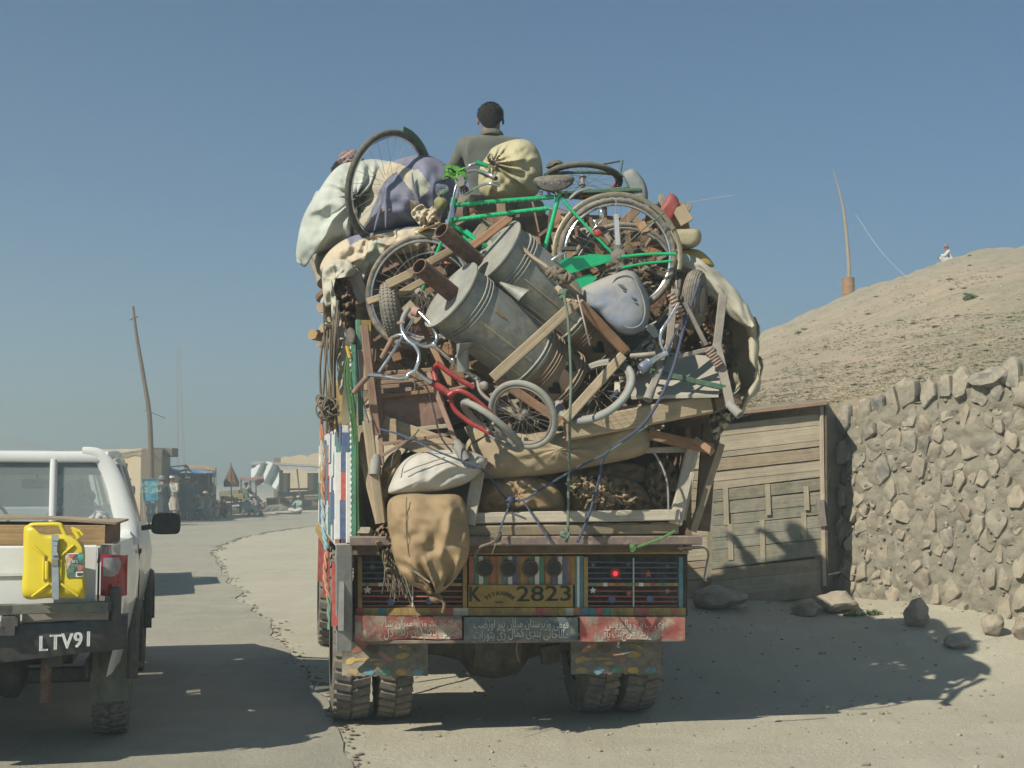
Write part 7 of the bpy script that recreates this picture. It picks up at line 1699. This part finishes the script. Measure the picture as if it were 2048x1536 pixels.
# third small stove behind, top right
t = thing('small_stove', 'smaller ribbed galvanised drum peeping out behind the upper stove', 'stove', P(1050, 560, 8.5))
a, b = P(1005, 478, 8.36), P(1062, 545, 8.6); r_ = M(34, 8.4)
MB().lathe(a, b, [(0, .01), (0, r_)] + [x for k in range(4) for x in ((.12 + k*.11, r_), (.15 + k*.11, r_ * 1.06), (.18 + k*.11, r_))] + [(1.3, r_)], 32).build('drum', galv, t, ang=35)
MB().prism(pl((980, 478, 8.22), (1000, 463, 8.22), (1007, 470, 8.24), (1003, 492, 8.24), (994, 498, 8.22)), (0, .02, 0)).build('lid_flap', galv, t)

# ============ wooden frame in front of the stoves
wf_ = thing('open_crate', 'open pale wooden crate frame roped across the foot of the stoves', 'frame', P(1150, 840, 7.85))
member((985, 757, 7.78), (1152, 606, 7.82), 22, .05, W_pale, 'rail', wf_); member((1130, 840, 7.88), (1245, 712, 8.0), 20, .05, W_pale, 'rail', wf_)
member((1158, 606, 7.85), (1250, 702, 8.0), 20, .045, W_red, 'cross_piece', wf_); member((1120, 552, 7.95), (1255, 706, 8.06), 16, .05, W_pale, 'brace', wf_)
member((992, 757, 7.80), (1120, 842, 7.9), 18, .045, W_red, 'cross_piece', wf_); member((1118, 575, 8.0), (1152, 612, 7.88), 18, .05, W_pale, 'block', wf_)
ropepath('rope_binding', [(1030, 480, 7.98), (1060, 510, 7.96), (1095, 535, 7.9), (1120, 560, 7.84)], .012, W_pale, 'pale stick lashed between the green bicycle and the wooden frame', 'stick')
ropepath('rope_knot', [(1095, 535, 7.86), (1115, 552, 7.82), (1138, 560, 7.84)], .011, rope_n, 'thick hemp knot tying the wooden frame under the green bicycle', 'rope', knots=((1108, 545, 7.84, .05), (1122, 552, 7.83, .045), (1135, 556, 7.84, .04)))
ropepath('rope_knot', [(1120, 580, 7.82), (1130, 590, 7.80)], .009, rope_g, 'dusty green knot at the head of the long green rope', 'rope', knots=((1128, 588, 7.80, .035),))
solo((945, 492, 8.15), (1020, 436, 8.1), 16, .03, W_red, 'stick', 'flat brown stick poking up between the stoves and the green frame', 'stick')
solo((818, 548, 8.0), (905, 500, 8.25), 16, .05, wood('lt', (.42, .29, .19)), 'timber_offcut', 'light brown timber running behind the lower rusty pipe', 'timber')
solo((775, 570, 8.02), (862, 528, 8.02), 18, .04, W_pale, 'timber_offcut', 'pale timber lying on top of the knobbly wheel', 'timber')
solo((735, 604, 8.2), (782, 588, 8.2), 14, .04, W_pale, 'timber_offcut', 'short pale timber crossing behind the knobbly wheel', 'timber')
solo((795, 590, 8.1), (850, 560, 8.15), 14, .03, W_pale, 'timber_offcut', 'weathered board just below the timber on the knobbly wheel', 'timber')
solo((1045, 505, 8.25), (1090, 498, 8.25), 22, .04, W_red, 'timber_offcut', 'reddish board beside the seat tube of the green bicycle', 'timber')
solo((812, 610, 8.05), (840, 640, 8.05), 26, .05, W_pale, 'timber_offcut', 'stubby grey block above the chrome handlebars', 'timber')
solo((900, 640, 8.2), (925, 770, 8.2), 16, .03, W_brown, 'timber_offcut', 'brown batten hanging down beside the lower stove', 'timber')

# ============ red bicycle and chrome handlebars
DR = 7.72
rbk = thing('bicycle', 'dusty red bicycle with chrome bars hanging off the rear of the load', 'bicycle', P(960, 905, DR))
rq = lambda x, y, o=0.: P(x, y, DR + o)
def rt_(name, pts, r, mat): return MB().tube(cat([rq(*p) for p in pts], 6), r, 10).build(name, mat, rbk)
rt_('steerer', [(862, 764), (880, 775), (902, 789)], .021, red_f)
rt_('fork_blade', [(900, 790, -.01), (912, 782, -.04), (930, 785, -.05), (958, 805, -.04), (990, 835, -.02), (1010, 855, 0)], .0145, red_f)
rt_('fork_blade', [(902, 790, .02), (903, 803, .05), (912, 822, .06), (940, 845, .06), (968, 860, .05), (985, 872, .05)], .0145, red_f)
rt_('frame_tube', [(876, 728, .08), (905, 750, .08), (948, 776, .08)], .016, red_f); rt_('frame_tube', [(892, 782, .06), (920, 776, .08), (948, 768, .1)], .012, steel_red)
rt_('frame_tube', [(872, 762, .1), (868, 738, .12), (878, 726, .1)], .015, red_f)
rt_('fork_end', [(978, 868, .05), (990, 878, .04)], .012, chrome); MB().lathe(rq(897, 792, -.03), rq(905, 786, -.03), [(0, .01), (0, .018), (1, .018), (1, .01)], 14).build('lamp_boss', red_f, rbk)
# its front wheel seen nearly edge on
wheel('w', rq(984, 852, .02), wn_(-38, .17, 1), M(80, DR), rbk, .019, tyre_w, galv, 28)
HB = lambda pts, r=.0115, mat=chrome, nm='handlebar', par=None: MB().tube(cat([P(*p) for p in pts], 6), r, 10).build(nm, mat, par or rbk)
HB([(862, 764, 7.7), (842, 752, 7.66), (830, 742, 7.62)], .014, chrome, 'stem'); HB([(830, 742, 7.62), (818, 748, 7.62), (812, 755, 7.62), (795, 757, 7.66), (765, 752, 7.72), (742, 750, 7.8), (736, 752, 7.82)])
HB([(736, 752, 7.82), (722, 768, 7.85), (708, 785, 7.88)], .016, steel_red, 'grip'); HB([(830, 742, 7.62), (836, 725, 7.62), (838, 708, 7.64), (830, 692, 7.68), (815, 680, 7.72), (805, 664, 7.75), (803, 648, 7.78)])
HB([(803, 648, 7.78), (808, 632, 7.8), (818, 616, 7.82)], .016, grey_p, 'grip'); HB([(826, 638, 7.9), (795, 690, 7.75), (757, 746, 7.68)], .010, chrome, 'brake_rod'); MB().rock(P(803, 646, 7.78), .03, .02, .012, 2, 2, 0).build('grip_flange', mt('pink_rubber', (.40, .22, .20), .8), rbk)
rt_('brake_cable', [(818, 750, -.1), (850, 770, -.08), (865, 810, -.05), (880, 870, -.02), (905, 905, .02)], .005, black)
hb2 = thing('bicycle_handlebar', 'second chrome handlebar with pink grip ends above the red bicycle', 'handlebar', P(860, 760, 7.85))
HBs = lambda *a, **k: HB(*a, par=hb2, **k)
HBs([(945, 752, 7.98), (912, 728, 7.92), (878, 700, 7.86), (868, 690, 7.84)], .014); HBs([(868, 690, 7.84), (845, 692, 7.84), (818, 676, 7.84), (800, 670, 7.86), (787, 674, 7.88)]); HBs([(868, 690, 7.84), (874, 675, 7.86), (866, 655, 7.88), (850, 636, 7.92), (836, 623, 7.95)])
HBs([(787, 674, 7.88), (775, 696, 7.9), (764, 716, 7.92)], .017, steel_red, nm='grip'); HBs([(838, 626, 7.95), (826, 622, 7.97)], .03, mt('pink_rubber', (.4, .22, .2)), nm='grip')
for x, y, D in ((868, 690, 7.83), (905, 722, 7.9)): MB().rock(P(x, y, D), .022, .022, .022, 2, 2, 0).build('clamp', chrome, hb2)
HBs([(945, 752, 8.0), (962, 764, 7.98)], .018, chrome, nm='clamp')
# wheels beside it
loose_wheel(1046, 830, 7.70, 76, wn_(-42, .80, 1), 'wheel with grey tyre hanging lowest of the load in front of the wooden frame', tyre_w, steel, .0185, 32)
loose_wheel(1190, 782, 8.02, 88, wn_(35, .62, -1), 'pale blue grey tyred wheel tucked under the wooden frame', mt('pale_blue_tyre', (.24, .275, .275), .85, 0, .12, 8, .35, .1), steel, .021, 28)
tag(MB().tube(cat(pl((955, 762, 7.8), (962, 785, 7.78), (985, 805, 7.76), (1015, 820, 7.76)), 5), .012, 8).rock(P(968, 772, 7.78), .035, .03, .03, 2, 2, 0).build('crank_arm', steel), 'dusty steel crank arm joining the red bicycle to the lowest wheel', 'crank')

# ============ right: heavy board, tin sheet, steel table frame
solo((1130, 862, 7.95), (1418, 808, 8.1), 40, .10, W_pale, 'thick_board', 'thick pale board jutting out across the load under the tyres', 'board', jit=.003)
solo((1110, 846, 8.2), (1300, 815, 8.15), 20, .10, W_pale, 'thick_board', 'narrow board lying behind the thick jutting board', 'board')
solo((1420, 812, 8.2), (1470, 800, 8.3), 24, .12, W_brown, 'board_end', 'dark board end beyond the thick jutting board', 'board')
tn = thing('tin_sheet', 'pale dusty tin sheet lying tilted behind the steel table frame', 'sheet', P(1370, 790, 8.4))
MB().grid(lambda u, v: P(1262 + 175 * u + 10 * v, 792 - 4 * u - (92 - 18 * u) * v, 7.98 + .42 * v + .02 * noise.noise(V((u * 4, v * 4, 0)))), 14, 10, (0, .0, -.02)).build('sheet', mt('pale_tin', (.40, .385, .33), .7, .1, .1, 6, .4, .1, 30, patch=((.2, .25, .25), 5, .62, .6)), tn)
solo((1250, 700, 8.75), (1425, 715, 8.7), 14, .05, W_grey, 'slat_board', 'grey slat above the pale tin sheet', 'slat'); solo((1255, 718, 8.65), (1420, 730, 8.6), 10, .04, W_pale, 'slat_board', 'thin pale slat resting on the top of the tin sheet', 'slat')
tb = thing('steel_table', 'upturned steel table frame with angled legs leaning on the outer side of the load', 'table frame', P(1470, 825, 7.9))
def mem(pts, w_, mat=steel, nm='leg', h_=.03):
    for i in range(len(pts) - 1): member(pts[i], pts[i+1], w_, h_, mat, nm, tb)
mem([(1446, 590, 8.1), (1434, 690, 8.05)], 17); mem([(1433, 688, 8.05), (1462, 815, 7.92)], 18); mem([(1300, 742, 7.95), (1450, 776, 7.96)], 11, green_d, 'cross_bar'); mem([(1368, 604, 8.0), (1412, 690, 8.02)], 9, steel, 'cross_bar')
mem([(1350, 715, 8.0), (1412, 700, 8.02), (1428, 696, 8.02)], 9, steel, 'cross_bar'); mem([(1350, 580, 8.1), (1338, 690, 8.0), (1318, 740, 7.95)], 15, steel, 'leg'); mem([(1336, 695, 7.97), (1299, 786, 7.85)], 13, steel, 'leg')
for a, b in (((1458, 808, 7.93), (1480, 830, 7.88)), ((1303, 778, 7.87), (1295, 800, 7.84))): MB().lathe(P(*a), P(*b), [(-.05, .026), (1, .029), (1, .015), (.9, .012)], 16).build('rubber_foot', grey_p, tb)
for a, b in (((1342, 590), (1362, 630)), ((1418, 700), (1438, 730))):
    m = MB()
    for k in range(7): t_ = k / 6; m.torus(P(a[0] + (b[0]-a[0])*t_, a[1] + (b[1]-a[1])*t_, 8.0 - .03), V((b[0]-a[0], 0, a[1]-b[1])), .022, .008, 14, 6)
    m.build('rope_lashing', mt('brown_rope', (.33, .22, .17), .9, 0, .3, 30, .3, .5), tb)
t = thing('bicycle_handlebar', 'bent chrome handlebar end beside the barrow wheel', 'handlebar', P(1310, 735, 7.95))
for pts, r_, mt_, nm in ((((1356, 607, 7.92), (1340, 635, 7.9), (1322, 664, 7.88), (1322, 690, 7.88), (1332, 706, 7.88)), .010, chrome, 'bar'), (((1335, 705, 7.88), (1315, 715, 7.88), (1290, 732, 7.86)), .018, chrome, 'stem'), (((1262, 712, 7.95), (1290, 710, 7.9), (1310, 708, 7.9)), .016, steel, 'bar')):
    MB().tube(cat(pl(*pts), 5), r_, 10).build(nm, mt_, t)
MB().lathe(P(1300, 724, 7.87), P(1282, 738, 7.85), [(0, .02), (.1, .032), (.4, .028), (.6, .034), (1, .03), (1, .01)], 16).build('lamp_socket', mt('blue_chrome', (.3, .36, .5), .25, .7), t)
MB().prism(pl((1295, 648, 8.0), (1312, 655, 8.0), (1318, 672, 8.0), (1308, 676, 8.0), (1295, 662, 8.0)), (0, .01, 0)).build('bracket', galv, t)
soft('pale_rag', [(1278, 688, ), (1300, 676), (1312, 690), (1300, 730), (1285, 760), (1268, 740), (1262, 712)], 8.15, .05, cl('palerag', (.42, .40, .35)), 'pale rag stuffed between the wooden frame and the steel legs', 'rag', wr=.2, ws=14, jit=.02)
soft('dark_tub', [(1228, 672), (1260, 672), (1300, 668), (1312, 680), (1300, 705), (1260, 712), (1232, 700)], 8.35, .1, mt('dark_tub', (.05, .055, .055), .6, 0, .2, 6, .3), 'dark plastic tub under the blue grey can', 'tub')
q = random.Random(77); m = MB()
for _ in range(70):
    x, y = q.uniform(1225, 1330), q.uniform(655, 790); a = q.uniform(0, 3.14); L_ = q.uniform(10, 34); D = q.uniform(8.2, 8.5); m.k = q.choice((0, 1, 2)); m.bar(P(x - math.cos(a)*L_/2, y - math.sin(a)*L_/2, D), P(x + math.cos(a)*L_/2, y + math.sin(a)*L_/2, D + q.uniform(-.1, .1)), q.uniform(.008, .05), .006, VIEW)
m.build('metal_scraps', [canvas_l, steel, rope_b], props={'kind': 'stuff'})
# dark chest and diagonal boards below the thick board
solo((1295, 868, 8.25), (1425, 898, 8.3), 22, .04, W_red, 'diagonal_board', 'reddish board slanting down under the thick board to the outer stake', 'board'); solo((1390, 880, 8.2), (1425, 905, 8.15), 14, .05, W_red, 'diagonal_board', 'short orange brown board end beside the outer stake', 'board')
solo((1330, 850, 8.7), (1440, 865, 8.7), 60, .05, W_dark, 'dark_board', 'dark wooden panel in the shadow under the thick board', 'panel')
solo((1375, 830, 8.5), (1450, 815, 8.6), 22, .05, W_brown, 'cross_timber', 'brown timber crossing under the outer end of the thick board', 'timber')
soft('hanging_rag', [(1430, 800), (1450, 790), (1475, 795), (1470, 830), (1445, 860), (1428, 880), (1418, 850)], 8.35, .05, canvas, 'ragged canvas scrap hanging below the table frame foot', 'rag', wr=.2, ws=12, jit=.02)

# ============ ropes over the rear
ropepath('long_rope', [(1128, 590, 7.75), (1136, 640, 7.72), (1140, 700, 7.72), (1142, 760, 7.72), (1140, 830, 7.66), (1139, 900, 7.9), (1137, 980, 7.98), (1136, 1050, 7.98), (1133, 1085, 7.98)], .0085, rope_g, 'dusty green rope running straight down over the stoves to the tailboard', knots=((1130, 1068, 7.96, .035),))
ropepath('long_rope', [(1400, 560, 8.1), (1372, 640, 7.98), (1345, 740, 7.86), (1310, 815, 7.78), (1275, 860, 7.8), (1212, 908, 7.95), (1198, 960, 8.0), (1178, 1030, 8.0), (1155, 1085, 7.99)], .0095, rope_b, 'blue rope slanting down from the barrow wheel to the tailboard')
ropepath('long_rope', [(1212, 908, 7.95), (1150, 938, 8.0), (1080, 980, 8.05), (1045, 1000, 8.06), (1010, 995, 8.06), (985, 960, 8.0), (960, 935, 7.9)], .007, rope_b, 'blue rope branching across the tan jute sack', knots=((1022, 1002, 8.04, .03),))
ropepath('long_rope', [(1022, 1002, 8.05), (1005, 1045, 7.98), (994, 1075, 7.93)], .006, rope_b, 'short blue rope down to the frayed knot on the tailboard')
ropepath('long_rope', [(1045, 1000, 8.05), (1075, 1045, 8.0), (1105, 1090, 7.98)], .006, rope_b, 'short blue rope from the tan sack down to the lamp board')
ropepath('knotted_rope', [(994, 1072, 7.92), (985, 1085, 7.9), (960, 1095, 7.9), (948, 1115, 7.92)], .010, rope_n, 'frayed hemp knot with a loose end hanging over the tailboard', knots=((993, 1072, 7.92, .04),))
ropepath('thin_rope', [(994, 1078, 7.91), (990, 1092, 7.9), (984, 1108, 7.92)], .004, rope_n, 'thin loose end of the frayed hemp knot')
ropepath('long_rope', [(1350, 1062, 7.98), (1320, 1078, 7.96), (1268, 1096, 7.94)], .009, rope_lg, 'bright green rope tied slanting across the outer end of the tailboard', knots=((1266, 1096, 7.94, .02),))
ropepath('thin_rope', [(1295, 852, 7.9), (1260, 875, 7.86), (1215, 905, 7.9)], .005, rope_g, 'thin green rope parallel to the blue one above the white bed frame')
ropepath('thin_rope', [(1155, 590, 7.8), (1170, 650, 7.75), (1180, 690, 7.78)], .006, steel, 'thin dark rod lying across the wooden frame opening')
ropepath('thin_rope', [(1365, 640, 7.95), (1340, 690, 7.92), (1325, 740, 7.9), (1300, 800, 7.84)], .007, rope_b, 'second blue rope beside the chrome bar end')
t_ = cat(pl((1375, 405, 8.5), (1420, 398, 8.6), (1468, 390, 8.7)), 4); tag(MB().tube(t_, .0018, 4).build('thread', mt('wire_pale', (.5, .5, .48))), 'faint pale thread blowing out from the red plastic can', 'thread')

# ============ the two riders
person(P(982, 451, 9.75), .12, 'man with short black hair and grey green shirt sitting back to us on top', mt('grey_green_shirt', (.105, .115, .10), .9, 0, .12, 6, .12, .25, 90), c_brn, 'hair', hair, 'sit', 'knee', 1.80, detail=True, headyaw=-.15)
# crouching rider in white, billowing shirt
cl_ = P(706, 300, 9.0); cl_.z = 2.84
cr = person(cl_, .35, 'man in white billowing shirt and patterned cap crouching by the upright wheel', white_cl, cl('dirty_trousers', (.30, .27, .22)), 'hair', hair, 'squat', 'front', 1.72, detail=True, lean=.35)
capm = [mt('cap_rust', (.27, .13, .08), .9, 0, .3, 40, .1, .3), mt('cap_blue', (.08, .09, .20), .9, 0, .3, 40, .1, .3), mt('cap_tan', (.35, .24, .15), .9, 0, .3, 40, .1, .3)]
puff(m := MB(), [(674, 322), (677, 312), (686, 303), (700, 298), (714, 301), (724, 311), (728, 326), (715, 334), (690, 334)], 8.93, .13, 14, 90, wr=.02, ws=20, back=1.2,
     matf=lambda x, y: int(((x * .8 + y * 1.1) % 14) // 4.7) % 3)
m.build('patterned_cap', capm, cr, ang=80)
m = MB(); puff(m, [(690, 326), (720, 322), (745, 318), (775, 322), (800, 325), (798, 340), (775, 352), (752, 366), (735, 375), (728, 405), (722, 430), (706, 470), (704, 482), (680, 490), (640, 504), (624, 512), (612, 533), (602, 530), (592, 514), (596, 475), (604, 440), (618, 410), (635, 385), (655, 355), (672, 336)], 8.80, .24, 36, 180, wr=.07, ws=3.5, fold=.17, fk=13, tie=(712, 396), back=1.0, seed=3)
m.build('billowing_shirt', white_cl, cr, ang=85)
MB().grid(lambda u, v: P(593 + 42 * u, 513 - 12 * u + (10 + 8 * math.sin(u * 6)) * v, 8.78 - .03 * math.sin(u * 9)), 20, 5, (0, .006, 0)).build('shirt_tail', white_cl, cr, ang=80)
m = MB(); puff(m, [(640, 505), (700, 485), (716, 470), (712, 520), (690, 555), (660, 585), (642, 560)], 9.0, .1, wr=.06, fold=.03, fk=6); m.build('trouser_leg', cl('dirty_trousers', (.3, .27, .22)), cr, ang=85)
# ============================================================ AIR
hz = bpy.data.materials.new('haze'); hz.use_nodes = True
hz.node_tree.nodes.remove(hz.node_tree.nodes['Principled BSDF'])
pv = hz.node_tree.nodes.new('ShaderNodeVolumePrincipled'); pv.inputs['Color'].default_value = (.57, .68, .71, 1); pv.inputs['Density'].default_value = .0062; pv.inputs['Anisotropy'].default_value = .35
hz.node_tree.links.new(pv.outputs[0], hz.node_tree.nodes['Material Output'].inputs['Volume'])
m = MB(); m.add([(x, y, z) for z in (-3, 26) for y in (-40, 920) for x in (-850, 850)], [(0, 2, 3, 1), (4, 5, 7, 6), (0, 1, 5, 4), (2, 6, 7, 3), (0, 4, 6, 2), (1, 3, 7, 5)])
m.build('haze', hz, smooth=False, origin=(0, 0, 0), props={'kind': 'stuff'})
